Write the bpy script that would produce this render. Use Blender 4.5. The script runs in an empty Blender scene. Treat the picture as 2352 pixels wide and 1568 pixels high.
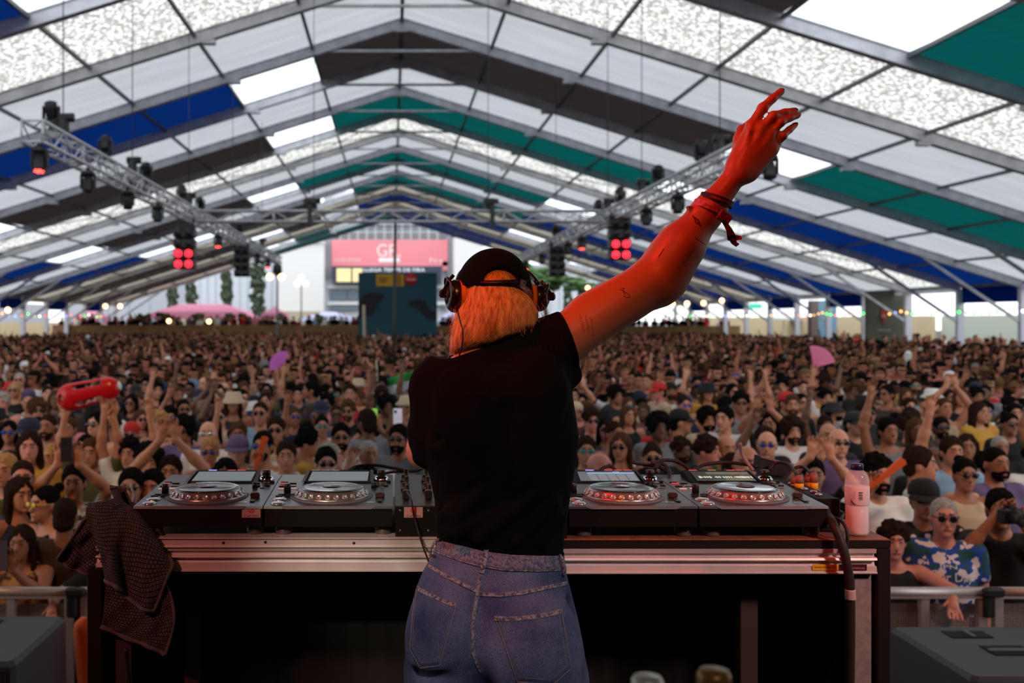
import bpy, bmesh, math, random
import numpy as np
from mathutils import Vector, Matrix
from mathutils.bvhtree import BVHTree

# ------------------------------------------------------------------ camera, world, lights, exposure
SC = bpy.context.scene
COL = SC.collection
F = 2287.0                      # focal length in pixels of the 2352 px wide frame (35 mm lens)
PX0, PY0 = 900.0, 735.0         # the vanishing point of the tent in the frame
CZ = 1.5                        # eye height above the stage floor (z = 0)
GZ = -1.2                       # ground the crowd stands on

cam = bpy.data.cameras.new('camera')
camo = bpy.data.objects.new('camera', cam); COL.objects.link(camo)
cam.sensor_width = 36.0
cam.lens = 36.0 * F / 2352.0
cam.shift_x = (1176 - PX0) / 2352.0
cam.shift_y = -(784 - PY0) / 2352.0
cam.clip_start = 0.05; cam.clip_end = 1000
cam.dof.use_dof = True
cam.dof.focus_distance = 2.3
cam.dof.aperture_fstop = 4.0
camo.location = (0, 0, CZ)
camo.rotation_euler = (math.radians(90), 0, 0)
SC.camera = camo

SC.view_settings.view_transform = 'Standard'
SC.view_settings.look = 'None'
SC.view_settings.gamma = 1.0
SC.view_settings.use_curve_mapping = False
SC.view_settings.exposure = 0.0
SC.cycles.max_bounces = 6
SC.cycles.diffuse_bounces = 4
SC.cycles.transparent_max_bounces = 12
SC.cycles.sample_clamp_indirect = 6.0

world = bpy.data.worlds.new('world'); SC.world = world
world.use_nodes = True
wn = world.node_tree
for n in list(wn.nodes): wn.nodes.remove(n)
wo = wn.nodes.new('ShaderNodeOutputWorld')
wb = wn.nodes.new('ShaderNodeBackground')
wb.inputs[0].default_value = (0.93, 0.97, 1.0, 1); wb.inputs[1].default_value = 2.0   # white overcast summer sky
wn.links.new(wb.outputs[0], wo.inputs[0])

def lamp(name, kind, loc, target, energy, color, size=0.3, spot=None, blend=0.6):
    l = bpy.data.lights.new(name, kind); l.energy = energy; l.color = color
    if kind == 'SPOT':
        l.spot_size = math.radians(spot); l.spot_blend = blend; l.shadow_soft_size = size
    elif kind == 'AREA':
        l.size = size
    else:
        l.shadow_soft_size = size
    o = bpy.data.objects.new(name, l); COL.objects.link(o)
    o.location = loc
    o.rotation_euler = (Vector(target) - Vector(loc)).to_track_quat('-Z', 'Y').to_euler()
    return o
# stage lamps hanging from the stage roof behind and beside the photographer
lamp('stage_light', 'SPOT', (-2.5, 1.35, 4.3), (0.42, 2.15, 1.78), 400, (1.0, 0.020, 0.001), 0.06, 27, 0.7)
lamp('stage_light', 'SPOT', (-0.9, -1.6, 4.3), (0.23, 2.2, 1.58), 300, (1.0, 0.24, 0.012), 0.10, 10, 0.9)
lamp('stage_light', 'SPOT', (-1.9, -0.2, 2.9), (-0.46, 2.5, 0.88), 150, (1.0, 0.28, 0.22), 0.10, 20, 0.9)
lamp('stage_light', 'SPOT', (2.6, 0.2, 2.8), (1.05, 2.5, 0.88), 290, (1.0, 0.56, 0.50), 0.2, 25, 0.8)
lamp('stage_light', 'SPOT', (-1.1, -0.6, 2.6), (-0.03, 2.5, 0.90), 190, (1.0, 0.80, 0.60), 0.06, 11, 0.8)
lamp('stage_light', 'SPOT', (0.5, -1.6, 4.0), (0.25, 2.15, 0.72), 260, (1.0, 0.84, 0.82), 0.25, 15, 0.9)
lamp('stage_light', 'SPOT', (-0.3, -1.0, 4.6), (3.2, 5.0, -0.4), 220, (1.0, 0.10, 0.03), 0.2, 34, 0.9)
lamp('stage_light', 'SPOT', (-0.3, -1.0, 4.6), (-2.6, 5.0, -0.4), 120, (1.0, 0.30, 0.10), 0.2, 34, 0.9)
# warm wash over the first rows of the crowd
lamp('stage_wash_light', 'SPOT', (-2.5, 3.0, 4.6), (-4.5, 8.0, 0.2), 420, (1.0, 0.55, 0.25), 0.3, 75, 0.9)
lamp('stage_wash_light', 'SPOT', (3.0, 3.0, 4.6), (5.5, 8.0, 0.2), 420, (1.0, 0.62, 0.40), 0.3, 80, 0.9)

# ------------------------------------------------------------------ helpers
def W(px, py, Y):
    return Vector(((px - PX0) * Y / F, Y, CZ - (py - PY0) * Y / F))
def lin(c):
    return tuple((v / 12.92 if v <= .04045 else ((v + .055) / 1.055) ** 2.4) for v in c)
def s8(r, g, b): return lin((r / 255, g / 255, b / 255))

MC = {}
def mat(name, col=(.5, .5, .5), rough=.6, metal=0., emit=None, estr=1., trans=0., noise=None, alpha=1., spec=.5, bump=None, coat=0., sheen=0.):
    """principled material; noise=(scale, amount, colour2) mottles the colour, bump=(scale, strength, distance)."""
    if name in MC: return MC[name]
    m = bpy.data.materials.new(name); m.use_nodes = True; MC[name] = m
    nt = m.node_tree; p = nt.nodes['Principled BSDF']
    p.inputs['Base Color'].default_value = (*col, 1); p.inputs['Roughness'].default_value = rough
    p.inputs['Metallic'].default_value = metal; p.inputs['Specular IOR Level'].default_value = spec
    if trans: p.inputs['Transmission Weight'].default_value = trans
    if alpha < 1: p.inputs['Alpha'].default_value = alpha
    if coat: p.inputs['Coat Weight'].default_value = coat
    if sheen: p.inputs['Sheen Weight'].default_value = sheen
    if emit: p.inputs['Emission Color'].default_value = (*emit, 1); p.inputs['Emission Strength'].default_value = estr
    if noise or bump:
        tc = nt.nodes.new('ShaderNodeTexCoord')
    if noise:
        nz = nt.nodes.new('ShaderNodeTexNoise'); nz.inputs['Scale'].default_value = noise[0]; nz.inputs['Detail'].default_value = 5
        nt.links.new(tc.outputs['Object'], nz.inputs['Vector'])
        rr = nt.nodes.new('ShaderNodeValToRGB'); rr.color_ramp.elements[0].position = .5 - noise[1]; rr.color_ramp.elements[1].position = .5 + noise[1]
        rr.color_ramp.elements[0].color = (*col, 1); rr.color_ramp.elements[1].color = (*noise[2], 1)
        nt.links.new(nz.outputs['Fac'], rr.inputs[0]); nt.links.new(rr.outputs[0], p.inputs['Base Color'])
    if bump:
        nb = nt.nodes.new('ShaderNodeTexNoise'); nb.inputs['Scale'].default_value = bump[0]; nb.inputs['Detail'].default_value = 4
        nt.links.new(tc.outputs['Object'], nb.inputs['Vector'])
        bb = nt.nodes.new('ShaderNodeBump'); bb.inputs['Strength'].default_value = bump[1]; bb.inputs['Distance'].default_value = bump[2]
        nt.links.new(nb.outputs['Fac'], bb.inputs['Height']); nt.links.new(bb.outputs[0], p.inputs['Normal'])
    return m

def tagd(o, label=None, cat=None, group=None, kind=None):
    if label: o['label'] = label
    if cat: o['category'] = cat
    if group: o['group'] = group
    if kind: o['kind'] = kind
    return o
def empty(name, loc, label, cat, group=None, rz=0):
    o = bpy.data.objects.new(name, None); COL.objects.link(o)
    o.location = loc; o.rotation_euler = (0, 0, rz); o.empty_display_size = .05
    return tagd(o, label, cat, group)

class MB:
    """collects shapes in world coordinates (or local ones) and links them as ONE mesh object"""
    def __init__(s): s.v = []; s.f = []; s.m = []; s.sm = []; s.mi = 0; s.smooth = False
    def add(s, vs, fs, smooth=None):
        b = len(s.v); s.v.extend([tuple(v) for v in vs])
        for f in fs:
            s.f.append(tuple(b + i for i in f)); s.m.append(s.mi); s.sm.append(s.smooth if smooth is None else smooth)
        return s
    def box(s, c, d, rz=0, bev=0, rot=None):
        hx, hy, hz = d[0] / 2, d[1] / 2, d[2] / 2
        M = rot if rot is not None else Matrix.Rotation(rz, 3, 'Z')
        c = Vector(c)
        if bev <= 0:
            vs = [c + M @ Vector((x * hx, y * hy, z * hz)) for z in (-1, 1) for x, y in ((-1, -1), (1, -1), (1, 1), (-1, 1))]
            return s.add(vs, [(3, 2, 1, 0), (4, 5, 6, 7), (0, 1, 5, 4), (1, 2, 6, 5), (2, 3, 7, 6), (3, 0, 4, 7)], False)
        b = min(bev, hx * .9, hy * .9, hz * .9)
        rings = []
        for z, k in ((-hz, b), (-hz + b, 0), (hz - b, 0), (hz, b)):
            X, Y = hx - k, hy - k
            rings.append([(-X + b, -Y), (X - b, -Y), (X, -Y + b), (X, Y - b), (X - b, Y), (-X + b, Y), (-X, Y - b), (-X, -Y + b)])
            rings[-1] = [(x, y, z) for x, y in rings[-1]]
        vs = [c + M @ Vector(p) for r in rings for p in r]
        fs = [tuple(range(7, -1, -1)), tuple(range(24, 32))]
        for k in range(3):
            for i in range(8):
                j = (i + 1) % 8; fs.append((k * 8 + i, k * 8 + j, k * 8 + 8 + j, k * 8 + 8 + i))
        return s.add(vs, fs, False)
    def bar(s, a, b, w, h, up=(0, 0, 1)):
        a = Vector(a); b = Vector(b); d = (b - a); L = d.length; d.normalize()
        u = Vector(up); x = d.cross(u)
        if x.length < 1e-4: x = d.cross(Vector((0, 1, 0)))
        x.normalize(); z = x.cross(d).normalized()
        return s.box((a + b) / 2, (w, L, h), rot=Matrix((x, d, z)).transposed())
    def tube(s, pts, r, n=8, cap=True, closed=False):
        pts = [Vector(p) for p in pts]; m = len(pts)
        rs = r if isinstance(r, (list, tuple)) else [r] * m
        vs = []; prev = None
        for i, p in enumerate(pts):
            if closed: d = pts[(i + 1) % m] - pts[(i - 1) % m]
            else: d = pts[min(i + 1, m - 1)] - pts[max(i - 1, 0)]
            if d.length < 1e-9: d = Vector((0, 0, 1))
            d.normalize()
            if prev is None:
                x = d.cross(Vector((0, 0, 1)))
                if x.length < .05: x = d.cross(Vector((0, 1, 0)))
            else: x = prev - d * prev.dot(d)
            x.normalize(); prev = x; y = d.cross(x)
            for k in range(n):
                a = 2 * math.pi * k / n
                vs.append(p + (x * math.cos(a) + y * math.sin(a)) * rs[i])
        fs = []
        for i in range(m if closed else m - 1):
            j = (i + 1) % m
            for k in range(n):
                l = (k + 1) % n; fs.append((i * n + k, i * n + l, j * n + l, j * n + k))
        if cap and not closed:
            fs.append(tuple(range(n - 1, -1, -1))); fs.append(tuple(range((m - 1) * n, m * n)))
        return s.add(vs, fs, True)
    def lathe(s, c, prof, n=24, axis='Z', rot=None):
        c = Vector(c); R = rot if rot is not None else {'Z': Matrix.Identity(3), 'Y': Matrix.Rotation(math.radians(-90), 3, 'X'), 'X': Matrix.Rotation(math.radians(90), 3, 'Y')}[axis]
        vs = []; fs = []
        for (r, h) in prof:
            for k in range(n):
                a = 2 * math.pi * k / n; vs.append(c + R @ Vector((r * math.cos(a), r * math.sin(a), h)))
        for i in range(len(prof) - 1):
            for k in range(n):
                l = (k + 1) % n; fs.append((i * n + k, i * n + l, (i + 1) * n + l, (i + 1) * n + k))
        if prof[0][0] > 1e-6: fs.append(tuple(range(n - 1, -1, -1)))
        if prof[-1][0] > 1e-6: fs.append(tuple(range((len(prof) - 1) * n, len(prof) * n)))
        return s.add(vs, fs, True)
    def ball(s, c, r, nu=16, nv=10, rot=None):
        c = Vector(c); r = (r, r, r) if isinstance(r, (int, float)) else r
        R = rot if rot is not None else Matrix.Identity(3)
        vs = [c + R @ Vector((0, 0, -r[2]))]
        for j in range(1, nv):
            t = -math.pi / 2 + math.pi * j / nv
            for i in range(nu):
                a = 2 * math.pi * i / nu
                vs.append(c + R @ Vector((r[0] * math.cos(t) * math.cos(a), r[1] * math.cos(t) * math.sin(a), r[2] * math.sin(t))))
        vs.append(c + R @ Vector((0, 0, r[2])))
        fs = [(0, 1 + (i + 1) % nu, 1 + i) for i in range(nu)]
        for j in range(nv - 2):
            for i in range(nu):
                k = (i + 1) % nu; b = 1 + j * nu; fs.append((b + i, b + k, b + nu + k, b + nu + i))
        b = 1 + (nv - 2) * nu
        fs += [(b + i, b + (i + 1) % nu, len(vs) - 1) for i in range(nu)]
        return s.add(vs, fs, True)
    def prism(s, pts, depth):
        """closed outline pts (3D, planar) extruded by vector depth"""
        n = len(pts); d = Vector(depth); pts = [Vector(p) for p in pts]
        fs = [tuple(range(n - 1, -1, -1)), tuple(range(n, 2 * n))] + [(i, (i + 1) % n, n + (i + 1) % n, n + i) for i in range(n)]
        return s.add(pts + [p + d for p in pts], fs, False)
    def grid(s, P, nu, nv, closed=False, smooth=True):
        fs = []
        for i in range(nu - 1):
            for j in range(nv if closed else nv - 1):
                k = (j + 1) % nv; fs.append((i * nv + j, i * nv + k, (i + 1) * nv + k, (i + 1) * nv + j))
        return s.add(P, fs, smooth)
    def build(s, name, mats, parent=None, origin=None):
        me = bpy.data.meshes.new(name)
        V = s.v
        if parent is not None:
            PM = PW[parent.name].inverted(); V = [PM @ Vector(v) for v in V]
        elif origin is not None:
            o_ = Vector(origin); V = [Vector(v) - o_ for v in V]
        me.from_pydata([tuple(v) for v in V], [], s.f)
        for m in (mats if isinstance(mats, (list, tuple)) else [mats]): me.materials.append(m)
        me.polygons.foreach_set('material_index', s.m); me.polygons.foreach_set('use_smooth', s.sm)
        bm = bmesh.new(); bm.from_mesh(me); bmesh.ops.recalc_face_normals(bm, faces=bm.faces); bm.to_mesh(me); bm.free()
        me.update()
        o = bpy.data.objects.new(name, me); COL.objects.link(o)
        if parent is not None: o.parent = parent; PW[o.name] = PW[parent.name]
        else:
            if origin is not None: o.location = origin
            PW[o.name] = Matrix.Translation(origin) if origin is not None else Matrix.Identity(4)
        return o
PW = {}
def thing(name, loc, label, cat, group=None, rz=0):
    o = empty(name, loc, label, cat, group, rz)
    PW[o.name] = Matrix.Translation(loc) @ Matrix.Rotation(rz, 4, 'Z')
    return o
def copy_tree(o, parent=None):
    c = o.copy(); COL.objects.link(c); c.parent = parent
    for ch in KIDS(o): copy_tree(ch, c)
    return c
def KIDS(o): return [x for x in bpy.data.objects if x.parent is o]

def text_mesh(s, size=1.0):
    """2D outline of lettering as (verts, faces), flat, centred"""
    cu = bpy.data.curves.new('txt', 'FONT'); cu.body = s; cu.size = size; cu.align_x = 'CENTER'; cu.align_y = 'CENTER'
    o = bpy.data.objects.new('txt', cu); COL.objects.link(o)
    dg = bpy.context.evaluated_depsgraph_get(); me = bpy.data.meshes.new_from_object(o.evaluated_get(dg))
    vs = [tuple(v.co) for v in me.vertices]; fs = [tuple(p.vertices) for p in me.polygons]
    bpy.data.objects.remove(o); bpy.data.curves.remove(cu); bpy.data.meshes.remove(me)
    return vs, fs

# ------------------------------------------------------------------ implicit surfaces (naive surface nets)
class SDF:
    def __init__(s, lo, hi, h):
        s.lo = np.array(lo, float); s.h = h
        s.n = np.ceil((np.array(hi) - s.lo) / h).astype(int) + 1
        s.F = np.full(tuple(s.n), 1.0, np.float32)
    def block(s, lo, hi):
        a = np.maximum(np.floor((np.array(lo) - s.lo) / s.h).astype(int), 0)
        b = np.minimum(np.ceil((np.array(hi) - s.lo) / s.h).astype(int) + 1, s.n)
        if np.any(b <= a): return None
        sl = tuple(slice(a[i], b[i]) for i in range(3))
        g = [(s.lo[i] + s.h * np.arange(a[i], b[i])).astype(np.float32) for i in range(3)]
        return sl, g[0][:, None, None], g[1][None, :, None], g[2][None, None, :]
    def mix(s, sl, d, k, op='u'):
        A = s.F[sl]
        if op == 'u':
            if k > 0: hh = np.maximum(k - np.abs(A - d), 0) / k; s.F[sl] = np.minimum(A, d) - hh * hh * k * .25
            else: s.F[sl] = np.minimum(A, d)
        else:
            d = -d
            if k > 0: hh = np.maximum(k - np.abs(A - d), 0) / k; s.F[sl] = np.maximum(A, d) + hh * hh * k * .25
            else: s.F[sl] = np.maximum(A, d)
    def cap(s, a, b, r1, r2=None, k=.01, op='u', sy=1.0):
        r2 = r1 if r2 is None else r2; a = np.array(a, float); b = np.array(b, float)
        m = max(r1, r2) * max(1, sy) + k + 3 * s.h
        B = s.block(np.minimum(a, b) - m, np.maximum(a, b) + m)
        if B is None: return s
        sl, X, Y, Z = B; d = b - a; L = float(d @ d) + 1e-12
        t = np.clip(((X - a[0]) * d[0] + (Y - a[1]) * d[1] + (Z - a[2]) * d[2]) / L, 0, 1)
        q = np.sqrt((X - a[0] - d[0] * t) ** 2 + ((Y - a[1] - d[1] * t) / sy) ** 2 + (Z - a[2] - d[2] * t) ** 2) - (r1 + (r2 - r1) * t)
        s.mix(sl, q, k, op); return s
    def ell(s, c, r, k=.01, op='u', R=None):
        m = max(r) + k + 3 * s.h; c = np.array(c, float)
        B = s.block(c - m, c + m)
        if B is None: return s
        sl, X, Y, Z = B; x, y, z = X - c[0], Y - c[1], Z - c[2]
        if R is not None:
            x, y, z = [R[0][i] * x + R[1][i] * y + R[2][i] * z for i in range(3)]
        k0 = np.sqrt((x / r[0]) ** 2 + (y / r[1]) ** 2 + (z / r[2]) ** 2)
        k1 = np.sqrt((x / r[0] ** 2) ** 2 + (y / r[1] ** 2) ** 2 + (z / r[2] ** 2) ** 2) + 1e-9
        s.mix(sl, k0 * (k0 - 1) / k1, k, op); return s
    def loft(s, rows, k=.01, op='u', p=2.0, pad=.05):
        """rows: (z, x0, x1, y_mid, y_half) bottom to top; elliptic slices between silhouettes"""
        R = np.array(rows, float); R = R[np.argsort(R[:, 0])]
        B = s.block((R[:, 1].min() - pad, (R[:, 3] - R[:, 4]).min() - pad, R[0, 0] - pad), (R[:, 2].max() + pad, (R[:, 3] + R[:, 4]).max() + pad, R[-1, 0] + pad))
        if B is None: return s
        sl, X, Y, Z = B; z = Z[0, 0]
        f = [np.interp(z, R[:, 0], R[:, i])[None, None, :] for i in range(1, 5)]
        a = (f[1] - f[0]) / 2; cx = (f[0] + f[1]) / 2
        q = (np.abs((X - cx) / a) ** p + np.abs((Y - f[2]) / f[3]) ** p) ** (1 / p)
        d = (q - 1) * np.minimum(a, f[3])
        dz = np.maximum(R[0, 0] - Z, Z - R[-1, 0])
        s.mix(sl, np.maximum(d, dz), k, op); return s
    def cut(s, pt, nrm, k=0):
        """remove what lies on the side nrm points to"""
        B = s.block(s.lo, s.lo + s.h * s.n); sl, X, Y, Z = B; n = np.array(nrm, float); n /= np.linalg.norm(n)
        d = (X - pt[0]) * n[0] + (Y - pt[1]) * n[1] + (Z - pt[2]) * n[2]
        s.mix(sl, -d, k, 'i'); return s
    def mesh(s):
        Fv = s.F; I = Fv < 0
        c = np.zeros(tuple(np.array(I.shape) - 1), np.int8)
        for dx in (0, 1):
            for dy in (0, 1):
                for dz in (0, 1):
                    c += I[dx:I.shape[0] - 1 + dx, dy:I.shape[1] - 1 + dy, dz:I.shape[2] - 1 + dz]
        act = np.argwhere((c > 0) & (c < 8))
        if len(act) == 0: return np.zeros((0, 3)), np.zeros((0, 4), int)
        idx = np.full(c.shape, -1, np.int64); idx[act[:, 0], act[:, 1], act[:, 2]] = np.arange(len(act))
        acc = np.zeros((len(act), 3)); cnt = np.zeros(len(act))
        for ax in range(3):
            for u in (0, 1):
                for v in (0, 1):
                    o0 = [0, 0, 0]; others = [i for i in range(3) if i != ax]
                    o0[others[0]] = u; o0[others[1]] = v; o1 = list(o0); o1[ax] = 1
                    A = act + o0; Bb = act + o1
                    fa = Fv[A[:, 0], A[:, 1], A[:, 2]]; fb = Fv[Bb[:, 0], Bb[:, 1], Bb[:, 2]]
                    m = (fa < 0) != (fb < 0)
                    t = fa[m] / (fa[m] - fb[m])
                    P = A[m].astype(float); P[:, ax] += t
                    acc[m] += P; cnt[m] += 1
        V = acc / cnt[:, None] * s.h + s.lo
        Q = []
        for ax in range(3):
            o = [i for i in range(3) if i != ax]
            sl0 = [slice(1, -1)] * 3; sl1 = [slice(1, -1)] * 3; sl0[ax] = slice(0, -1); sl1[ax] = slice(1, None)
            a = I[tuple(sl0)]; b = I[tuple(sl1)]
            E = np.argwhere(a != b)
            if len(E) == 0: continue
            ins = a[E[:, 0], E[:, 1], E[:, 2]]
            base = E.copy(); base[:, o[0]] += 1; base[:, o[1]] += 1
            def cell(du, dv):
                q = base.copy(); q[:, o[0]] -= du; q[:, o[1]] -= dv
                return idx[q[:, 0], q[:, 1], q[:, 2]]
            q = np.stack([cell(1, 1), cell(0, 1), cell(0, 0), cell(1, 0)], 1)
            flip = ins if ax != 1 else ~ins
            q[~flip] = q[~flip][:, ::-1]
            Q.append(q)
        return V, np.concatenate(Q)

def np_mesh(name, V, Q, mats, midx=None, smooth=True):
    me = bpy.data.meshes.new(name)
    V = np.asarray(V, np.float32); Q = np.asarray(Q, np.int32); n = len(Q); w = Q.shape[1]
    me.vertices.add(len(V)); me.vertices.foreach_set('co', V.ravel())
    me.loops.add(n * w); me.loops.foreach_set('vertex_index', Q.ravel())
    me.polygons.add(n); me.polygons.foreach_set('loop_start', np.arange(n, dtype=np.int32) * w)
    me.polygons.foreach_set('loop_total', np.full(n, w, np.int32))
    if smooth: me.polygons.foreach_set('use_smooth', np.ones(n, bool))
    for m in mats: me.materials.append(m)
    if midx is not None: me.polygons.foreach_set('material_index', np.asarray(midx, np.int32))
    me.update(calc_edges=True)
    return me
def link(name, me, parent=None):
    o = bpy.data.objects.new(name, me); COL.objects.link(o)
    if parent is not None: o.parent = parent; PW[o.name] = PW.get(parent.name, Matrix.Identity(4))
    else: PW[o.name] = Matrix.Identity(4)
    return o
# ------------------------------------------------------------------ tent shell
RX = 0.31                       # ridge x
RH = CZ + 9.11                  # underside of the rafters at the ridge
SL = 0.312                      # roof slope
HW = 25.05                      # half width
SEC = HW / 9
BAY = 4.46
def FY(k): return 31.08 + BAY * (k - 1)
def RZ(dx, up=0.0): return RH - SL * abs(dx) + up

def fabric(name, col, t, rough=.8, noise=None):
    m = bpy.data.materials.new(name); m.use_nodes = True; nt = m.node_tree
    for n in list(nt.nodes): nt.nodes.remove(n)
    out = nt.nodes.new('ShaderNodeOutputMaterial'); mx = nt.nodes.new('ShaderNodeMixShader')
    d = nt.nodes.new('ShaderNodeBsdfDiffuse'); tr = nt.nodes.new('ShaderNodeBsdfTranslucent')
    d.inputs[0].default_value = (*col, 1); tr.inputs[0].default_value = (*col, 1); mx.inputs[0].default_value = t
    tc = nt.nodes.new('ShaderNodeTexCoord'); nz = nt.nodes.new('ShaderNodeTexNoise')
    nz.inputs['Scale'].default_value = .35; nz.inputs['Detail'].default_value = 4
    mp = nt.nodes.new('ShaderNodeMapping'); mp.inputs['Scale'].default_value = (1, 6, 1)
    nt.links.new(tc.outputs['Object'], mp.inputs[0]); nt.links.new(mp.outputs[0], nz.inputs['Vector'])
    mr = nt.nodes.new('ShaderNodeMapRange'); mr.inputs['From Min'].default_value = .3; mr.inputs['From Max'].default_value = .7
    mr.inputs['To Min'].default_value = .90; mr.inputs['To Max'].default_value = 1.06
    nt.links.new(nz.outputs['Fac'], mr.inputs[0])
    for s in (d, tr):
        vm = nt.nodes.new('ShaderNodeMix'); vm.data_type = 'RGBA'; vm.blend_type = 'MULTIPLY'; vm.inputs['Factor'].default_value = 1
        vm.inputs['A'].default_value = (*col, 1); nt.links.new(mr.outputs[0], vm.inputs['B']); nt.links.new(vm.outputs['Result'], s.inputs[0])
    nt.links.new(d.outputs[0], mx.inputs[1]); nt.links.new(tr.outputs[0], mx.inputs[2]); nt.links.new(mx.outputs[0], out.inputs[0])
    return m
M_WHITE = fabric('tent_fabric_white', (.84, .86, .90), .345)
M_WHITE_WARM = fabric('tent_fabric_white_warm', (.74, .68, .56), .27)  # white fabric with the warm light put into its colour
M_BROWN = fabric('tent_fabric_brown', (.075, .058, .058), .15)
M_BLUE = fabric('tent_fabric_blue', (.004, .042, .28), .23)
M_TEAL = fabric('tent_fabric_teal', (.004, .16, .155), .26)
# clear foil: lets the sky straight through
M_CLEAR = bpy.data.materials.new('tent_foil_clear'); M_CLEAR.use_nodes = True
nt = M_CLEAR.node_tree
for n in list(nt.nodes): nt.nodes.remove(n)
_o = nt.nodes.new('ShaderNodeOutputMaterial'); _t = nt.nodes.new('ShaderNodeBsdfTransparent'); _g = nt.nodes.new('ShaderNodeBsdfTranslucent'); _m = nt.nodes.new('ShaderNodeMixShader')
_t.inputs[0].default_value = (.97, .98, 1, 1); _g.inputs[0].default_value = (.9, .92, .95, 1); _m.inputs[0].default_value = .2
nt.links.new(_t.outputs[0], _m.inputs[1]); nt.links.new(_g.outputs[0], _m.inputs[2]); nt.links.new(_m.outputs[0], _o.inputs[0])
# clear foil behind a net with a leaf pattern
M_SPECK = bpy.data.materials.new('tent_foil_speckled'); M_SPECK.use_nodes = True
nt = M_SPECK.node_tree
for n in list(nt.nodes): nt.nodes.remove(n)
_o = nt.nodes.new('ShaderNodeOutputMaterial'); _t = nt.nodes.new('ShaderNodeBsdfTransparent'); _g = nt.nodes.new('ShaderNodeBsdfTranslucent'); _m = nt.nodes.new('ShaderNodeMixShader')
_tc = nt.nodes.new('ShaderNodeTexCoord'); _n = nt.nodes.new('ShaderNodeTexNoise'); _n.inputs['Scale'].default_value = 7.0; _n.inputs['Detail'].default_value = 3; _n.inputs['Roughness'].default_value = .65
_v = nt.nodes.new('ShaderNodeTexVoronoi'); _v.inputs['Scale'].default_value = 9.0
_mm = nt.nodes.new('ShaderNodeMath'); _mm.operation = 'MULTIPLY'
_r = nt.nodes.new('ShaderNodeValToRGB'); _r.color_ramp.elements[0].position = .14; _r.color_ramp.elements[1].position = .30
_r.color_ramp.elements[0].color = (0, 0, 0, 1); _r.color_ramp.elements[1].color = (.85, .85, .85, 1)
nt.links.new(_tc.outputs['Object'], _n.inputs['Vector']); nt.links.new(_tc.outputs['Object'], _v.inputs['Vector'])
nt.links.new(_n.outputs['Fac'], _mm.inputs[0]); nt.links.new(_v.outputs['Distance'], _mm.inputs[1]); nt.links.new(_mm.outputs[0], _r.inputs[0]); nt.links.new(_r.outputs[0], _m.inputs[0])
_t.inputs[0].default_value = (.80, .79, .76, 1); _g.inputs[0].default_value = (.20, .185, .165, 1)
nt.links.new(_t.outputs[0], _m.inputs[1]); nt.links.new(_g.outputs[0], _m.inputs[2]); nt.links.new(_m.outputs[0], _o.inputs[0])

A, Bm, Cc, Dd, Ee, Ss, Kk = M_WHITE, M_BLUE, M_BROWN, M_TEAL, M_CLEAR, M_SPECK, M_WHITE_WARM
# bays: index k lies between frames k and k+1; (left sections outward, right sections outward)
BAYS = {
    -5: ([A] * 9, [A] * 9), -4: ([A] * 9, [A] * 9), -3: ([A] * 9, [A] * 9),
    -2: ([Cc, Cc, Ee, Bm, Bm, Bm, Bm, Bm, Bm], [Cc, Cc, Cc, Ee, Dd, Dd, Dd, Dd, Dd]),
    -1: ([Ss] * 9, [Ss] * 9),
    0: ([A] * 9, [A] * 9),
    1: ([Cc, Ee, Bm, Bm, Bm, Bm, Bm, Bm, Bm], [Cc, Cc, Cc, Cc, Ee, Dd, Dd, Dd, Dd]),
    2: ([A] * 9, [A] * 9),
    3: ([Dd, Ee, Cc, Cc, Cc, Cc, Ee, Bm, Bm], [Dd, Dd, Dd, Dd, Ee, Bm, Bm, Bm, Bm]),
    4: ([Ss] * 9, [Ss] * 9),
    5: ([A] * 9, [A] * 9),
    6: ([Dd, Dd, Ee, Cc, Cc, Cc, Ee, Bm, Bm], [Dd, Dd, Dd, Ee, Bm, Bm, Bm, Bm, Bm]),
    7: ([A] * 9, [A] * 9),
    8: ([Dd, Ee, Cc, Cc, Ee, Ee, Bm, Bm, Cc], [Dd, Dd, Dd, Bm, Bm, Bm, Bm, Bm, Bm]),
    9: ([Kk] * 9, [Kk] * 9),
    10: ([Bm, Ee, Cc, Ee, Cc, Cc, Cc, Cc, Cc], [Bm, Bm, Bm, Ee, Bm, Bm, Bm, Bm, Bm]),
    11: ([Kk] * 9, [Kk] * 9),
    12: ([Bm, Ee, Dd, Ee, Cc, Cc, Cc, Cc, Cc], [Bm, Bm, Bm, Bm, Bm, Ee, Bm, Bm, Bm]),
    13: ([Dd, Dd, Dd, Dd, Ee, Kk, Kk, Kk, Kk], [Bm, Bm, Bm, Kk, Kk, Kk, Kk, Kk, Kk]),
}
UP = .30
nwin = 0
for k, (L, R) in BAYS.items():
    y0, y1 = FY(k), FY(k + 1)
    byc = {}
    for side, row in ((-1, L), (1, R)):
        for j, m in enumerate(row):
            b = byc.setdefault(m.name, (m, MB()))[1]
            a0, a1 = j * SEC, (j + 1) * SEC
            P = []
            for i in range(5):
                x = a0 + (a1 - a0) * i / 4
                for q in range(5):
                    t = q / 4
                    sag = -.05 * math.sin(math.pi * t) * (1 if m not in (M_CLEAR,) else .5)
                    P.append((RX + side * x, y0 + (y1 - y0) * t, RZ(x, UP) + sag))
            b.grid(P, 5, 5)
    for nm, (m, b) in byc.items():
        if m is M_CLEAR or m is M_SPECK:
            nwin += 1; o = b.build('window_%d' % nwin, m)
        else: o = b.build('ceiling', m)
        o['kind'] = 'structure'

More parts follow.
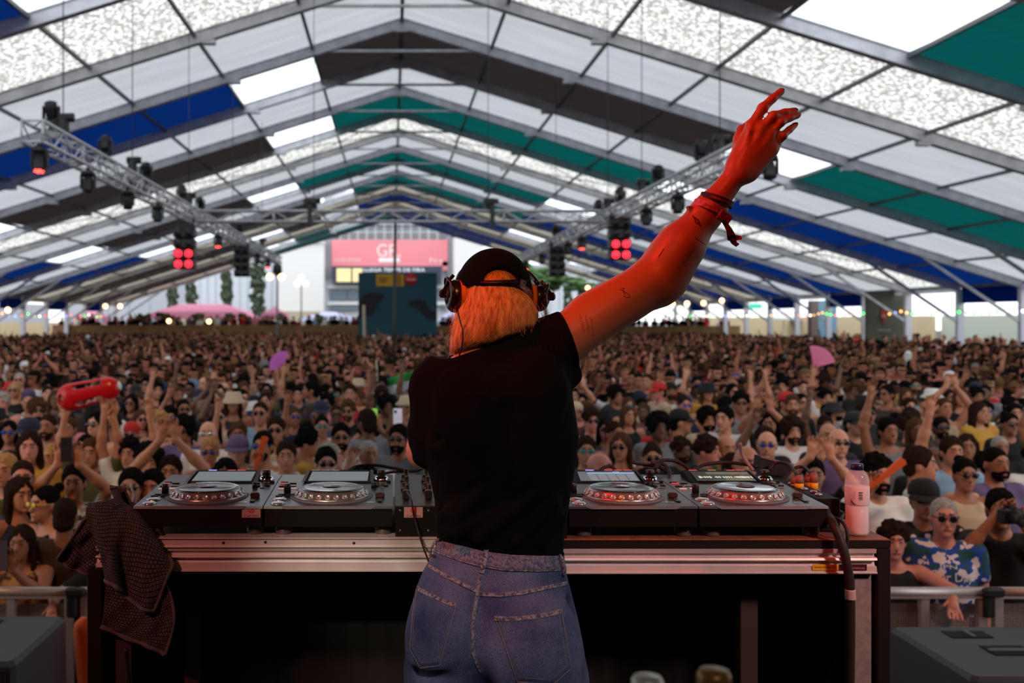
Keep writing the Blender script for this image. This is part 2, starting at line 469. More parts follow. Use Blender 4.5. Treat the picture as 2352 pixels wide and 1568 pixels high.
M_ALU = mat('tent_aluminium', s8(205, 206, 214), .5, .25, noise=(3, .25, s8(165, 167, 175)))
M_STEEL = mat('purlin_steel', s8(105, 108, 112), .5, .5)
tn = 0
for k in range(-4, 15):
    y = FY(k); b = MB()
    for sgn in (-1, 1):
        a = Vector((RX, y, RH + .14)); e = Vector((RX + sgn * HW, y, RH - SL * HW + .14))
        b.bar(a, e, .18, .28)
        b.bar(a + Vector((0, 0, .16)), e + Vector((0, 0, .16)), .26, .03)
        b.bar(a - Vector((0, 0, .15)), e - Vector((0, 0, .15)), .24, .03)
    # collar tie near the ridge and small hanger plates
    d = 2.35
    b.bar((RX - d, y, RZ(d) + .02), (RX + d, y, RZ(d) + .02), .07, .075)
    b.box((RX, y, RH + .02), (.5, .2, .3))
    for sgn in (-1, 1):
        # eave knee brace
        b.bar((RX + sgn * (HW - 4.2), y, RZ(HW - 4.2) + .05), (RX + sgn * HW, y, 1.35), .10, .12)
        for dx in (5.2, 13.9): b.box((RX + sgn * dx, y, RZ(dx) - .06), (.35, .22, .12))
    tn += 1
    o = b.build('trim_%d' % tn, M_ALU); o['kind'] = 'structure'
    for sgn in (-1, 1):
        p = MB(); X = RX + sgn * HW
        p.box((X, y, (GZ + RZ(HW) + .1) / 2), (.30, .22, RZ(HW) + .1 - GZ)); p.box((X, y, GZ + .02), (.5, .5, .04))
        q = p.build('post', mat('tent_post', s8(205, 205, 215), .5, .1), o)
# purlins
for j in range(0, 10):
    for sgn in ((0,) if j == 0 else (-1, 1)):
        b = MB(); X = j * SEC * (1 if j == 0 else sgn)
        for k in range(-4, 14):
            r = .055 if 0 < j < 9 else .07
            b.bar((RX + X, FY(k) + .12, RZ(X) + .20), (RX + X, FY(k + 1) - .12, RZ(X) + .20), r * 1.5, r * 1.7)
        tn += 1; o = b.build('trim_%d' % tn, M_STEEL); o['kind'] = 'structure'
# wind bracing cables in a few bays
b = MB()
for k in (4, 9):
    for sgn in (-1, 1):
        for j in range(0, 8, 2):
            b.tube([(RX + sgn * j * SEC, FY(k), RZ(j * SEC) + .1), (RX + sgn * (j + 2) * SEC, FY(k + 1), RZ((j + 2) * SEC) + .1)], .02, 5)
            b.tube([(RX + sgn * (j + 2) * SEC, FY(k), RZ((j + 2) * SEC) + .1), (RX + sgn * j * SEC, FY(k + 1), RZ(j * SEC) + .1)], .02, 5)
tn += 1; b.build('trim_%d' % tn, M_STEEL)['kind'] = 'structure'
# eave valances
for k in range(-4, 14):
    for sgn in (-1, 1):
        row = BAYS[k][1 if sgn > 0 else 0]; m = row[8]
        if m in (M_CLEAR, M_SPECK): m = M_WHITE
        if m is M_TEAL or m is M_BROWN: m = M_BLUE
        b = MB(); X = RX + sgn * (HW + .05); z1 = RZ(HW) + .3; z0 = z1 - (.85 if m is M_BLUE else .35)
        b.box((X, FY(k) + BAY / 2, (z0 + z1) / 2), (.02, BAY - .1, z1 - z0))
        o = b.build('wall_%s' % ('right' if sgn > 0 else 'left'), m); o['kind'] = 'structure'

# ------------------------------------------------------------------ ground and stage
b = MB(); b.box((0, 60, GZ - .05), (400, 400, .1))
o = b.build('floor', mat('asphalt', s8(70, 64, 60), .9, noise=(2, .3, s8(50, 47, 46)))); o['kind'] = 'structure'
M_STAGE = mat('stage_black', (.012, .011, .011), .7, bump=(30, .2, .01))
b = MB(); b.box((0, -1.6, -.06), (12, 10, .12)); b.box((0, 3.35, GZ / 2 - .06), (12, .04, -GZ - .12))
o = b.build('floor_stage', M_STAGE); o['kind'] = 'structure'
b = MB(); b.box((0, -6.6, 2.6), (14, .1, 5.4)); o = b.build('wall_back_unseen', M_STAGE); o['kind'] = 'structure'  # unseen black stage walls, added to keep tent light off the stage
b = MB(); b.box((-6.05, -2.2, 2.6), (.1, 8.8, 5.4)); o = b.build('wall_left', M_STAGE); o['kind'] = 'structure'
b = MB(); b.box((6.05, -2.2, 2.6), (.1, 8.8, 5.4)); o = b.build('wall_right', M_STAGE); o['kind'] = 'structure'
b = MB(); b.box((0, .3, 5.35), (14, 13.8, .1)); o = b.build('ceiling_stage_unseen', M_STAGE); o['kind'] = 'structure'  # unseen roof, run forward over the pit to block light from the tent
# ------------------------------------------------------------------ trusses and what hangs from them
M_TRUSS = mat('truss_aluminium', s8(215, 215, 220), .4, .3)
M_BLACK = mat('black_housing', (.012, .012, .013), .45)
M_RUB = mat('black_rubber', (.014, .013, .013), .6)
def truss(a, b, name, label, w=.29, step=.45):
    a, b = Vector(a), Vector(b); d = (b - a); L = d.length; d.normalize()
    x = d.cross(Vector((0, 0, 1))).normalized(); z = Vector((0, 0, 1)); h = w / 2
    t = thing(name, a, label, 'truss')
    m = MB()
    for sx in (-1, 1):
        for sz in (-1, 1): m.tube([a + x * sx * h + z * sz * h, b + x * sx * h + z * sz * h], .028, 6)
    m.build('chord', M_TRUSS, t)
    m = MB(); n = int(L / step)
    for i in range(n):
        p = a + d * (L * i / n); q = a + d * (L * (i + 1) / n); s = 1 if i % 2 else -1
        for sx in (-1, 1): m.tube([p + x * sx * h - z * s * h, q + x * sx * h + z * s * h], .014, 5)
        for sz in (-1, 1): m.tube([p - x * s * h + z * sz * h, q + x * s * h + z * sz * h], .014, 5)
        if i % 4 == 0:
            for sz in (-1, 1): m.tube([p - x * h + z * sz * h, p + x * h + z * sz * h], .018, 5)
            for sx in (-1, 1): m.tube([p + x * sx * h - z * h, p + x * sx * h + z * h], .018, 5)
    m.build('lattice', M_TRUSS, t)
    return t
TZL, TZR = 4.10, 3.99
XL = -4.95; XR = 5.27
truss((XL, 13.7, TZL), (XL, 43.5, TZL), 'lighting_truss', 'long aluminium lighting truss hanging on the left, running towards the rear')
truss((XR, 14.6, TZR), (XR, 40, TZR), 'lighting_truss', 'long aluminium lighting truss hanging on the right behind the raised hand')
truss((XL + .2, 24.3, 4.03), (XR - .2, 24.3, 4.03), 'lighting_truss', 'aluminium cross truss joining the two long trusses in the middle', .26)
M_WIRE = mat('steel_cable', s8(70, 72, 76), .5, .6)
hc = {}
def ordh(sd):
    hc[sd] = hc.get(sd, 0) + 1
    return ['nearest', 'second', 'third', 'fourth', 'fifth'][hc[sd] - 1] if sd != 'cross' else ['left one', 'right one'][hc[sd] - 1]
for X, Y in ((XL, 15.0), (XL, 19), (XL, 24.3), (XL, 31), (XL, 38), (XR, 16), (XR, 21), (XR, 24.3), (XR, 32), (-1.9, 24.3), (2.35, 24.3)):
    z1 = RZ(X - RX) + .05; z0 = 4.25 if X < -4 else 4.11
    side = 'left' if X < -4 else 'right' if X > 5 else 'cross'
    t = thing('chain_hoist', (X, Y, z0), 'black chain hoist and cable holding up the %s truss, %s from the camera' % (side, ordh(side)), 'hoist', 'hoists of the %s truss' % side)
    m = MB(); m.tube([(X, Y, z0 + .25), (X, Y, z1)], .009, 5); m.build('cable', M_WIRE, t)
    m = MB(); m.box((X, Y, z0 + .18), (.16, .16, .26), bev=.04); m.tube([(X - .1, Y, z0 + .3), (X + .16, Y, z0 + .3)], .07, 8); m.build('motor', M_BLACK, t)
M_REDLENS = mat('red_lens_lit', (.5, .01, .01), .3, emit=(1.0, .045, .03), estr=7)
M_DKLENS = mat('dark_lens', (.02, .02, .025), .15)
def moving_head(loc, up, lit, label, tilt=0, s=.68):
    """yoke moving-head lamp clamped under (up=-1) or over (up=1) the truss"""
    x, y, z = loc; t = thing('moving_head_light', loc, label, 'stage light')
    m = MB(); m.box((x, y, z), (.30 * s, .26 * s, .12 * s), bev=.03); m.box((x, y, z - up * .06), (.06, .05, .06)); m.build('base', M_BLACK, t)
    m = MB()
    for sx in (-1, 1): m.box((x + sx * .16 * s, y, z + up * .19 * s), (.045 * s, .12 * s, .34 * s), bev=.015)
    m.box((x, y, z + up * .06 * s), (.34 * s, .12 * s, .06 * s), bev=.015); m.build('yoke', M_BLACK, t)
    R = Matrix.Rotation(math.radians(tilt), 3, 'X'); c = Vector((x, y, z + up * .27 * s))
    m = MB(); m.lathe(c, [(.09 * s, -.19 * s), (.12 * s, -.14 * s), (.125 * s, .05 * s), (.135 * s, .16 * s), (.125 * s, .17 * s)], 16, rot=R); hd = m.build('head', M_BLACK, t)
    m = MB(); n = 7 if lit else 1
    if lit:
        for i in range(7):
            a = i * math.pi / 3; q = Vector((.075 * s * math.cos(a), .075 * s * math.sin(a), .172 * s)) if i < 6 else Vector((0, 0, .172 * s))
            m.ball(c + R @ q, (.034 * s, .034 * s, .02 * s), 8, 6, R)
    else: m.lathe(c + R @ Vector((0, 0, .165 * s)), [(.11 * s, 0), (.10 * s, .015), (.0, .03)], 14, rot=R)
    m.build('lens', M_REDLENS if lit else M_DKLENS, hd)
    return t
def truss_at(side, px):
    X = XL if side < 0 else XR; Y = X * F / (px - PX0); return X, Y
heads = [(-1, 83, -1, 1, 165), (-1, 195, -1, 0, 178), (-1, 287, -1, 0, 200), (-1, 357, -1, 0, 175), (-1, 497, -1, 1, 165), (-1, 588, -1, 0, 180), (-1, 612, -1, 1, 165),
         (-1, 110, 1, 0, 20), (-1, 235, 1, 0, -20), (-1, 330, 1, 0, 30), (-1, 412, 1, 0, -10), (-1, 455, 1, 0, 40), (-1, 545, 1, 0, 0),
         (1, 1775, -1, 0, 160), (1, 1563, -1, 0, 180), (1, 1490, -1, 0, 170), (1, 1340, -1, 1, 165), (1, 1308, -1, 0, 180), (1, 1248, -1, 0, 180), (1, 1211, -1, 1, 165),
         (1, 1617, 1, 0, 0), (1, 1517, 1, 0, 20), (1, 1430, 1, 0, -20), (1, 1380, 1, 0, 0), (1, 1280, 1, 0, 20)]
ords = ['nearest', 'second', 'third', 'fourth', 'fifth', 'sixth', 'seventh', 'eighth']
cnt = {}
for side, px, up, lit, tilt in heads:
    X, Y = truss_at(side, px); z = (TZL if side < 0 else TZR)
    key = (side, up); cnt[key] = cnt.get(key, 0) + 1
    lab = '%smoving head stage light %s the %s truss, %s from the camera' % ('red-lit ' if lit else 'unlit black ', 'hanging under' if up < 0 else 'standing on', 'left' if side < 0 else 'right', ords[cnt[key] - 1])
    moving_head((X + (.05 if side < 0 else -.05), Y, z + up * .235), up, lit, lab, tilt)
# blinder / speaker stacks hanging from the long trusses
def stack(px, Y, side, zt, w, h, lit, label):
    X = XL if side < 0 else XR; X = (px - PX0) * Y / F
    t = thing('hanging_light_stack', (X, Y, zt), label, 'light stack')
    m = MB(); m.bar((X - w * .4, Y, zt + .02), (X - w * .4, Y, 4.0), .03, .03, (0, 1, 0)); m.bar((X + w * .4, Y, zt + .02), (X + w * .4, Y, 4.0), .03, .03, (0, 1, 0)); m.box((X, Y, zt + .03), (w, .3, .06)); m.build('bracket', M_BLACK, t)
    n = 4; hh = h / n
    for i in range(n):
        zc = zt - hh * (i + .5)
        m = MB(); m.box((X, Y, zc), (w, .4, hh * .94), bev=.03); c = m.build('cabinet', M_BLACK, t)
        m = MB()
        on = lit and i >= 2
        for q in ((-.25, .25) if True else ()):
            m.lathe((X + q * w, Y - .2, zc), [(.0, -.03), (min(w * .17, hh * .38), -.02), (min(w * .19, hh * .42), .0)], 14, 'Y')
        m.build('lamp', mat('red_blinder_glow', (.4, .01, .02), .4, emit=(1, .02, .04), estr=2.6) if on else M_DKLENS, c)
stack(425, 24.0, -1, 3.72, .50, 1.0, True, 'hanging stack of black blinder lamps glowing red on the left truss')
stack(556, 33.0, -1, 3.95, .50, 1.02, False, 'unlit black hanging stack further back on the left truss')
stack(1422, 22.9, 1, 3.85, .48, .98, True, 'hanging stack of black blinder lamps glowing red on the right truss')
stack(1279, 31.8, 1, 3.90, .50, 1.0, False, 'unlit black hanging stack further back on the right truss')
for px, wd in ((712, 'left'), (1130, 'right')):
    X = (px - PX0) * 24.2 / F
    t = thing('hanging_bracket', (X, 24.2, 4.4), 'black bracket fixed across the %s half of the cross truss' % wd, 'bracket')
    m = MB(); m.box((X, 24.12, 4.38), (.30, .08, .12)); m.box((X, 24.12, 4.05), (.10, .08, .60)); m.build('plate', M_BLACK, t)
# mast with a small lamp, far behind the left truss
t = thing('street_lamp', W(637, 735, 60) - Vector((0, 0, 1.5)), 'tall lamp post with a black head and two warm bulbs under the left truss end', 'lamp')
m = MB(); p = W(637, 625, 60); m.tube([(p.x, 60, GZ), (p.x, 60, p.z)], .06, 8); m.build('post', mat('lamp_post_grey', s8(120, 122, 126), .5), t)
m = MB(); m.lathe((p.x, 60, p.z - .2), [(.16, 0), (.30, .15), (.26, .6), (.12, .7)], 12); m.build('lamp_head', M_BLACK, t)
M_WARM = mat('warm_bulb', (1, .8, .5), .4, emit=(1.0, .62, .28), estr=5)
m = MB(); m.ball((p.x - .45, 60, p.z - .28), .2); m.build('bulb', M_WARM, t); m = MB(); m.ball((p.x + .25, 60, p.z - .28), .2); m.build('bulb', M_WARM, t)
t = thing('street_lamp', W(692, 735, 75), 'lamp post carrying three round white globes by the white hall', 'lamp')
m = MB(); p = W(692, 650, 75); m.tube([(p.x, 75, GZ), (p.x, 75, p.z)], .05, 8); m.build('post', mat('lamp_post_grey'), t)
m = MB(); [m.ball(W(a, b_, 75), .2) for a, b_ in ((683, 651), (702, 651), (692, 637))]; m.build('globe', mat('white_globe', (1, .95, .85), .4, emit=(1, .85, .66), estr=4), t)

# slim black mast in the middle of the crowd
t = thing('mast', W(904, 850, 24.72), 'slim black mast rising from the crowd in front of the teal board', 'mast')
a = W(908, 498, 24.72); m = MB(); m.tube([(a.x, 24.72, a.z), (W(903, 800, 24.72).x, 24.72, GZ + .05)], .035, 8); m.build('pole', M_BLACK, t)
m = MB(); m.lathe((W(903, 800, 24.72).x, 24.72, GZ), [(.3, 0), (.3, .03), (.05, .06)], 14); m.build('foot', M_BLACK, t)

# ------------------------------------------------------------------ behind the tent: board, terrace, halls, trees
def flat(px0, py0, px1, py1, Y, th=.15, b=None):
    a, c = W(px0, py1, Y), W(px1, py0, Y)
    b = b or MB(); b.box(((a.x + c.x) / 2, Y + th / 2, (a.z + c.z) / 2), (c.x - a.x, th, c.z - a.z)); return b
YB = 66.0
t = thing('event_board', W(912, 735, YB), 'big teal board with yellow panel, red disc and two dark hand shapes', 'board')
b = flat(823, 626, 1004, 796, YB, .3); bd = b.build('panel', mat('board_teal', s8(8, 62, 76), .7, noise=(.5, .3, s8(22, 74, 88))), t)
b = MB()
for px in (835, 992): q = W(px, 700, YB + .5); b.bar((q.x, YB + .5, GZ), (q.x, YB + .5, 4.4), .12, .12, (0, 1, 0))
b.build('frame', M_BLACK, t)
b = flat(864, 629, 903, 657, YB - .03, .03); flat(905, 629, 928, 657, YB - .03, .03, b); b.build('sponsor_panel', mat('board_yellow', s8(205, 150, 40), .7), bd)
b = MB()
for i in range(3): flat(869 + (i % 2) * 2, 638 + 4 * i, 892 - 3 * i, 640 + 4 * i, YB - .05, .02, b)
for i in range(4): flat(908 + 3.6 * i, 631, 909.6 + 3.6 * i, 655, YB - .05, .02, b)
b.build('lettering', mat('board_brown', s8(110, 70, 20), .7), bd)
b = MB(); q = W(944, 641, YB - .03); b.lathe(q, [(.40, 0), (.40, -.03), (0, -.03)], 24, 'Y'); b.build('disc', mat('board_red', s8(200, 30, 30), .7), bd)
b = flat(934, 640, 955, 644, YB - .08, .02); b.build('bar', mat('board_pink', s8(220, 150, 150), .7), bd)
def outline(pts, Y): return [W(a, b_, Y) for a, b_ in pts]
b = MB(); b.prism(outline([(825, 730), (824, 690), (838, 676), (862, 671), (884, 677), (878, 686), (868, 693), (862, 712), (850, 724), (838, 726)], YB - .02), (0, -.04, 0))
b.build('hand_silhouette', mat('board_maroon', s8(36, 26, 36), .8), bd); b = MB(); b.prism(outline([(934, 699), (947, 690), (966, 687), (977, 692), (984, 708), (990, 716), (1003, 713), (1003, 734), (985, 733), (970, 722), (962, 706), (948, 703)], YB - .02), (0, -.04, 0))
b.build('hand_silhouette', mat('board_maroon', s8(36, 26, 36), .8), bd)
# wooden terrace fence
M_WOOD = mat('terrace_wood', s8(150, 112, 70), .8, noise=(1.5, .3, s8(110, 80, 50)))
YT = 76.0
b = flat(120, 746, 832, 800, YT, .15); o = b.build('trim_90', M_WOOD); o['kind'] = 'structure'
b = flat(1004, 748, 1700, 800, YT, .15); o = b.build('trim_91', M_WOOD); o['kind'] = 'structure'
a0, a1 = W(120, 750, YT), W(1700, 750, YT)
b = MB(); b.box(((a0.x + a1.x) / 2, YT + 5.2, -.55), (a1.x - a0.x, 10, 1.3)); o = b.build('floor_terrace', M_WOOD); o['kind'] = 'structure'
# string of halls
M_HALL = mat('hall_white', (.90, .90, .90), .8); M_HALLG = mat('hall_grey', s8(150, 150, 155), .8); M_GLASSB = mat('hall_window', s8(120, 135, 150), .3)
YH = 118.0
t = thing('exhibition_hall', W(893, 735, YH) - Vector((0, 0, 2)), 'exhibition hall with square grid windows, pink banner and dark screen sign', 'building')
b = flat(747, 440, 1040, 800, YH + .6, 12); b.build('wall', mat('hall_mid', s8(205, 208, 214), .8), t)
b = flat(744, 440, 762, 640, YH + .2, .5); b.build('pillar', M_HALLG, t); b = flat(1026, 440, 1042, 640, YH + .2, .5); b.build('pillar', M_HALLG, t)
b = MB()
for i in range(13):
    for j in range(5):
        x = 764 + i * 20.3; y = 458 + j * 19; flat(x, y, x + 14.5, y + 14, YH + .45, .2, b)
b.build('window', mat('hall_pane', s8(128, 128, 134), .5), t)
b = flat(762, 551, 1028, 611, YH, .2); flat(1016, 600, 1028, 621, YH, .2, b); bn = b.build('banner', mat('banner_pink', s8(252, 150, 160), .7), t)
M_BW = mat('banner_white', (.95, .95, .96), .7)
def lettering(s, px, py, hpx, Y, m, parent, wpx=None, name='lettering', off=.06, th=.02):
    vs, fs = text_mesh(s); 
    ys = [v[1] for v in vs]; xs = [v[0] for v in vs]; k = hpx * Y / F / (max(ys) - min(ys)); kx = k if wpx is None else wpx * Y / F / (max(xs) - min(xs))
    my = (max(ys) + min(ys)) / 2; mx = (max(xs) + min(xs)) / 2
    c = W(px, py, Y); b = MB(); b.add([(c.x + (v[0] - mx) * kx, Y - off, c.z + (v[1] - my) * k) for v in vs], fs, False)
    return b.build(name, m, parent)
lettering('GR.', 893, 575, 28, YH, M_BW, bn, 54); b = flat(870, 592, 918, 602, YH - .06, .03); b.build('underline', M_BW, bn)
lettering('CENTRE MONTJUIC', 799, 598, 8, YH, M_BW, bn, 62); lettering('Fira', 1002, 598, 9, YH, M_BW, bn, 30)
b = flat(764, 611, 1014, 652, YH - 1.2, 1.0); sg = b.build('screen_sign', mat('screen_slate', s8(58, 66, 88), .6), t)
b = flat(773, 616, 806, 647, YH - 1.3, .08); flat(810, 616, 832, 647, YH - 1.3, .08, b); b.build('lit_panel', mat('screen_yellow', (.9, .75, .4), .5, emit=s8(235, 205, 130), estr=.5), sg)
lettering('LLEGA TEMPS DE FIRA', 906, 619.5, 8, YH - 1.2, mat('sign_white', (.9, .9, .95), .5, emit=(.8, .85, 1), estr=.5), sg, 140, off=.05)
b = flat(752, 655, 1030, 662, YH, .4); flat(752, 692, 1030, 700, YH, .4, b); b.build('ledge', M_HALL, t)
b = flat(757, 664, 796, 690, YH + .2, .4); flat(800, 664, 822, 690, YH + .2, .4, b); flat(1006, 664, 1022, 690, YH + .2, .4, b); flat(757, 703, 822, 712, YH + .2, .4, b); flat(1010, 702, 1024, 711, YH + .2, .4, b); b.build('window', M_GLASSB, t)
def hall(x0, y0, x1, Y, label, m, lines=0, dep=10):
    t = thing('hall', W((x0 + x1) / 2, 735, Y), label, 'building')
    b = flat(x0, y0, x1, 735 + 2.7 * F / Y, Y, dep); b.build('wall', m, t)
    if lines:
        b = MB()
        for i in range(1, lines): x = x0 + (x1 - x0) * i / lines; flat(x - .8, y0 + 12, x + .8, 735, Y - .1, .12, b)
        b.build('pilaster', mat('hall_line', s8(188, 194, 206), .8), t)
    b = flat(x0 - 1, y0 - 3, x1 + 1, y0 + 2, Y - .3, dep + .6); b.build('parapet', m, t)
hall(640, 556, 743, YH - 3, 'plain white hall block just left of the pink banner', M_HALL, dep=3)
hall(440, 590, 642, YH + 6, 'long pale hall with thin vertical lines, left of the white block', mat('hall_pale', s8(216, 222, 232), .8), 11)
hall(1044, 520, 1110, YH - 4, 'plain white hall block just right of the pink banner', M_HALL, dep=3)
hall(1108, 610, 1420, YH + 8, 'long low white hall behind the pine trees on the right', mat('hall_pale'), 14)
hall(150, 640, 440, YH + 12, 'low grey-white building far behind the left tent posts', mat('hall_low', s8(190, 194, 204), .8), 6)
b = MB(); q0 = W(380, 722, 112); q1 = W(745, 722, 112); b.box(((q0.x + q1.x) / 2, 112, GZ + 1.75), (q1.x - q0.x, .3, 3.9)); o = b.build('wall_garden', mat('garden_wall', s8(205, 190, 165), .9)); o['kind'] = 'structure'
# cypress columns and pines
M_LEAF = mat('cypress_leaf', s8(52, 62, 50), .9, noise=(3, .3, s8(76, 92, 66))); M_BARK = mat('tree_bark', s8(96, 82, 74), .9, noise=(4, .3, s8(70, 60, 54)))
def blob_tree(name, px, Y, ztop, crowns, label, trunk=.25, leaf=M_LEAF, seed=1, lean=0):
    rnd = random.Random(seed); x = W(px, 700, Y).x; t = thing(name, (x, Y, GZ), label, 'tree')
    b = MB(); zt = crowns[0][2]; b.tube([(x, Y, GZ), (x + lean * .4, Y, GZ + (zt - GZ) * .5), (x + lean, Y, zt)], [trunk, trunk * .8, trunk * .5], 8)
    for c in crowns[:3]: b.tube([(x + lean * .6, Y, GZ + (zt - GZ) * .65), (x + c[0] * .7, Y + c[1] * .5, c[2])], [trunk * .45, trunk * .2], 6)
    b.build('trunk', M_BARK, t)
    b = MB()
    for (dx, dy, z, rx, rz) in crowns:
        for i in range(26):
            a = rnd.random() * 6.283; u = rnd.uniform(-1, 1); rr = rnd.uniform(.4, 1) ** .5; w = math.sqrt(1 - u * u)
            q = rnd.uniform(.22, .4)
            b.ball((x + dx + math.cos(a) * w * rx * rr, Y + dy + math.sin(a) * w * rx * rr, z + u * rz * rr), (rx * q, rx * q, max(rz * q, .12)), 7, 5)
    b.build('foliage', leaf, t)
for i, (px, w) in enumerate(((521, .6), (591, .8), (440, .6), (396, .6))):
    blob_tree('cypress_tree', px, 104, 6, [(0, 0, z, w, .9) for z in (0.4, 1.6, 2.8, 4.0, 5.2, 6.4, 7.6)], 'narrow dark cypress tree, %s in front of the pale hall' % ('one between the two hanging stacks', 'the widest', 'third from the right', 'the leftmost')[i], .2, seed=i)
M_PINE = mat('pine_needles', s8(86, 120, 66), .9, noise=(2, .3, s8(60, 92, 52)))
blob_tree('stone_pine', 1262, 96, 7, [(-1.6, 0, 5.2, 2.0, .7), (1.4, .4, 5.0, 2.0, .7), (-3.2, 0, 6.4, 1.6, .8), (3.2, 0, 4.8, 1.5, .6), (0, 0, 5.8, 1.8, .7)], 'umbrella pine with a leaning trunk right of the white hall block', .3, M_PINE, 5, -.8)
blob_tree('stone_pine', 1170, 100, 7, [(-.6, 0, 6.6, 1.3, .9), (.6, 0, 7.2, 1.2, .8), (1.2, 0, 6.0, 1.3, .6)], 'smaller bright green pine just right of the cap', .22, mat('pine_light', s8(96, 140, 66), .9), 6)
for i, px in enumerate((1338, 1376, 1304)):
    blob_tree('cypress_tree', px, 108, 5, [(0, 0, z, .5, .8) for z in (0.4, 1.5, 2.6, 3.7, 4.8)], 'narrow cypress right of the umbrella pine, %s' % ('the middle one', 'the rightmost', 'the one closest to the pine')[i], .2, seed=20 + i)
# pink market tents and white parasols behind the terrace
M_PINKT = fabric('pink_canvas', (.85, .34, .50), .25)
def marquee(x0, x1, ytop, ybot, Y, label, m, flatp=.45, cat='tent'):
    t = thing('marquee', W((x0 + x1) / 2, 735, Y), label, cat)
    a, c = W(x0, ybot, Y), W(x1, ybot, Y); zt = W(0, ytop, Y).z; cx = (a.x + c.x) / 2; hw = (c.x - a.x) / 2; d = min(hw, 3)
    b = MB(); P = []
    for k, (fx, fy, z) in enumerate(((1, 1, a.z), (.8, .8, a.z + (zt - a.z) * .45), (flatp, flatp * .5, zt - .1), (flatp * .8, .0, zt))):
        P += [(cx - hw * fx, Y - d * fy, z), (cx + hw * fx, Y - d * fy, z), (cx + hw * fx, Y + d * fy, z), (cx - hw * fx, Y + d * fy, z)]
    b.grid(P, 4, 4, closed=True, smooth=False); b.build('canopy', m, t)
    b = MB()
    for sx in (-1, 1):
        for sy in (-1, 1): b.tube([(cx + sx * hw * .96, Y + sy * d * .96, GZ), (cx + sx * hw * .96, Y + sy * d * .96, a.z + .02)], .05, 6)
    b.build('pole', M_HALLG, t)
marquee(342, 592, 698, 732, 92, 'wide pink canvas market tent behind the terrace', M_PINKT)
marquee(598, 664, 703, 733, 90, 'small pointed pink market tent right of the wide one', M_PINKT, .05)
marquee(176, 250, 706, 745, 88, 'small dusty pink tent far left beyond the posts', M_PINKT, .1)
marquee(690, 820, 716, 738, 94, 'low white and lilac parasol tent left of the teal board', mat('lilac_canvas', s8(196, 200, 235), .8), .3)
marquee(1006, 1078, 714, 738, 94, 'white and lilac parasol tent right of the teal board', mat('lilac_canvas'), .2)
M_BUSH = mat('bush_leaf', s8(66, 76, 44), .9, noise=(4, .3, s8(90, 96, 60)))
for i, (px, Y) in enumerate(((330, 82), (375, 83), (455, 84), (528, 82), (560, 83), (645, 82), (732, 84))):
    rnd = random.Random(50 + i); x = W(px, 700, Y).x
    t = thing('potted_bush', (x, Y, .1), 'round bush in a planter on the terrace, %s from the left' % ords[i].replace('nearest', 'first'), 'bush')
    b = MB()
    for k in range(22): a = rnd.random() * 6.28; r = rnd.random() * .5; b.ball((x + r * math.cos(a), Y + r * math.sin(a), 1.55 + rnd.uniform(-.3, .42)), rnd.uniform(.15, .26), 7, 5)
    b.build('foliage', M_BUSH, t)
    b = MB(); b.lathe((x, Y, .1), [(.28, 0), (.36, .75), (.30, .75), (0, .7), (0, 1.1)], 12); b.build('planter', mat('planter', s8(120, 90, 70), .8), t)

# ------------------------------------------------------------------ along the open sides
M_BEIGE = mat('hoarding_beige', s8(226, 205, 165), .85, noise=(.3, .3, s8(206, 186, 150)))
def sidewall(x, y0, y1, z1, m, nm='wall_right', z0=GZ):
    b = MB(); b.box((x, (y0 + y1) / 2, (z0 + z1) / 2), (.2, y1 - y0, z1 - z0)); o = b.build(nm, m); o['kind'] = 'structure'
sidewall(31, 47, 56, 1.75, mat('hoarding_green_grey', s8(196, 204, 190), .85)); sidewall(33, 36, 46.8, 2.3, mat('hoarding_grey', s8(184, 186, 196), .85)); sidewall(30.5, 56, 100, 1.75, M_BEIGE)
sidewall(-31, 40, 100, 1.3, M_BEIGE, 'wall_left'); sidewall(-38, 40, 110, 3.2, mat('hall_low'), 'wall_left')
t = thing('scrim_banner', (25.9, 50.3, GZ), 'tall mottled green scrim with a small red figure and white word, among the right posts', 'banner')
b = flat(1988, 668, 2083, 800, 50.3, .1); sc_ = b.build('panel', mat('scrim_green', s8(66, 70, 56), .85, noise=(1.2, .25, s8(92, 88, 76))), t)
b = MB(); b.prism(outline([(2024, 716), (2028, 704), (2031, 703), (2036, 716), (2035, 732), (2032, 741), (2028, 741), (2025, 732)], 50.25), (0, -.03, 0)); b.build('red_figure', mat('scrim_red', s8(150, 45, 40), .8), sc_)
b = flat(2025, 722, 2035, 729, 50.18, .03); b.build('white_band', mat('scrim_band', s8(160, 120, 110), .8), sc_)
lettering('dreams', 2030, 757, 6, 50.3, mat('scrim_white', s8(170, 172, 165), .8), sc_, 30)
t = thing('portable_cabin', (W(1885, 735, 62).x, 62, GZ), 'blue and brown narrow cabin seen between the right posts', 'cabin')
b = flat(1880, 690, 1922, 800, 62.8, .6); b.build('panel', mat('cabin_blue', s8(110, 150, 175), .7), t); b = flat(1864, 690, 1880, 800, 62.8, .6); b.build('door', mat('cabin_brown', s8(110, 92, 88), .7), t)
t = thing('parasol', (W(1800, 735, 75).x, 75, GZ), 'white parasol standing outside the right side of the tent', 'parasol')
b = MB(); xx = W(1800, 735, 75).x; b.lathe((xx, 75, 1.5), [(1.4, 0), (1.3, .25), (.7, .7), (0, 1.0)], 16); b.build('canopy', M_HALL, t)
b = MB(); b.tube([(xx, 75, GZ), (xx, 75, 2.3)], .05, 8); b.build('pole', M_HALL, t)
t = thing('exit_sign', (W(1737, 703, 64).x, 64, 2.2), 'lit green sign hanging near the right rear posts', 'sign')
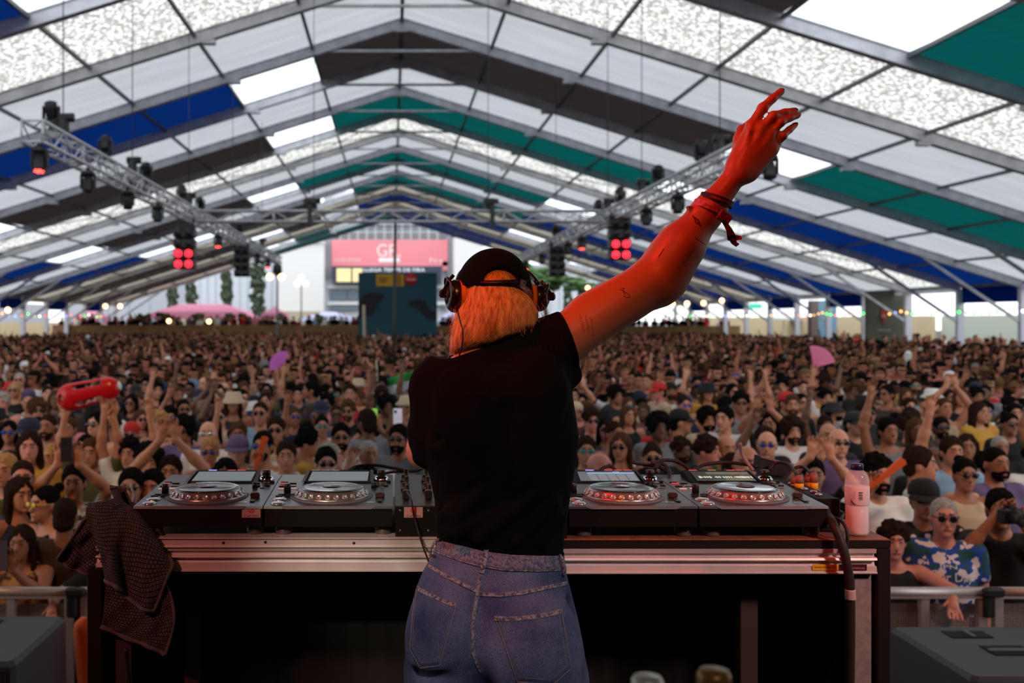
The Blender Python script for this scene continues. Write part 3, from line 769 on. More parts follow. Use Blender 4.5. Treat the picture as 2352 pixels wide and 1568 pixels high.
b = flat(1722, 697, 1750, 709, 64, .1); sgn_ = b.build('panel', mat('exit_green', (.05, .6, .4), .5, emit=(.1, .75, .5), estr=1.0), t)
b = MB(); q = W(1737, 697, 64); b.tube([(q.x, 64.05, q.z), (q.x, 64.05, q.z + 1.5)], .02, 5); b.build('hanger', M_BLACK, t)
t = thing('flood_lamp', W(1917, 680, 58), 'small warm lamp glowing under the right eave', 'lamp')
b = MB(); b.ball(W(1917, 680, 57.6), (.12, .12, .2)); b.build('bulb', M_WARM, t)
# strings of coloured bulbs under the eaves: cord and bulbs
bulbm = {'white': mat('bulb_white', (1, .9, .7), .3, emit=(1, .86, .6), estr=5), 'green': mat('bulb_green', (0, .8, .1), .3, emit=(.05, 1, .12), estr=3.5),
         'blue': mat('bulb_blue', (.2, .2, 1), .3, emit=(.30, .34, 1), estr=3.5), 'amber': mat('bulb_amber', (1, .5, .1), .3, emit=(1, .45, .10), estr=3.5), 'red': mat('bulb_red', (1, .1, .1), .3, emit=(1, .12, .10), estr=2.5)}
rnd = random.Random(3)
for side in (-1, 1):
    t = thing('festoon_lights', (RX + side * (HW - .4), 36, 1.9), 'string of coloured festoon bulbs along the %s row of posts' % ('left' if side < 0 else 'right'), 'string lights')
    pts = []; bulbs = []
    k0 = 0 if side > 0 else 5
    for k in range(k0, 13):
        for i in range(8):
            u = i / 8; y = FY(k + 1 - 1) + (BAY) * u; z = 2.02 - .16 * 4 * u * (1 - u)
            pts.append((RX + side * (HW - .35), y, z)); bulbs.append((RX + side * (HW - .35), y, z - .09))
    b = MB(); b.tube(pts, .012, 5); b.build('cord', M_BLACK, t)
    for i, p in enumerate(bulbs):
        if i % 2 and p[1] > 60: continue
        b = MB(); b.ball(p, .062, 8, 6); b.build('bulb', bulbm[rnd.choice(['white', 'white', 'green', 'blue', 'amber', 'red', 'green'])], t)
# row of warm flood bulbs deep in the right and left rear corners
for i, (px, py, Y) in enumerate(((1545, 698, 70), (1578, 697, 68), (1616, 696, 66), (1658, 690, 70), (1350, 661, 74), (242, 703, 72), (276, 703, 72), (18, 712, 62), (388, 737, 74), (480, 738, 74))):
    if i < 8: Y = FY(round((Y - 31.08) / BAY + 1))
    t = thing('globe_lamp', W(px, py, Y), 'small round glowing lamp, %s of the far lamps from the right' % (ords + ['ninth', 'tenth'])[i].replace('nearest', 'first'), 'lamp', 'far round lamps')
    b = MB(); b.ball(W(px, py, Y), .17, 10, 8); b.build('globe', M_WARM, t)
    b = MB(); q = W(px, py, Y); b.tube([(q.x, Y, q.z + .16), (q.x, Y, RZ(q.x - RX) + .05)] if i < 8 else [(q.x, Y, q.z - .16), (q.x, Y, GZ)], .012, 5); b.build('cord', M_BLACK, t)
# ------------------------------------------------------------------ DJ table
M_PLY = mat('plywood_edge', s8(150, 100, 66), .6, noise=(40, .3, s8(96, 62, 42)))
M_RAIL = mat('ribbed_aluminium', (.82, .80, .78), .34, .25, noise=(9, .35, (.55, .52, .51)))
M_SCREW = mat('screw', (.05, .05, .05), .4, .8)
M_BLK = mat('black_paint', (.009, .0085, .0085), .6, spec=.25, bump=(120, .1, .001))
M_CLOTH = mat('black_drape', (.006, .006, .006), .9)
YF = 2.50
def wx(px, Y=YF): return (px - PX0) * Y / F
def wz(py, Y=YF): return CZ - (py - PY0) * Y / F
ZT = wz(1238)                     # table top
T = thing('dj_table', (.25, 2.85, 0), 'long DJ table with ribbed aluminium front rail, black legs and wooden top', 'table')
b = MB(); b.box(((wx(215) + wx(2045)) / 2, 2.80, ZT - .010), (wx(2045) - wx(215), .60, .020), bev=.002); b.build('tabletop', M_PLY, T)
b = MB(); b.box(((wx(1000) + wx(2043)) / 2, 2.497, (ZT + wz(1257)) / 2 - .001), (wx(2043) - wx(1000), .006, ZT - wz(1257) - .002)); b.build('black_edge', M_BLK, T)['label'] = 'black painted table edge'
def ribbed(x0, x1, prof, name='front_rail'):
    """prof: list of (py, depth towards the camera)"""
    b = MB(); P = []
    for x in (x0, x1): P += [(x, YF - d, wz(py)) for py, d in prof]
    n = len(prof); b.add(P, [(i, i + 1, n + i + 1, n + i) for i in range(n - 1)] + [tuple(range(n - 1, -1, -1)), tuple(range(n, 2 * n))], False)
    return b.build(name, M_RAIL, T)
def prof_of(bands):
    pr = [(bands[0][0], -.05)]
    for y0, y1, d0, d1 in bands: pr += [(y0, d0), (y1, d1)]
    pr.append((bands[-1][1], -.05)); return pr
PL = [(1233, 1235, .008, .010), (1236, 1252, .004, .004), (1253, 1255, .011, .011), (1256, 1264, .006, .004), (1265, 1274, -.004, -.004), (1274.5, 1277, .010, .012), (1278, 1283, .004, -.004), (1284, 1291, -.004, -.002), (1292, 1306, .008, .010), (1306.5, 1309.5, .013, .013)]
PR = [(1259, 1269, .008, .006), (1270, 1278, -.004, -.004), (1279, 1284, .010, .012), (1285, 1290, .004, -.004), (1291, 1298, -.004, -.002), (1299, 1311, .008, .010), (1311.5, 1314.5, .013, .013)]
ribbed(wx(222), wx(1120), prof_of(PL)); ribbed(wx(1120), wx(2010), prof_of(PR))
for px, py in ((514, 1245.5), (813, 1246), (610, 1244)):
    b = MB(); b.lathe((wx(px), YF - .0045, wz(py)), [(.0035, .004), (.0038, 0), (.0022, -.0015), (0, -.001)], 10, 'Y'); b.build('screw', M_SCREW, T)
# legs and frame
def leg(x0, x1, z1, y=YF + .01, m=M_BLK, d=.05, nm='leg'):
    b = MB(); b.box(((x0 + x1) / 2, y + d / 2, z1 / 2), (x1 - x0, d, z1), bev=.003); return b.build(nm, m, T)
M_LEGM = mat('worn_aluminium', (.34, .32, .32), .55, .5, noise=(60, .12, (.42, .40, .39)))
leg(wx(205), wx(240), wz(1300), YF - .02); leg(wx(2012), wx(2045), ZT - .021, YF - .004)
leg(wx(1965), wx(2008), wz(1318), m=M_LEGM); leg(wx(262), wx(300), wz(1318), m=mat('brown_leg', (.05, .035, .032), .6))
leg(wx(400), wx(438), wz(1312), YF + .12, m=mat('brown_leg')); leg(wx(1738), wx(1782), wz(1316), YF + .12, m=mat('brown_leg'))
leg(wx(2012), wx(2045), ZT - .021, 3.04); leg(wx(215), wx(250), ZT - .021, 3.04)
# black drape hung behind the table legs
b = MB(); P = []
nx = 90
for i in range(nx):
    x = wx(216) + (wx(2040) - wx(216)) * i / (nx - 1)
    for z in (ZT - .022, .5, .01): P.append((x, 2.98 + .012 * math.sin(i * 1.9) * (1.2 - z), z))
b.grid(P, nx, 3); o = b.build('drape', M_CLOTH, T)
b = MB(); P = []
for i in range(30):
    y = 2.56 + .42 * i / 29
    for z in (ZT - .022, .5, .01): P.append((wx(224) + .006 * math.sin(i * 2), y, z))
b.grid(P, 30, 3); b.build('side_drape', M_CLOTH, T)
b = MB(); P = []
for i in range(30):
    y = 2.56 + .42 * i / 29
    for z in (ZT - .022, .5, .01): P.append((wx(2034) + .006 * math.sin(i * 2), y, z))
b.grid(P, 30, 3); b.build('side_drape', M_CLOTH, T)
# stickers on the rail
M_YEL = mat('sticker_yellow', s8(225, 180, 20), .5); M_MAR = mat('sticker_maroon', s8(70, 24, 40), .5)
def fplate(px0, py0, px1, py1, y, th, m, parent, nm):
    b = MB(); b.box(((wx(px0) + wx(px1)) / 2, y - th / 2, (wz(py0) + wz(py1)) / 2), (wx(px1) - wx(px0), th, wz(py0) - wz(py1))); return b.build(nm, m, parent)
def lett(s, px, py, hpx, wpx, y, m, parent, nm='lettering'):
    vs, fs = text_mesh(s); ys = [v[1] for v in vs]; xs = [v[0] for v in vs]
    k = hpx * YF / F / (max(ys) - min(ys)); kx = wpx * YF / F / (max(xs) - min(xs)); my = (max(ys) + min(ys)) / 2; mx = (max(xs) + min(xs)) / 2
    b = MB(); b.add([(wx(px) + (v[0] - mx) * kx, y, wz(py) + (v[1] - my) * k) for v in vs], fs, False); return b.build(nm, m, parent)
st = fplate(1862, 1293, 1921, 1307, YF - .0105, .001, M_YEL, T, 'yellow_sticker'); lett('StandardAmega 500', 1891, 1300, 5, 50, YF - .0118, M_BLK, st)
st = fplate(1922, 1293, 1986, 1307, YF - .0105, .001, M_MAR, T, 'maroon_sticker'); lett('e', 1932, 1300, 9, 9, YF - .0118, mat('sticker_pink', s8(220, 150, 170), .5), st); lett('Eurotruss', 1964, 1301, 5, 34, YF - .0118, mat('sticker_pink'), st)

# ------------------------------------------------------------------ media players
M_DECK = mat('player_top', (.035, .038, .044), .28, .25, noise=(30, .3, (.045, .048, .055)))
M_BODY = mat('player_body', (.005, .005, .005), .6, spec=.2)
M_EDGE = mat('player_edge', (.15, .16, .17), .6, 0, spec=.3)
M_KNOB = mat('knob_black', (.012, .011, .011), .35); M_CHR = mat('chrome', (.8, .8, .8), .12, 1.0)
M_JOG = mat('jog_ring', (.40, .38, .36), .28, .75); M_DISC = mat('jog_disc', (.03, .03, .034), .14, .3, coat=.6)
M_DIMP = mat('jog_dimple', (.72, .70, .66), .25, .7); M_FEET = mat('player_foot', (.10, .075, .07), .4)
M_PAD = mat('pad_lit_pink', (.7, .5, .45), .4, emit=(1, .6, .5), estr=.3); M_PADR = mat('pad_lit_red', (.4, .04, .05), .4, emit=(1, .08, .10), estr=.45); M_PADB = mat('pad_lit_blue', (.3, .3, 1), .4, emit=(.35, .35, 1), estr=1.0)
M_SILV = mat('button_silver', (.66, .68, .66), .22, .8)
def screen_mat(name, kind):
    m = bpy.data.materials.new(name); m.use_nodes = True; nt = m.node_tree; p = nt.nodes['Principled BSDF']
    p.inputs['Roughness'].default_value = .08; p.inputs['Base Color'].default_value = (.015, .018, .02, 1); p.inputs['Coat Weight'].default_value = .5
    return m
M_SCR = screen_mat('screen_glass_glow', 0); _q = M_SCR.node_tree.nodes['Principled BSDF']; _q.inputs['Emission Color'].default_value = (.34, .38, .40, 1); _q.inputs['Emission Strength'].default_value = .55; _q.inputs['IOR'].default_value = 2.0  # grey emission stands in for bright sky reflected in the glass
M_SCRL = mat('screen_lit_grey', (.05, .06, .07), .12, emit=(.22, .27, .30), estr=.55, coat=.5); M_SCRBLUE = mat('screen_lit_blue', (.1, .3, .5), .2, emit=(.18, .42, .70), estr=.9)
M_SCRD = mat('screen_lit_dark', (.02, .025, .02), .12, emit=(.035, .045, .035), estr=.8, coat=.5); M_WAVE = mat('screen_wave', (.6, .6, .4), .3, emit=(.75, .74, .50), estr=.9); M_WAVEL = mat('screen_wave_olive', (.3, .3, .1), .3, emit=(.35, .36, .16), estr=.8)
PW_ = .329; YB0 = 2.505
def player(px_left, label, n, scr):
    """deck with its top plate, jog wheel, tilted screen, pads, fader, knobs and feet"""
    x0 = wx(px_left, YB0); x1 = x0 + PW_ - .004; cx = (x0 + x1) / 2; y0 = YB0; yb = y0 + .44
    zf = wz(1163, y0); zb = zf + .012; zbot = ZT + .030
    t = thing('media_player', (cx, y0 + .22, ZT), label, 'dj deck', 'DJ media players on the table')
    def zt(y): return zf + (y - y0) / .32 * (zb - zf) if y < y0 + .32 else zb
    b = MB()
    P = [(y0, zbot), (y0, zf - .003), (y0 + .32, zb - .003), (yb, zb - .003), (yb, zbot)]
    b.add([(x0 + .002, y, z) for y, z in P] + [(x1 - .002, y, z) for y, z in P], [(0, 1, 2, 3, 4), (9, 8, 7, 6, 5)] + [(i, (i + 1) % 5, 5 + (i + 1) % 5, 5 + i) for i in range(5)], False)
    b.build('body', M_BODY, t)
    b = MB(); P = [(y0 - .004, zf - .005), (y0 - .002, zf + .001), (y0 + .32, zb), (yb, zb), (yb, zb - .004)]
    b.add([(x0, y, z) for y, z in P] + [(x1, y, z) for y, z in P], [(i, i + 1, 6 + i, 5 + i) for i in range(4)] + [(0, 1, 2, 3, 4), (9, 8, 7, 6, 5)], False)
    tp = b.build('top_plate', M_DECK, t)
    # bright chamfer on the front lip
    b = MB(); b.add([(x0 + .055, y0 - .0065, zf - .0055), (x1 - .055, y0 - .0065, zf - .0055), (x1 - .04, y0 - .003, zf + .0018), (x0 + .04, y0 - .003, zf + .0018)], [(0, 1, 2, 3)], False); b.build('front_lip', M_EDGE, tp)
    # jog wheel
    jy = y0 + .128; jz = zt(jy); R = .0985; jc = Vector((cx, jy, jz))
    b = MB(); b.lathe(jc, [(R + .011, -.006), (R + .011, .0015), (R + .004, .002), (R, -.002)], 64); b.build('jog_rim', M_EDGE, t)
    b = MB(); b.lathe(jc, [(R, -.004), (R + .001, .003), (R - .002, .006), (R - .012, .018), (R - .014, .0215), (0, .0215)], 64); jw = b.build('jog_wheel', M_JOG, t)
    b = MB(); b.lathe(jc, [(R - .0155, .0212), (R - .017, .0235), (R - .03, .0240), (0, .0245)], 64); b.build('jog_disc', M_DISC, jw)
    b = MB(); b.lathe(jc, [(.024, .0244), (.024, .0252), (0, .0254)], 32); b.build('jog_display', mat('jog_display', (.03, .03, .033), .1), jw)
    for k in range(26):
        a = 2 * math.pi * (k + .3 * n) / 26; u = Vector((math.cos(a), math.sin(a), 0))
        c = jc + u * (R - .0055) + Vector((0, 0, .0115)); nn = (u + Vector((0, 0, .75))).normalized()
        rot = nn.to_track_quat('Z', 'Y').to_matrix()
        b = MB(); b.lathe(c, [(.0078, .0005), (.0070, .0018), (.0050, .0012), (0, -.0012)], 12, rot=rot); b.build('dimple', M_DIMP, jw)
    # screen
    sx0, sx1 = x0 + .075, x1 - .060; yA, yB = y0 + .29, y0 + .40; zA = zb + .001; zB = wz(1080, yB)
    def sp(u, v, o=0.0):
        nrm = Vector((0, -(zB - zA), (yB - yA))).normalized()
        return Vector((sx0 + (sx1 - sx0) * u, yA + (yB - yA) * v, zA + (zB - zA) * v)) + nrm * o
    b = MB(); vs = [sp(0, 0), sp(1, 0), sp(1, 1), sp(0, 1)]; bk = [Vector((sx0, yA, zb - .002)), Vector((sx1, yA, zb - .002)), Vector((sx1, yB + .02, zb - .002)), Vector((sx0, yB + .02, zb - .002))]
    b.add(vs + bk, [(0, 1, 2, 3), (4, 5, 1, 0), (5, 6, 2, 1), (6, 7, 3, 2), (7, 4, 0, 3)], False); sh = b.build('screen_housing', M_BODY, t)
    b = MB(); q = [sp(-.035, -.03, .001), sp(.02, .0, .004), sp(.055, .97, .004), sp(.0, .97, .001)]; b.add(q, [(0, 1, 2, 3)], False); b.build('screen_bezel', M_EDGE if n < 2 else M_BODY, sh)
    b = MB(); q = [sp(1.035, -.03, .001), sp(.98, .0, .004), sp(.975, .97, .004), sp(1.02, .97, .001)]; b.add(q, [(0, 1, 2, 3)], False); b.build('screen_bezel', M_EDGE if n < 2 else M_BODY, sh)
    b = MB(); b.add([sp(.06, .05, .0035), sp(.94, .05, .0035), sp(.95, .80, .0035), sp(.09, .80, .0035)], [(0, 1, 2, 3)], False)
    g = b.build('screen', {0: M_SCR, 1: M_SCR, 2: M_SCRL, 3: M_SCRD}[scr], sh)
    b = MB(); rows = []
    if scr == 2:
        b.add([sp(.22, .62, .004), sp(.93, .62, .004), sp(.935, .70, .004), sp(.23, .70, .004)], [(0, 1, 2, 3)], False)
        b.add([sp(.62, .73, .004), sp(.72, .73, .004), sp(.72, .79, .004), sp(.62, .79, .004)], [(0, 1, 2, 3)], False); b.build('screen_row', M_SCRBLUE, g)
        b = MB()
        for r in range(7):
            for c_ in range(5):
                u = .22 + c_ * .145; v = .08 + r * .075; b.add([sp(u, v, .004), sp(u + .12, v, .004), sp(u + .12, v + .012, .004), sp(u, v + .012, .004)], [(0, 1, 2, 3)], False)
        b.build('screen_text', mat('screen_text', (.5, .6, .6), .4, emit=(.45, .55, .58), estr=.6), g)
    if scr == 3:
        rr = random.Random(5)
        for i in range(40):
            u = .14 + i * .02; hgt = rr.choice([.03, .06, .08, .02]);
            if i in (10, 11, 17, 25): continue
            b.add([sp(u, .34 - hgt, .004), sp(u + .013, .34 - hgt, .004), sp(u + .013, .34 + hgt, .004), sp(u, .34 + hgt, .004)], [(0, 1, 2, 3)], False)
        b.build('waveform', M_WAVE, g); b = MB()
        for v in (.70, .60): b.add([sp(.3, v, .004), sp(.93, v, .004), sp(.93, v + .02, .004), sp(.3, v + .02, .004)], [(0, 1, 2, 3)], False)
        for v in (.10, .16, .22): b.add([sp(.5, v, .004), sp(.9, v, .004), sp(.9, v + .012, .004), sp(.5, v + .012, .004)], [(0, 1, 2, 3)], False)
        b.build('overview_line', M_WAVEL, g)
    # lit hot-cue strip above the screen
    cols = {0: [M_BODY, M_PADB, M_BODY, M_PADR, M_PADR, M_BODY], 1: [M_SILV, M_SILV, M_SILV, M_BODY, M_BODY, M_BODY], 2: [M_BODY, M_PADB, M_BODY, M_PADR, M_PADR, M_PADR], 3: [M_PADR, M_BODY, M_PADR, M_BODY, M_PADR, M_PADR]}[n]
    for i, m in enumerate(cols):
        u = .08 + i * .145; b = MB(); b.add([sp(u, .86, .0045), sp(u + .125, .86, .0045), sp(u + .125, .93, .0045), sp(u, .93, .0045)], [(0, 1, 2, 3)], False); b.build('cue_button', m, sh)
    # controls right of the screen: rotary selector with chrome skirt
    cxk = x1 - .033; cyk = y0 + .335
    b = MB(); b.lathe((cxk, cyk, zb), [(.021, 0), (.022, .004), (.017, .012), (.012, .013), (0, .013)], 20); sk = b.build('selector_knob', M_CHR, t)
    b = MB(); b.lathe((cxk, cyk, zb + .012), [(.012, 0), (.012, .016), (.010, .018), (0, .018)], 16); b.build('knob_cap', M_KNOB, sk)
    for i, (dx, dy, w, d, hgt) in enumerate(((-.052, .275, .016, .010, .006), (-.028, .29, .016, .010, .004), (-.045, .245, .014, .008, .004), (-.020, .25, .014, .008, .004), (-.03, .225, .016, .008, .003), (-.012, .30, .012, .012, .006))):
        b = MB(); b.box((x1 + dx, y0 + dy, zt(y0 + dy) + hgt / 2), (w, d, hgt), bev=.001); b.build('button', M_SILV if i % 3 == 1 else M_KNOB, t)
    b = MB(); b.lathe((x1 - .052, y0 + .235, zt(y0 + .235)), [(.008, 0), (.007, .014), (0, .014)], 14); b.build('knob', M_KNOB, t)
    # pitch fader
    fx = x1 - .034
    b = MB(); b.box((fx, y0 + .12, zt(y0 + .12) + .0006), (.012, .15, .0016)); fd = b.build('fader_slot', M_KNOB, t)
    b = MB(); b.box((fx, y0 + .105, zt(y0 + .1) + .007), (.024, .016, .014), bev=.003); b.build('fader_cap', mat('fader_dark', (.05, .02, .02), .4), fd)
    b = MB(); b.box((x1 - .058, y0 + .045, zt(y0 + .04) + .001), (.022, .012, .0014)); b.build('button', M_SILV, t)
    # left side: cue / play buttons, toggle, small pads
    lx = x0 + .032
    for i, dy in enumerate((.03, .075)):
        b = MB(); b.lathe((lx, y0 + dy, zt(y0 + dy)), [(.0185, 0), (.019, .002), (.015, .005), (.013, .0045), (0, .0045)], 20); b.build('play_button' if i == 0 else 'cue_ring', M_SILV if i == 0 else M_SILV, t)
    for i, (dx, dy) in enumerate(((.025, .115), (.050, .115), (.03, .135), (.055, .135))):
        b = MB(); b.box((x0 + dx, y0 + dy, zt(y0 + dy) + .002), (.018, .008, .004), bev=.001); b.build('button', M_KNOB, t)
    b = MB(); b.lathe((x0 + .042, y0 + .165, zt(y0 + .165)), [(.0095, 0), (.0095, .022), (.008, .024), (0, .024)], 14); b.build('knob', M_KNOB, t)
    for i, (dx, dy, m) in enumerate(((.022, .21, M_PAD), (.052, .215, M_PAD), (.020, .245, M_KNOB), (.048, .25, M_SILV), (.02, .28, M_PADR), (.045, .285, M_KNOB), (.02, .30, M_KNOB))):
        b = MB(); b.box((x0 + dx, y0 + dy, zt(y0 + dy) + .0015), (.020, .009, .003), bev=.001); b.build('pad', m, t)
    # maker's name printed in front of the wheel
    vs, fs = text_mesh('PIONEER'); b = MB(); b.add([(cx - .03 + v[0] * .012, y0 + .0105 + v[1] * .006, zt(y0 + .01) + .0006) for v in vs], fs, False); b.build('lettering', M_SILV, tp)
    for sx in (x0 + .045, x1 - .025):
        b = MB(); b.lathe((sx, y0 + .045, ZT + .0005), [(.021, 0), (.0215, .002), (.0215, .0285), (.018, .0297), (0, .0297)], 22); b.build('foot', M_FEET, t)
        b = MB(); b.lathe((sx, y0 + .39, ZT + .0005), [(.021, 0), (.021, .0297), (0, .0297)], 14); b.build('foot', M_FEET, t)
    return t, x0, x1
def sticker(px, parent):
    st = fplate(px - 21.5, 1163.5, px + 21.5, 1189, YB0 - .0006, .0008, mat('label_rose', s8(196, 150, 140), .5), parent, 'rental_sticker')
    b = MB(); c = Vector((wx(px), YB0 - .0017, wz(1172))); b.tube([c + Vector((.0068 * math.cos(a), 0, .0065 * math.sin(a))) for a in [k * math.pi / 10 for k in range(20)]], .0011, 6, closed=True)
    b.tube([c + Vector((-.003, 0, -.004)), c + Vector((0, 0, .001)), c + Vector((.003, 0, -.004))], .0011, 6); b.tube([c + Vector((0, 0, 0)), c + Vector((.008, 0, .0085))], .0012, 6)
    b.build('logo', mat('label_red', (.8, .03, .03), .5), st)
    lett('Call', px - 9, 1185, 4.5, 14, YB0 - .0018, M_BLK, st); lett('*', px, 1184, 3.5, 3.5, YB0 - .0018, mat('label_red'), st); lett('Play', px + 10.5, 1185.3, 5, 14, YB0 - .0018, M_BLK, st)
p1, _, _ = player(307, 'black media player at the far left of the row, sticker on its front', 0, 0); sticker(576.5, p1)
p2, _, _ = player(606, 'black media player second from the left, beside the mixer', 1, 1)
p3, _, _ = player(1306, 'media player right of the woman, blue list on its screen', 2, 2)
p4, _, _ = player(1605, 'media player at the far right of the row, waveform on its screen', 3, 3)
# mixer
mx0, mx1 = wx(905, YB0) + .003, wx(1306, YB0) - .004; mcx = (mx0 + mx1) / 2
mz0, mz1 = wz(1160, YB0), wz(1160, YB0) + .016
t = thing('dj_mixer', (mcx, 2.72, ZT), 'black DJ mixer with rows of knobs, half hidden behind the woman', 'mixer')
b = MB(); P = [(YB0, ZT + .001), (YB0, mz0 - .002), (YB0 + .40, mz1 - .002), (YB0 + .40, ZT + .001)]
b.add([(mx0, y, z) for y, z in P] + [(mx1, y, z) for y, z in P], [(0, 1, 2, 3), (7, 6, 5, 4)] + [(i, (i + 1) % 4, 4 + (i + 1) % 4, 4 + i) for i in range(4)], False); mb_ = b.build('body', M_BODY, t)
b = MB(); b.add([(mx0, YB0 - .002, mz0 - .001), (mx1, YB0 - .002, mz0 - .001), (mx1, YB0 + .40, mz1 - .001), (mx0, YB0 + .40, mz1 - .001), (mx0, YB0 - .002, mz0 - .004), (mx1, YB0 - .002, mz0 - .004)], [(0, 1, 2, 3), (4, 5, 1, 0)], False); b.build('top_plate', mat('mixer_top', (.05, .046, .043), .4, .3), t)
rr = random.Random(9)
for c_ in range(7):
    for r_ in range(6):
        x = mx0 + .028 + c_ * .058; y = YB0 + .07 + r_ * .055; z = mz0 + (y - YB0) * .04
        if r_ == 0 and c_ in (0, 1, 3, 4, 6):
            b = MB(); b.box((x, y, z + .012), (.018, .022, .024), bev=.003); b.build('fader_cap', M_KNOB, t); continue
        h_ = .020 + .006 * (r_ % 2)
        b = MB(); b.lathe((x + (.004 if r_ % 2 else -.004), y, z), [(.0085, 0), (.0085, .006), (.0065, .008), (.006, h_), (0, h_)], 12); k = b.build('knob', M_KNOB, t)
        if (c_ + r_) % 3 == 0:
            b = MB(); b.lathe((x + (.004 if r_ % 2 else -.004), y, z + h_ + .0002), [(.005, 0), (0, .0006)], 10); b.build('knob_cap', mat('knob_red', (.35, .04, .03), .4), k)
for px in (919, 984):
    for py in (1173, 1219):
        b = MB(); b.lathe((wx(px), YB0 - .0003, wz(py)), [(.0028, 0), (.0024, -.0012), (0, -.0008)], 10, 'Y'); b.build('screw', mat('screw_bright', (.5, .5, .5), .3, .9), mb_)
sticker(949.5, mb_)
# small effects box at the right rear with jack plugs
bx0, bx1 = wx(1905, YB0) + .004, wx(1905, YB0) + .062
t = thing('connector_box', ((bx0 + bx1) / 2, 2.76, ZT), 'small black connector box tucked beside the rightmost player', 'audio box')
b = MB(); b.box(((bx0 + bx1) / 2, 2.78, ZT + .044), (bx1 - bx0, .40, .086), bev=.003); b.build('body', M_BODY, t)
for i in range(5):
    b = MB(); b.lathe((bx0 + .022 + .006 * (i % 2), 2.63 + i * .045, ZT + .087), [(.009, 0), (.009, .004), (.006, .006), (0, .006)], 14); b.build('socket', M_SILV, t)
def plug(px, py0, py1, Y, label):
    c = W(px, py1, Y); h = W(px, py0, Y).z - c.z
    t = thing('jack_plug', c, label, 'plug', 'jack plugs with yellow bands')
    b = MB(); b.lathe(c, [(.009, 0), (.0115, .001), (.0115, h * .45), (.010, h * .46)], 16); b.build('yellow_band', M_YEL, t)
    b = MB(); b.lathe(c, [(.010, h * .46), (.0125, h * .5), (.009, h), (.004, h * 1.02)], 10); b.build('boot', mat('plug_boot', s8(140, 92, 76), .5), t)
    return c + Vector((0, 0, h))
pl = []
for i, (px, a, c_, Y) in enumerate(((1826, 1094, 1126, 2.80), (1836, 1092, 1124, 2.76), (1858, 1090, 1122, 2.84), (1869, 1086, 1126, 2.80))):
    pl.append(plug(px, a, c_, Y, 'brown jack plug with yellow band, %s from the left in its row' % ('first', 'second', 'third', 'fourth')[i]))
M_CABLE = mat('cable_black', (.024, .020, .020), .5, spec=.3)
def cable(pts, r, label, name='cable', m=M_CABLE, Y=None, sub=6):
    """smooth cable through points (px, py, Y)"""
    P = [W(*p) for p in pts]; out = []
    for i in range(len(P) - 1):
        p0, p1, p2, p3 = P[max(i - 1, 0)], P[i], P[i + 1], P[min(i + 2, len(P) - 1)]
        for k in range(sub):
            u = k / sub; out.append(.5 * ((2 * p1) + (p2 - p0) * u + (2 * p0 - 5 * p1 + 4 * p2 - p3) * u * u + (3 * p1 - p0 - 3 * p2 + p3) * u ** 3))
    out.append(P[-1]); b = MB(); b.tube(out, r, 8); o = b.build(name, m, origin=P[0]); tagd(o, label, 'cable'); return o
cable([(790, 1092, 2.93), (815, 1072, 2.98), (860, 1068, 3.0), (900, 1074, 3.0), (948, 1082, 2.98), (985, 1072, 2.96), (1030, 1080, 2.96)], .0045, 'dark cable looping above the second player into the mixer')
cable([(868, 1090, 3.02), (900, 1084, 3.0), (950, 1080, 3.0), (990, 1064, 2.98), (1040, 1085, 2.98)], .004, 'second dark cable running behind the left side of the mixer')
cable([(1370, 1086, 2.93), (1390, 1072, 2.95), (1405, 1072, 2.95), (1420, 1087, 2.93)], .005, 'short dark cable hump behind the blue-list player')
cable([(1455, 1062, 2.98), (1480, 1066, 3.0), (1512, 1072, 3.0), (1545, 1088, 2.96)], .0055, 'dark cable sloping down towards the gap between the right players')
cable([(1497, 1064, 2.97), (1530, 1056, 3.0), (1560, 1062, 3.0), (1586, 1080, 2.98)], .0055, 'arched dark cable above the gap between the right players')
cable([(1505, 1075, 2.95), (1520, 1065, 2.97), (1537, 1080, 2.93), (1535, 1112, 2.86)], .0055, 'dark cable dropping in front of the gap between the right players')
cable([(1592, 1082, 2.97), (1615, 1068, 3.0), (1660, 1062, 3.01), (1705, 1065, 3.0), (1740, 1072, 2.98)], .0055, 'long brown cable arching over the waveform player')
cable([(1700, 1018, 2.99), (1703, 1040, 3.0), (1716, 1062, 2.99), (1730, 1080, 2.98)], .0055, 'grey cable end sticking up behind the waveform player', m=mat('cable_grey', (.30, .27, .25), .4))
cable([(1766, 1078, 2.95), (1785, 1062, 2.95), (1812, 1066, 2.9), (1831, 1092, 2.79)], .0045, 'thin cable bending into the first pair of yellow plugs')
cable([(1800, 1108, 2.86), (1820, 1078, 2.9), (1845, 1072, 2.9), (1864, 1088, 2.82)], .005, 'thick cable bending into the second pair of yellow plugs')
# slanted power block
t = thing('power_block', W(1785, 1080, 3.0), 'tilted black power block leaning behind the waveform player', 'power block')
a, c_ = W(1747, 1048, 2.99), W(1822, 1068, 2.99); d_ = W(1812, 1096, 2.97); e_ = W(1742, 1086, 2.97)
b = MB(); b.prism([a, c_, d_, e_], (0, .05, 0)); b.build('case', M_BODY, t)
b = MB(); b.bar(a + Vector((0, -.002, 0)), c_ + Vector((0, -.002, 0)), .004, .006); b.build('edge_strip', mat('grey_edge', (.25, .24, .24), .4), t)
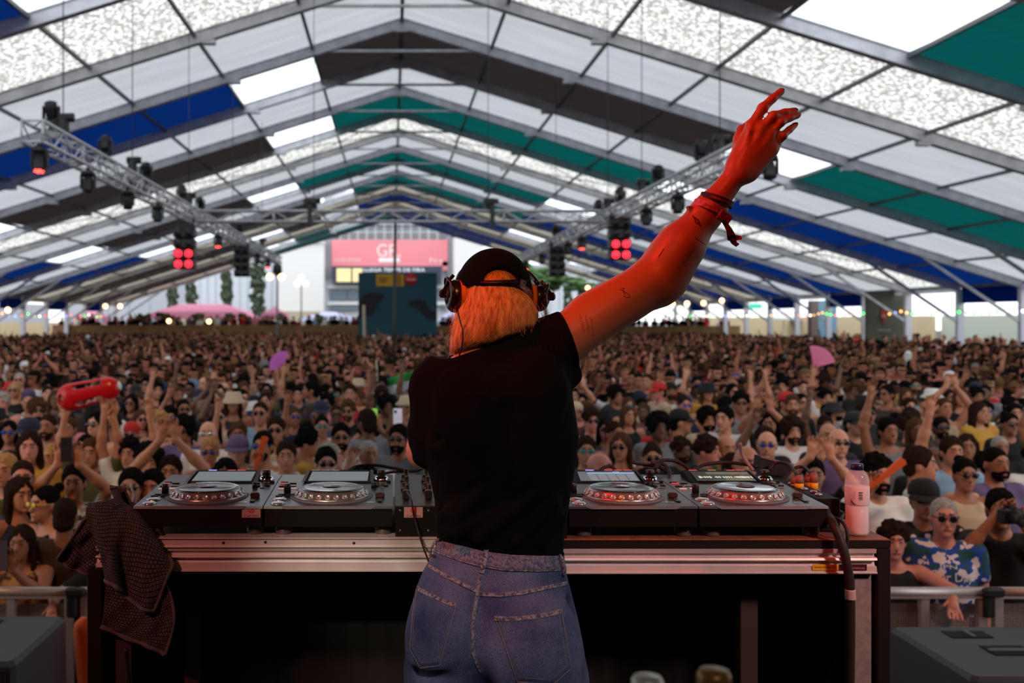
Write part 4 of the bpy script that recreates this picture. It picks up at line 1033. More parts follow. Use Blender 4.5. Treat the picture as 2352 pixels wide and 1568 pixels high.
# thick cable bundle hanging down the right end of the table
cable([(1890, 1150, 2.62), (1899, 1180, 2.56), (1912, 1200, 2.49), (1930, 1240, 2.465), (1944, 1290, 2.455), (1952, 1350, 2.455), (1953, 1460, 2.46), (1951, 1600, 2.47)], .0118, 'thick black cable bundle hanging over the right end of the table')
o = cable([(1953, 1353, 2.4545), (1953.3, 1376, 2.4545)], .0135, 'pale tape wound round the thick hanging cable', 'tape', mat('tape_pale', s8(190, 170, 165), .6)); o['category'] = 'tape'
cable([(1880, 1190, 2.60), (1905, 1186, 2.56), (1932, 1196, 2.50), (1946, 1222, 2.478), (1945, 1262, 2.475), (1944, 1300, 2.48)], .0042, 'thinner cable looping beside the thick bundle')
cable([(1905, 1176, 2.66), (1925, 1172, 2.64), (1936, 1180, 2.64), (1930, 1192, 2.60), (1912, 1196, 2.58), (1898, 1210, 2.545)], .004, 'small coiled cable lying between the player and the bottle')
cable([(300, 1110, 2.80), (303, 1122, 2.76), (308, 1135, 2.74), (306, 1152, 2.70), (305, 1196, 2.64), (304, 1228, 2.62)], .004, 'short grey cable end left of the leftmost player', m=mat('cable_grey'))
cable([(985, 1290, 2.40), (970, 1250, 2.47), (952, 1190, 2.49), (945, 1150, 2.485), (935, 1130, 2.56), (926, 1128, 2.62)], .0025, 'thin headphone lead running from the mixer down beside the jeans')
cable([(290, 1490, 2.44), (293, 1530, 2.45), (296, 1600, 2.45)], .006, 'black cable hanging below the towel on the left')
# ------------------------------------------------------------------ bottle
c = Vector((wx(1968.5, 2.55), 2.55, ZT + .0005))
t = thing('water_bottle', c, 'clear plastic water bottle with dark blue cap on the right end of the table', 'bottle')
M_PET = mat('clear_plastic', (.92, .92, .94), .08, alpha=.30)
r = .029
b = MB(); prof = [(0, .002), (.016, 0), (.024, .001), (.0275, .006)]
for k in range(7): z = .012 + k * .009; prof += [(.0292, z), (.0282, z + .0045)]
prof += [(.029, .078), (.0288, .125), (.0292, .134), (.027, .150), (.020, .162), (.0135, .168), (.013, .176)]
b.lathe(c, prof, 32); bo = b.build('body', M_PET, t)
b = MB(); b.lathe(c, [(0, .003), (.023, .003), (.0268, .009), (.0268, .092), (0, .092)], 24); wt = b.build('water', mat('icy_water', (.88, .86, .86), .25, alpha=.72), t)
wt.data.materials[0].node_tree.nodes['Principled BSDF'].inputs['IOR'].default_value = 1.33
b = MB(); b.lathe(c, [(.0293, .080), (.0296, .081), (.0296, .124), (.0293, .125)], 32); lb = b.build('paper_label', mat('label_white', s8(238, 228, 226), .5, alpha=.86), t)
b = MB(); cc = c + Vector((-.004, -.0299, .104))
for i in range(6): b.box(cc + Vector((0, .0004 + .0000 * i, (i - 2.5) * .0036)), (.009, .0006, .0014 + .0006 * (i % 2)))
b.build('barcode', M_BLK, lb)
b = MB()
for i in range(4): b.box(c + Vector((-.017, -.0246, .098 + i * .005)), (.007 - .0012 * (i % 2), .0006, .0011), rz=.6)
b.build('small_print', mat('label_blue', (.05, .08, .25), .5), lb)
b = MB(); b.prism([c + Vector((-.0235, -.0184, .094)), c + Vector((-.0195, -.0226, .086)), c + Vector((-.0145, -.0262, .0825)), c + Vector((-.0195, -.0230, .0825)), c + Vector((-.0240, -.0180, .0855))], (-.0004, -.0006, 0)); b.build('wave_mark', mat('label_blue'), lb)
b = MB(); b.lathe(c, [(.0148, .166), (.0155, .167), (.0155, .181), (.014, .1825), (0, .1825)], 24); b.build('cap', mat('cap_navy', (.01, .012, .05), .35), t)
# ------------------------------------------------------------------ two blurred bottles close to the lens
for px, py, Y, lab, cap_ in ((1487, 1551, 1.05, 'pale bottle top out of focus at the bottom edge, left of the golden one', s8(200, 200, 180)), (1640, 1536, 1.0, 'golden rimmed bottle top out of focus at the bottom edge', s8(150, 110, 50))):
    c = W(px, py, Y); t = thing('blurred_bottle', (c.x, Y, .84), lab, 'bottle')
    b = MB(); b.lathe((c.x, Y, .8405), [(.033, 0), (.034, .01), (.034, c.z - .10 - .84), (.018, c.z - .05 - .84), (.0145, c.z - .026 - .84)], 20); b.build('body', mat('bottle_dark', (.03, .03, .02), .2), t)
    b = MB(); b.lathe((c.x, Y, c.z - .028), [(.0145, 0), (.017, .003), (.0172, .022), (.0145, .027), (0, .028)], 20); b.build('cap', mat('bottle_cap_' + lab[:4], cap_, .35, .4), t)
t = thing('side_crate', (.34, 1.02, 0), 'black flight case below the frame carrying the two blurred bottles', 'case')
b = MB(); b.box((.275, 1.03, .42), (.40, .22, .84), bev=.01); b.build('body', M_BLK, t)
# ------------------------------------------------------------------ the woman at the decks
YD = 2.13                        # plane of her shoulders
def D(px, py, Y=YD): return tuple(W(px, py, Y))
def dz(py, Y=YD): return CZ - (py - PY0) * Y / F
def dx(px, Y=YD): return (px - PX0) * Y / F
def dr(p, Y=YD): return p * Y / F
M_SKIN = bpy.data.materials.new('skin_dj'); M_SKIN.use_nodes = True
_p = M_SKIN.node_tree.nodes['Principled BSDF']; _p.inputs['Base Color'].default_value = (.58, .23, .14, 1); _p.inputs['Roughness'].default_value = .38
_p.inputs['Subsurface Weight'].default_value = 0.08; _p.inputs['Subsurface Radius'].default_value = (.01, .004, .002); _p.inputs['Subsurface Scale'].default_value = .5
_tc = M_SKIN.node_tree.nodes.new('ShaderNodeTexCoord'); _nz = M_SKIN.node_tree.nodes.new('ShaderNodeTexNoise'); _nz.inputs['Scale'].default_value = 260
_bp = M_SKIN.node_tree.nodes.new('ShaderNodeBump'); _bp.inputs['Strength'].default_value = .12; _bp.inputs['Distance'].default_value = .001
M_SKIN.node_tree.links.new(_tc.outputs['Object'], _nz.inputs['Vector']); M_SKIN.node_tree.links.new(_nz.outputs['Fac'], _bp.inputs['Height']); M_SKIN.node_tree.links.new(_bp.outputs[0], _p.inputs['Normal'])
M_TEE = mat('tee_black', (.0048, .0050, .0056), .95, spec=.10, bump=(400, .2, .001))
M_NAIL = mat('nail_dark', (.10, .01, .01), .2)

# ---- body: head, neck, hidden torso, both arms and both hands as one surface
S = SDF((dx(925), 1.88, dz(1300)), (dx(1872), 2.68, dz(180)), .0036)
HC = Vector(D(1134, 676, 2.19))                    # centre of the head
S.ell(HC + Vector((0, .0, .012)), (.072, .090, .086), .01)
S.ell(HC + Vector((0, .045, -.05)), (.052, .055, .062), .03)      # jaw, facing the crowd
S.cap(HC + Vector((0, .098, -.022)), HC + Vector((0, .088, .008)), .012, .008, .012)   # nose
S.cap(HC + Vector((-.018, .088, -.058)), HC + Vector((.018, .088, -.058)), .008, .008, .01)   # lips
for sx in (-1, 1):
    S.ell(HC + Vector((sx * .028, .094, .004)), (.016, .012, .010), .008, 'i') if False else None
    S.ell(HC + Vector((sx * .075, .0, -.012)), (.010, .018, .028), .01)                 # ears
S.cap(HC + Vector((-.004, -.02, -.05)), D(1112, 830, 2.13), .052, .056, .03)           # neck
S.cap(D(1055, 872, 2.13), D(1235, 815, 2.13), .044, .044, .04)                          # shoulder girdle
S.loft([(dz(1290), dx(1030), dx(1275), 2.17, .070), (dz(1150), dx(1030), dx(1285), 2.16, .07), (dz(1000), dx(1005), dx(1290), 2.15, .08), (dz(900), dx(1005), dx(1285), 2.14, .075), (dz(850), dx(1025), dx(1270), 2.14, .045)], .03)
# raised right arm
SH = Vector(D(1283, 787, 2.13)); EL = Vector(D(1506, 642, 2.19)); WR = Vector(D(1694, 396, 2.17))
S.cap(SH, EL, dr(58), dr(50), .03)
S.cap(SH + (EL - SH) * .35 + Vector((-.004, .02, .012)), SH + (EL - SH) * .75, dr(44), dr(40), .04)
S.cap(EL + Vector((.014, -.006, -.018)), EL + Vector((.03, -.004, -.006)), dr(34), dr(36), .03)      # elbow
S.cap(EL, EL + (WR - EL) * .30 + Vector((-.002, 0, 0)), dr(48), dr(53), .04)
S.cap(EL + (WR - EL) * .22, EL + (WR - EL) * .66, dr(51), dr(35), .03)
S.cap(EL + (WR - EL) * .62, WR, dr(35), dr(25), .02, sy=.9)
YH_ = 2.17
def H(px, py, o=0): return D(px, py, YH_ + o)
# palm: fan of bones from the wrist to the knuckles
kn = {'index': (1727, 287, .004), 'middle': (1751, 293, -.004), 'ring': (1770, 308, -.003), 'little': (1777, 336, .004)}
for (kx, ky, ko), rr_ in zip(kn.values(), (14.5, 14.5, 14, 12.5)):
    S.cap(H(1700, 388), H(kx, ky, ko), dr(23), dr(rr_), .02, sy=.75)
S.cap(H(1712, 372), H(1752, 322), dr(27), dr(24), .02, sy=.62)
S.cap(H(1722, 395), H(1767, 345), dr(20), dr(17), .02, sy=.75)
S.cap(H(1694, 372, .012), H(1697, 318, .026), dr(17), dr(12), .02)                       # ball of the thumb
fing = [[H(1727, 287, .004), H(1752, 248, .0), H(1774, 227, .004), H(1794, 210, .012)],
        [H(1751, 293, -.004), H(1776, 266, -.010), H(1803, 258, .000), H(1825, 254, .010)],
        [H(1770, 308, -.003), H(1792, 281, -.010), H(1814, 271, .000), H(1832, 265, .010)],
        [H(1777, 336, .004), H(1797, 312, -.004), H(1813, 298, .006), H(1826, 287, .014)]]
for f, r0 in zip(fing, (12.5, 11.5, 11.2, 10.8)):
    for i, (a, b_) in enumerate(zip(f[:-1], f[1:])):
        S.cap(a, b_, dr(r0 - i * 1.3), dr(r0 - 1.3 - i * 1.2), .004)
    S.ell(f[1], (dr(r0), dr(r0), dr(r0)), .004)
th = [H(1696, 322, .022), H(1703, 299, .040), H(1722, 286, .056), H(1738, 286, .064)]     # thumb tucked behind the palm
for i, (a, b_) in enumerate(zip(th[:-1], th[1:])): S.cap(a, b_, dr(12.5 - i), dr(11.5 - i), .005)
for (kx, ky, ko) in list(kn.values())[:3]: S.ell(H(kx - 2, ky + 2, ko - .008), (dr(9), dr(9), dr(9)), .012)
# tendons on the back of the hand
for (kx, ky, ko) in list(kn.values())[:3]: S.cap(H(kx - 6, ky + 14, -.014), H(1712 + (kx - 1750) * .3, 366, -.012), dr(3.5), dr(3), .012)
S.ell(H(1700, 402, -.012), (dr(12), dr(9), dr(12)), .02)                                  # wrist bone
# left arm: down and forward to the mixer
SL_ = Vector(D(985, 905, 2.13)); E2 = Vector(D(972, 1036, 2.17)); W2 = Vector((dx(1035, 2.50), 2.50, 1.128))
S.cap(SL_, E2, dr(42), dr(34), .03); S.cap(E2, W2, dr(37), .025, .02)
hd_ = Vector((.035, .075, -.026))
S.cap(W2, W2 + hd_ * .8, .025, .034, .02, sy=.7)
for i, off in enumerate((-.026, -.009, .009, .026)):
    a = W2 + hd_ + Vector((off * .9, -off * .35, .004)); b_ = a + Vector((.012, .034, .004)); c_ = b_ + Vector((.006, .022, -.016)); d_ = c_ + Vector((.002, .006, -.018))
    for p, q, r in ((a, b_, .0088), (b_, c_, .0082), (c_, d_, .0075)): S.cap(p, q, r, r * .94, .004)
a = W2 + Vector((.030, .025, -.012)); b_ = a + Vector((.030, .022, -.008)); c_ = b_ + Vector((.016, .024, -.012))
S.cap(a, b_, .012, .010, .01); S.cap(b_, c_, .0098, .0088, .004)
V, Q = S.mesh()
BODY = link('person', np_mesh('person', V, Q, [M_SKIN]))
tagd(BODY, 'woman in black tee, jeans and backward cap with one arm raised at the decks', 'person')
tree = BVHTree.FromPolygons([tuple(v) for v in V], [tuple(q) for q in Q])

# ---- nails
for f, r0 in zip(fing, (8.6, 8, 7.6, 7.4)):
    a, b_ = Vector(f[2]), Vector(f[3]); d = (b_ - a).normalized(); n = Vector((0, -1, 0)); n = (n - d * n.dot(d)).normalized(); x = d.cross(n)
    b = MB(); b.ball(b_ + n * dr(r0 - 2.2) - d * .001, (dr(r0 * .62), .0072, .0014), 10, 6, Matrix((x, d, n)).transposed()); b.build('nail', M_NAIL, BODY)
# ---- tattoos: thin ink lines lying on the skin
M_INK = mat('tattoo_ink', (.10, .035, .025), .6)
def on(treeX, px, py, o=.0006, Y0=1.0):
    d = Vector(((px - PX0) / F, 1, -(py - PY0) / F)); r = treeX.ray_cast(Vector((0, 0, CZ)), d.normalized())
    if r[0] is None: return None
    return r[0] - d.normalized() * o
def stroke(b, pts, r=.0007, tr=None, o=.0002):
    P = [on(tr or tree, x, y, o) for x, y in pts]; P = [p for p in P if p is not None]
    if len(P) > 1: b.tube(P, r, 5)
rr = random.Random(4)
b = MB()
for (x0, y0, n) in ((1333, 722, 9), (1345, 722, 9), (1356, 728, 10)):      # three little lines of script, reading down the arm
    for i in range(n):
        y = y0 + i * 4.4; stroke(b, [(x0 + i * .9 + rr.uniform(-2.5, 2.5) + 1.5 * math.sin(k * 2.1), y + k * 1.1) for k in range(4)], .00038)
b.build('tattoo', M_INK, BODY)
b = MB(); stroke(b, [(1424, 664), (1432, 669), (1440, 673), (1446, 678), (1446, 683), (1438, 683), (1432, 678)], .0009); stroke(b, [(1428, 663), (1434, 661), (1430, 668), (1436, 676)], .0009); b.build('tattoo', M_INK, BODY)
b = MB()
for k in range(7): stroke(b, [(1601 + (4 + k * 1.2) * math.cos(a * .7 + k), 508 + (5 + k * 1.6) * math.sin(a * .7 + k * 1.3)) for a in range(7)], .0006)
b.build('tattoo', M_INK, BODY)
b = MB(); stroke(b, [(1512 + k * 2.2, 590 - k * 3.2) for k in range(7)], .0009); stroke(b, [(1596, 545), (1604, 551), (1612, 556), (1618, 560)], .0009); stroke(b, [(1590, 560), (1596, 570), (1588, 580), (1580, 592)], .0012); stroke(b, [(1572, 585), (1580, 596), (1566, 606)], .0009); b.build('tattoo', M_INK, BODY)

# ---- T-shirt
S = SDF((dx(925), 1.88, dz(1290)), (dx(1350), 2.42, dz(700)), .0031)
rows = [(1284, 1010, 1299, 2.17, .096), (1240, 1005, 1301, 2.165, .092), (1200, 1002, 1306, 2.16, .090), (1150, 999, 1312, 2.155, .094), (1100, 988, 1319, 2.15, .100), (1050, 976, 1326, 2.145, .106), (1000, 966, 1330, 2.14, .110), (950, 960, 1322, 2.14, .112), (900, 962, 1314, 2.14, .108), (870, 975, 1312, 2.14, .096), (845, 1005, 1300, 2.14, .080), (826, 1045, 1285, 2.14, .060)]
S.loft([(dz(y), dx(a), dx(c), m, h) for y, a, c, m, h in rows], .03, p=2.2)
S.cap(D(1040, 872, 2.14), D(1225, 806, 2.14), .060, .058, .04)
S.cap(D(1000, 885, 2.14), D(1080, 850, 2.14), .050, .060, .04)
S.cap(D(1225, 806, 2.135), Vector(D(1335, 766, 2.135)), dr(66), dr(67), .02)       # right sleeve
S.cap(D(1260, 850, 2.135), D(1318, 862, 2.135), dr(34), dr(16), .03)               # loose cloth hanging under the sleeve
S.cap(D(1006, 900, 2.135), D(976, 990, 2.15), dr(46), dr(37), .03)                  # left sleeve
S.cap(D(976, 990, 2.15), D(972, 1040, 2.16), dr(36), dr(33), .015)
# shoulder blades and spine
S.ell(D(1075, 925, 2.062), (.055, .020, .07), .05); S.ell(D(1232, 890, 2.058), (.055, .022, .065), .05)
S.cap(D(1150, 1180, 2.040), D(1156, 960, 2.008), .014, .014, .05, 'i')
# folds: ridges on the right shoulder, waist creases
for i in range(9):
    x = 1178 + i * 13; S.cap(D(x, 774 - i * 3, 2.078), D(x + 12, 812 + i * 4, 2.062), .003, .0015, .008, 'i')
for (a, c, dd) in (((1012, 1215), (1090, 1120), 2.065), ((1030, 1222), (1150, 1160), 2.062), ((1085, 1232), (1225, 1120), 2.06), ((1170, 1236), (1262, 1150), 2.066), ((1230, 1236), (1280, 1185), 2.075), ((1120, 875), (1135, 905), 2.035), ((990, 1020), (1060, 990), 2.075), ((1000, 1180), (1060, 1150), 2.07)):
    S.cap(D(*a, dd - .006), D(*c, dd - .006), .003, .002, .020, 'i')
    S.cap(D(a[0] + 14, a[1] + 5, dd + .010), D(c[0] + 14, c[1] + 5, dd + .010), .008, .004, .030)
nf, _nn = SH + (EL - SH) * .12, (EL - SH).normalized()
S.cut(D(1306, 775, 2.13), (.93, .0, .34))                                            # sleeve opening
# neckline
S.cap(D(1086, 836, 2.13), D(1160, 800, 2.13), .052, .052, .03)
S.cap(D(1021, 764, 2.13), D(1146, 722, 2.13), dr(60), dr(60), .003, 'i', sy=3.2)
V, Q = S.mesh(); tee = link('tee_shirt', np_mesh('tee_shirt', V, Q, [M_TEE]), BODY)
ttree = BVHTree.FromPolygons([tuple(v) for v in V], [tuple(q) for q in Q])
b = MB(); stroke(b, [(1310, 742), (1314, 770), (1318, 800), (1322, 825)], .0011, ttree); b.build('sleeve_hem', M_TEE, tee)

# ---- jeans
M_DEN = bpy.data.materials.new('denim'); M_DEN.use_nodes = True; nt = M_DEN.node_tree; _p = nt.nodes['Principled BSDF']; _p.inputs['Roughness'].default_value = .85; _p.inputs['Specular IOR Level'].default_value = .2
_tc = nt.nodes.new('ShaderNodeTexCoord')
def nz(scale, detail=3, sc=(1, 1, 1)):
    mp = nt.nodes.new('ShaderNodeMapping'); mp.inputs['Scale'].default_value = sc; n = nt.nodes.new('ShaderNodeTexNoise'); n.inputs['Scale'].default_value = scale; n.inputs['Detail'].default_value = detail
    nt.links.new(_tc.outputs['Object'], mp.inputs[0]); nt.links.new(mp.outputs[0], n.inputs['Vector']); return n.outputs['Fac']
_r = nt.nodes.new('ShaderNodeValToRGB'); _r.color_ramp.elements[0].position = .3; _r.color_ramp.elements[1].position = .72
_r.color_ramp.elements[0].color = (.045, .060, .15, 1); _r.color_ramp.elements[1].color = (.19, .21, .34, 1)
_r2 = nt.nodes.new('ShaderNodeValToRGB'); _r2.color_ramp.elements[0].position = .35; _r2.color_ramp.elements[1].position = .65; _r2.color_ramp.elements[0].color = (.45, .46, .54, 1); _r2.color_ramp.elements[1].color = (1.6, 1.52, 1.42, 1)
_mx = nt.nodes.new('ShaderNodeMix'); _mx.data_type = 'RGBA'; _mx.blend_type = 'MULTIPLY'; _mx.inputs['Factor'].default_value = 1
nt.links.new(nz(9), _r.inputs[0]); nt.links.new(nz(900, 2, (1, 1, .6)), _r2.inputs[0]); nt.links.new(_r.outputs[0], _mx.inputs['A']); nt.links.new(_r2.outputs[0], _mx.inputs['B']); nt.links.new(_mx.outputs['Result'], _p.inputs['Base Color'])
_bp = nt.nodes.new('ShaderNodeBump'); _bp.inputs['Strength'].default_value = .35; _bp.inputs['Distance'].default_value = .0012; nt.links.new(nz(700, 2), _bp.inputs['Height']); nt.links.new(_bp.outputs[0], _p.inputs['Normal'])
M_DENF = mat('denim_faded', (.42, .36, .38), .85, noise=(150, .10, (.07, .07, .14))); M_STI = mat('stitch_ochre', (.46, .33, .24), .7); M_DENL = mat('denim_band', (.07, .08, .17), .85, noise=(190, .14, (.30, .27, .33)))
S = SDF((dx(915), 1.90, -.02), (dx(1370), 2.42, dz(1225)), .0042)
rows = [(1262, 1004, 1299, 2.165, .108), (1290, 992, 1300, 2.155, .110), (1320, 972, 1303, 2.150, .114), (1360, 955, 1313, 2.145, .122), (1400, 946, 1322, 2.14, .130), (1440, 940, 1331, 2.14, .134), (1490, 936, 1340, 2.14, .134), (1540, 937, 1346, 2.14, .130), (1590, 945, 1350, 2.14, .125), (1640, 955, 1350, 2.14, .12)]
rows = [(1226, 1012, 1300, 2.17, .103)] + rows
S.loft([(dz(y), dx(a), dx(c), m, h) for y, a, c, m, h in rows], .02, p=2.25)
S.ell(D(1030, 1470, 2.075), (.080, .070, .095), .05); S.ell(D(1218, 1490, 2.07), (.092, .072, .100), .05)     # buttocks
S.cap(D(1102, 1300, 2.03), D(1090, 1560, 1.985), .006, .014, .03, 'i')
S.cap(D(1100, 1560, 2.0), D(1110, 1620, 2.05), .02, .03, .03, 'i')
for sx, a, c_, e_ in ((-1, (1040, 1560), (.085, 2.18, .50), (.065, 2.16, .06)), (1, (1232, 1570), (.30, 2.13, .50), (.315, 2.13, .06))):
    S.cap(D(*a, 2.14), c_, .100, .066, .03); S.cap(c_, e_, .066, .052, .02)
for (a, c, r) in (((1300, 1385, 2.09), (1338, 1452, 2.10), .008), ((1306, 1440, 2.085), (1342, 1475, 2.10), .006), ((1000, 1560, 2.02), (1060, 1540, 1.985), .006), ((960, 1545, 2.05), (1040, 1565, 2.0), .008)):
    S.cap(D(*a), D(*c), r, r * .6, .02, 'i')
V, Q = S.mesh()
# the waistband's upper edge slopes across the back: keep what lies under it
def wtop(px): return np.interp(px, [1004, 1060, 1113, 1172, 1240, 1302], [1237, 1252, 1264, 1271.5, 1274, 1274])
jeans = link('jeans', np_mesh('jeans', V, Q, [M_DEN]), BODY)
me = jeans.data; bm = bmesh.new(); bm.from_mesh(me)
dele = [v for v in bm.verts if v.co.z > dz(float(wtop(PX0 + v.co.x * F / YD)), YD) + .001]
bmesh.ops.delete(bm, geom=dele, context='VERTS'); bm.to_mesh(me); bm.free()
jtree = BVHTree.FromPolygons([tuple(v) for v in V], [tuple(q) for q in Q])
def band(pts_top, pts_bot, name, m, th=.0022, n=40, parent=None, back=.004):
    """strip of cloth lying on the jeans between two pixel polylines"""
    b = MB(); P = []
    def samp(pts, u):
        L = [0]; 
        for p, q in zip(pts[:-1], pts[1:]): L.append(L[-1] + math.dist(p, q))
        x = u * L[-1]; return (np.interp(x, L, [p[0] for p in pts]), np.interp(x, L, [p[1] for p in pts]))
    rows = []
    for i in range(n):
        u = i / (n - 1); a = samp(pts_top, u); c = samp(pts_bot, u); r = []
        for k in range(7):
            v = k / 6; o = th if 0 < k < 6 else -back
            vv = min(max((k - 1) / 4, 0), 1); q = on(jtree, a[0] + (c[0] - a[0]) * vv, a[1] + (c[1] - a[1]) * vv, o)
            r.append(q)
        if all(x is not None for x in r): rows.append(r)
    for r in rows: P += r
    b.grid(P, len(rows), 7); return b.build(name, m, parent or jeans)
def stitch(pts, o=.0026, r=.00042, parent=None, m=None, name='stitching', dash=True):
    b = MB(); L = [0]
    for p, q in zip(pts[:-1], pts[1:]): L.append(L[-1] + math.dist(p, q))
    t_ = 0
    xs = [p[0] for p in pts]; ys = [p[1] for p in pts]
    step = 3.6
    while t_ + step < L[-1]:
        P = [on(jtree, np.interp(t_ + k * (step if not dash else step * .72) / 2, L, xs), np.interp(t_ + k * (step if not dash else step * .72) / 2, L, ys), o) for k in range(3)]
        if all(p is not None for p in P): b.tube(P, r, 4)
        t_ += step
    return b.build(name, m or M_STI, parent or jeans)
WT = [(1006, 1240), (1030, 1246), (1060, 1253), (1113, 1266), (1172, 1273.5), (1240, 1276), (1297, 1276)]
WB_ = [(1001, 1267), (1030, 1277), (1060, 1288), (1105, 1300), (1160, 1309), (1240, 1311), (1297, 1308)]
wb_ = band(WT, WB_, 'waistband', M_DENL, .0030, 60)
band([(x, y - 1) for x, y in WB_], [(x, y + 1.6) for x, y in WB_], 'waistband_seam', M_DENF, .0038, 60, wb_)
stitch([(x, y + 3) for x, y in WT], .0040, parent=wb_); stitch([(x, y - 3.5) for x, y in WB_], .0040, parent=wb_)
yk1 = [(981, 1297), (1020, 1320), (1060, 1340), (1097, 1358)]; yk2 = [(1103, 1364), (1150, 1366), (1200, 1361), (1250, 1350), (1302, 1339)]
for yk in (yk1, yk2):
    s_ = band([(x, y - 4.5) for x, y in yk], [(x, y + 5) for x, y in yk], 'yoke_seam', M_DENF, .0022, 40); stitch([(x, y - 3.5) for x, y in yk], .0030, parent=s_); stitch([(x, y + 3.5) for x, y in yk], .0030, parent=s_)
cs = [(1108, 1300), (1098, 1358), (1090, 1403), (1086, 1452), (1088, 1502), (1096, 1526), (1106, 1545)]
s_ = band([(x - 4.5, y) for x, y in cs], [(x + 3.5, y) for x, y in cs], 'centre_seam', M_DENF, .0022, 50); stitch([(x + 3, y) for x, y in cs], .0030, parent=s_); stitch([(x - 3.5, y) for x, y in cs], .0030, parent=s_)
def pocket(tl, tr, br, pt, bl, sag, name='back_pocket'):
    top = [tuple(np.array(tl) * (1 - u) + np.array(tr) * u + np.array([0, sag * 4 * u * (1 - u)])) for u in np.linspace(0, 1, 9)]
    def botf(u):
        L = [bl, pt, br]; d = [0, math.dist(bl, pt), math.dist(bl, pt) + math.dist(pt, br)]; x = u * d[-1]; return (np.interp(x, d, [p[0] for p in L]), np.interp(x, d, [p[1] for p in L]))
    n = 26; b = MB(); P = []
    for i in range(n):
        u = i / (n - 1); a = np.array((np.interp(u, np.linspace(0, 1, 9), [p[0] for p in top]), np.interp(u, np.linspace(0, 1, 9), [p[1] for p in top]))); c = np.array(botf(u))
        for k in range(n):
            v = k / (n - 1); q = a * (1 - v) + c * v; edge = i in (0, n - 1) or k in (0, n - 1)
            r = None; s_ = 0
            while r is None and s_ < 60:
                r = on(jtree, q[0] + s_ * (1.5 if q[0] < 1130 else -1.5), q[1], -.004 if edge else .0026); s_ += 1
            P.append(r)
    b.grid(P, n, n); pk = b.build(name, M_DEN, jeans)
    band([(x, y - .5) for x, y in top], [(x, y + 10.5) for x, y in top], 'pocket_hem', M_DENF, .0036, 30, pk)
    per = list(top) + [br, pt, bl, tl]
    cx_, cy_ = sum(p[0] for p in per) / len(per), sum(p[1] for p in per) / len(per)
    ins = [(x + (cx_ - x) * .022, y + (cy_ - y) * .022) for x, y in per]; ins2 = [(x + (cx_ - x) * .095, y + (cy_ - y) * .085) for x, y in per]
    stitch([(x, y + 1.5) for x, y in top], .0044, parent=pk); stitch([(x, y + 9) for x, y in top], .0044, parent=pk)
    stitch([tr, br, pt, bl, tl], .0034, .0006, pk, M_STI, 'edge_stitching', False); stitch([ins2[8]] + ins2[9:12] + [ins2[0]], .0034, parent=pk)
    for c in (tl, tr):
        b = MB(); s1 = 1 if c is tl else -1; P_ = [on(jtree, c[0] + s1 * (2 + 3 * k), c[1] + 3.5, .0048) for k in range(3)]; P_ = [p for p in P_ if p is not None]
        if len(P_) < 2: continue
        b.tube(P_, .0011, 5); b.build('bartack', mat('bartack_ochre', (.55, .28, .08), .6), pk)
    return pk
pocket((953, 1343), (1048, 1386), (1009, 1529), (965, 1534), (941, 1490), 2.5)
pocket((1136, 1415), (1290, 1398), (1311, 1536), (1270, 1572), (1188, 1566), 7)
# belt loops
def loop(a, c, w, o, name='belt_loop'):
    b = MB(); P = []
    n = 14
    for i in range(n):
        u = i / (n - 1); x, y = a[0] + (c[0] - a[0]) * u, a[1] + (c[1] - a[1]) * u; oo = o * (math.sin(math.pi * min(max(u, .02), .98)) ** .35) + .003
        for dx_, d2 in ((-w, -.001), (-w, .002), (w, .002), (w, -.001)):
            q = on(jtree, x + dx_, y, oo + d2)
            if q is None: q = on(jtree, x - 6, y, oo) or Vector(D(x, y, 2.07))
            P.append(q)
    b.grid(P, n, 4, closed=True, smooth=False); lp = b.build(name, M_DENF, jeans); return lp
loop((1117, 1262), (1106, 1316), 5.5, .003)
b = MB(); b.tube([D(1009, 1238, 2.13), D(996, 1248, 2.115), D(989, 1262, 2.11), D(989, 1274, 2.115), D(1000, 1278, 2.13)], .0030, 6); b.build('belt_loop', M_DENF, jeans)
b = MB(); b.tube([D(1285, 1274, 2.085), D(1292, 1286, 2.078), D(1297, 1302, 2.08), D(1297, 1318, 2.088), D(1290, 1325, 2.10)], .0038, 6); b.build('belt_loop', M_DENF, jeans)
# shoes, below the frame
for sx, c in ((-1, (.065, 2.20, 0)), (1, (.315, 2.17, 0))):
    b = MB(); b.box((c[0], c[1], .0125), (.092, .27, .025), bev=.01); b.ball((c[0], c[1] - .03, .055), (.044, .09, .05)); b.ball((c[0], c[1] + .06, .04), (.042, .075, .034)); b.build('shoe', mat('shoe_black', (.02, .02, .02), .5), BODY)

# ---- hair: a smooth bob with separate strands over it
M_HAIR = bpy.data.materials.new('hair_blond'); M_HAIR.use_nodes = True; nt = M_HAIR.node_tree; _p = nt.nodes['Principled BSDF']; _p.inputs['Roughness'].default_value = .42
_hc = nt.nodes.new('ShaderNodeTexCoord'); _mp = nt.nodes.new('ShaderNodeMapping'); _mp.inputs['Scale'].default_value = (1, 1, .06); _n = nt.nodes.new('ShaderNodeTexNoise'); _n.inputs['Scale'].default_value = 130; _n.inputs['Detail'].default_value = 4
_r = nt.nodes.new('ShaderNodeValToRGB'); _r.color_ramp.elements[0].position = .33; _r.color_ramp.elements[1].position = .68; _r.color_ramp.elements[0].color = (.42, .17, .05, 1); _r.color_ramp.elements[1].color = (.95, .62, .28, 1)
nt.links.new(_hc.outputs['Object'], _mp.inputs[0]); nt.links.new(_mp.outputs[0], _n.inputs['Vector']); nt.links.new(_n.outputs['Fac'], _r.inputs[0]); nt.links.new(_r.outputs[0], _p.inputs['Base Color'])
S = SDF((dx(1010), 1.98, dz(840)), (dx(1265), 2.36, dz(585)), .0034)
hy = 2.18
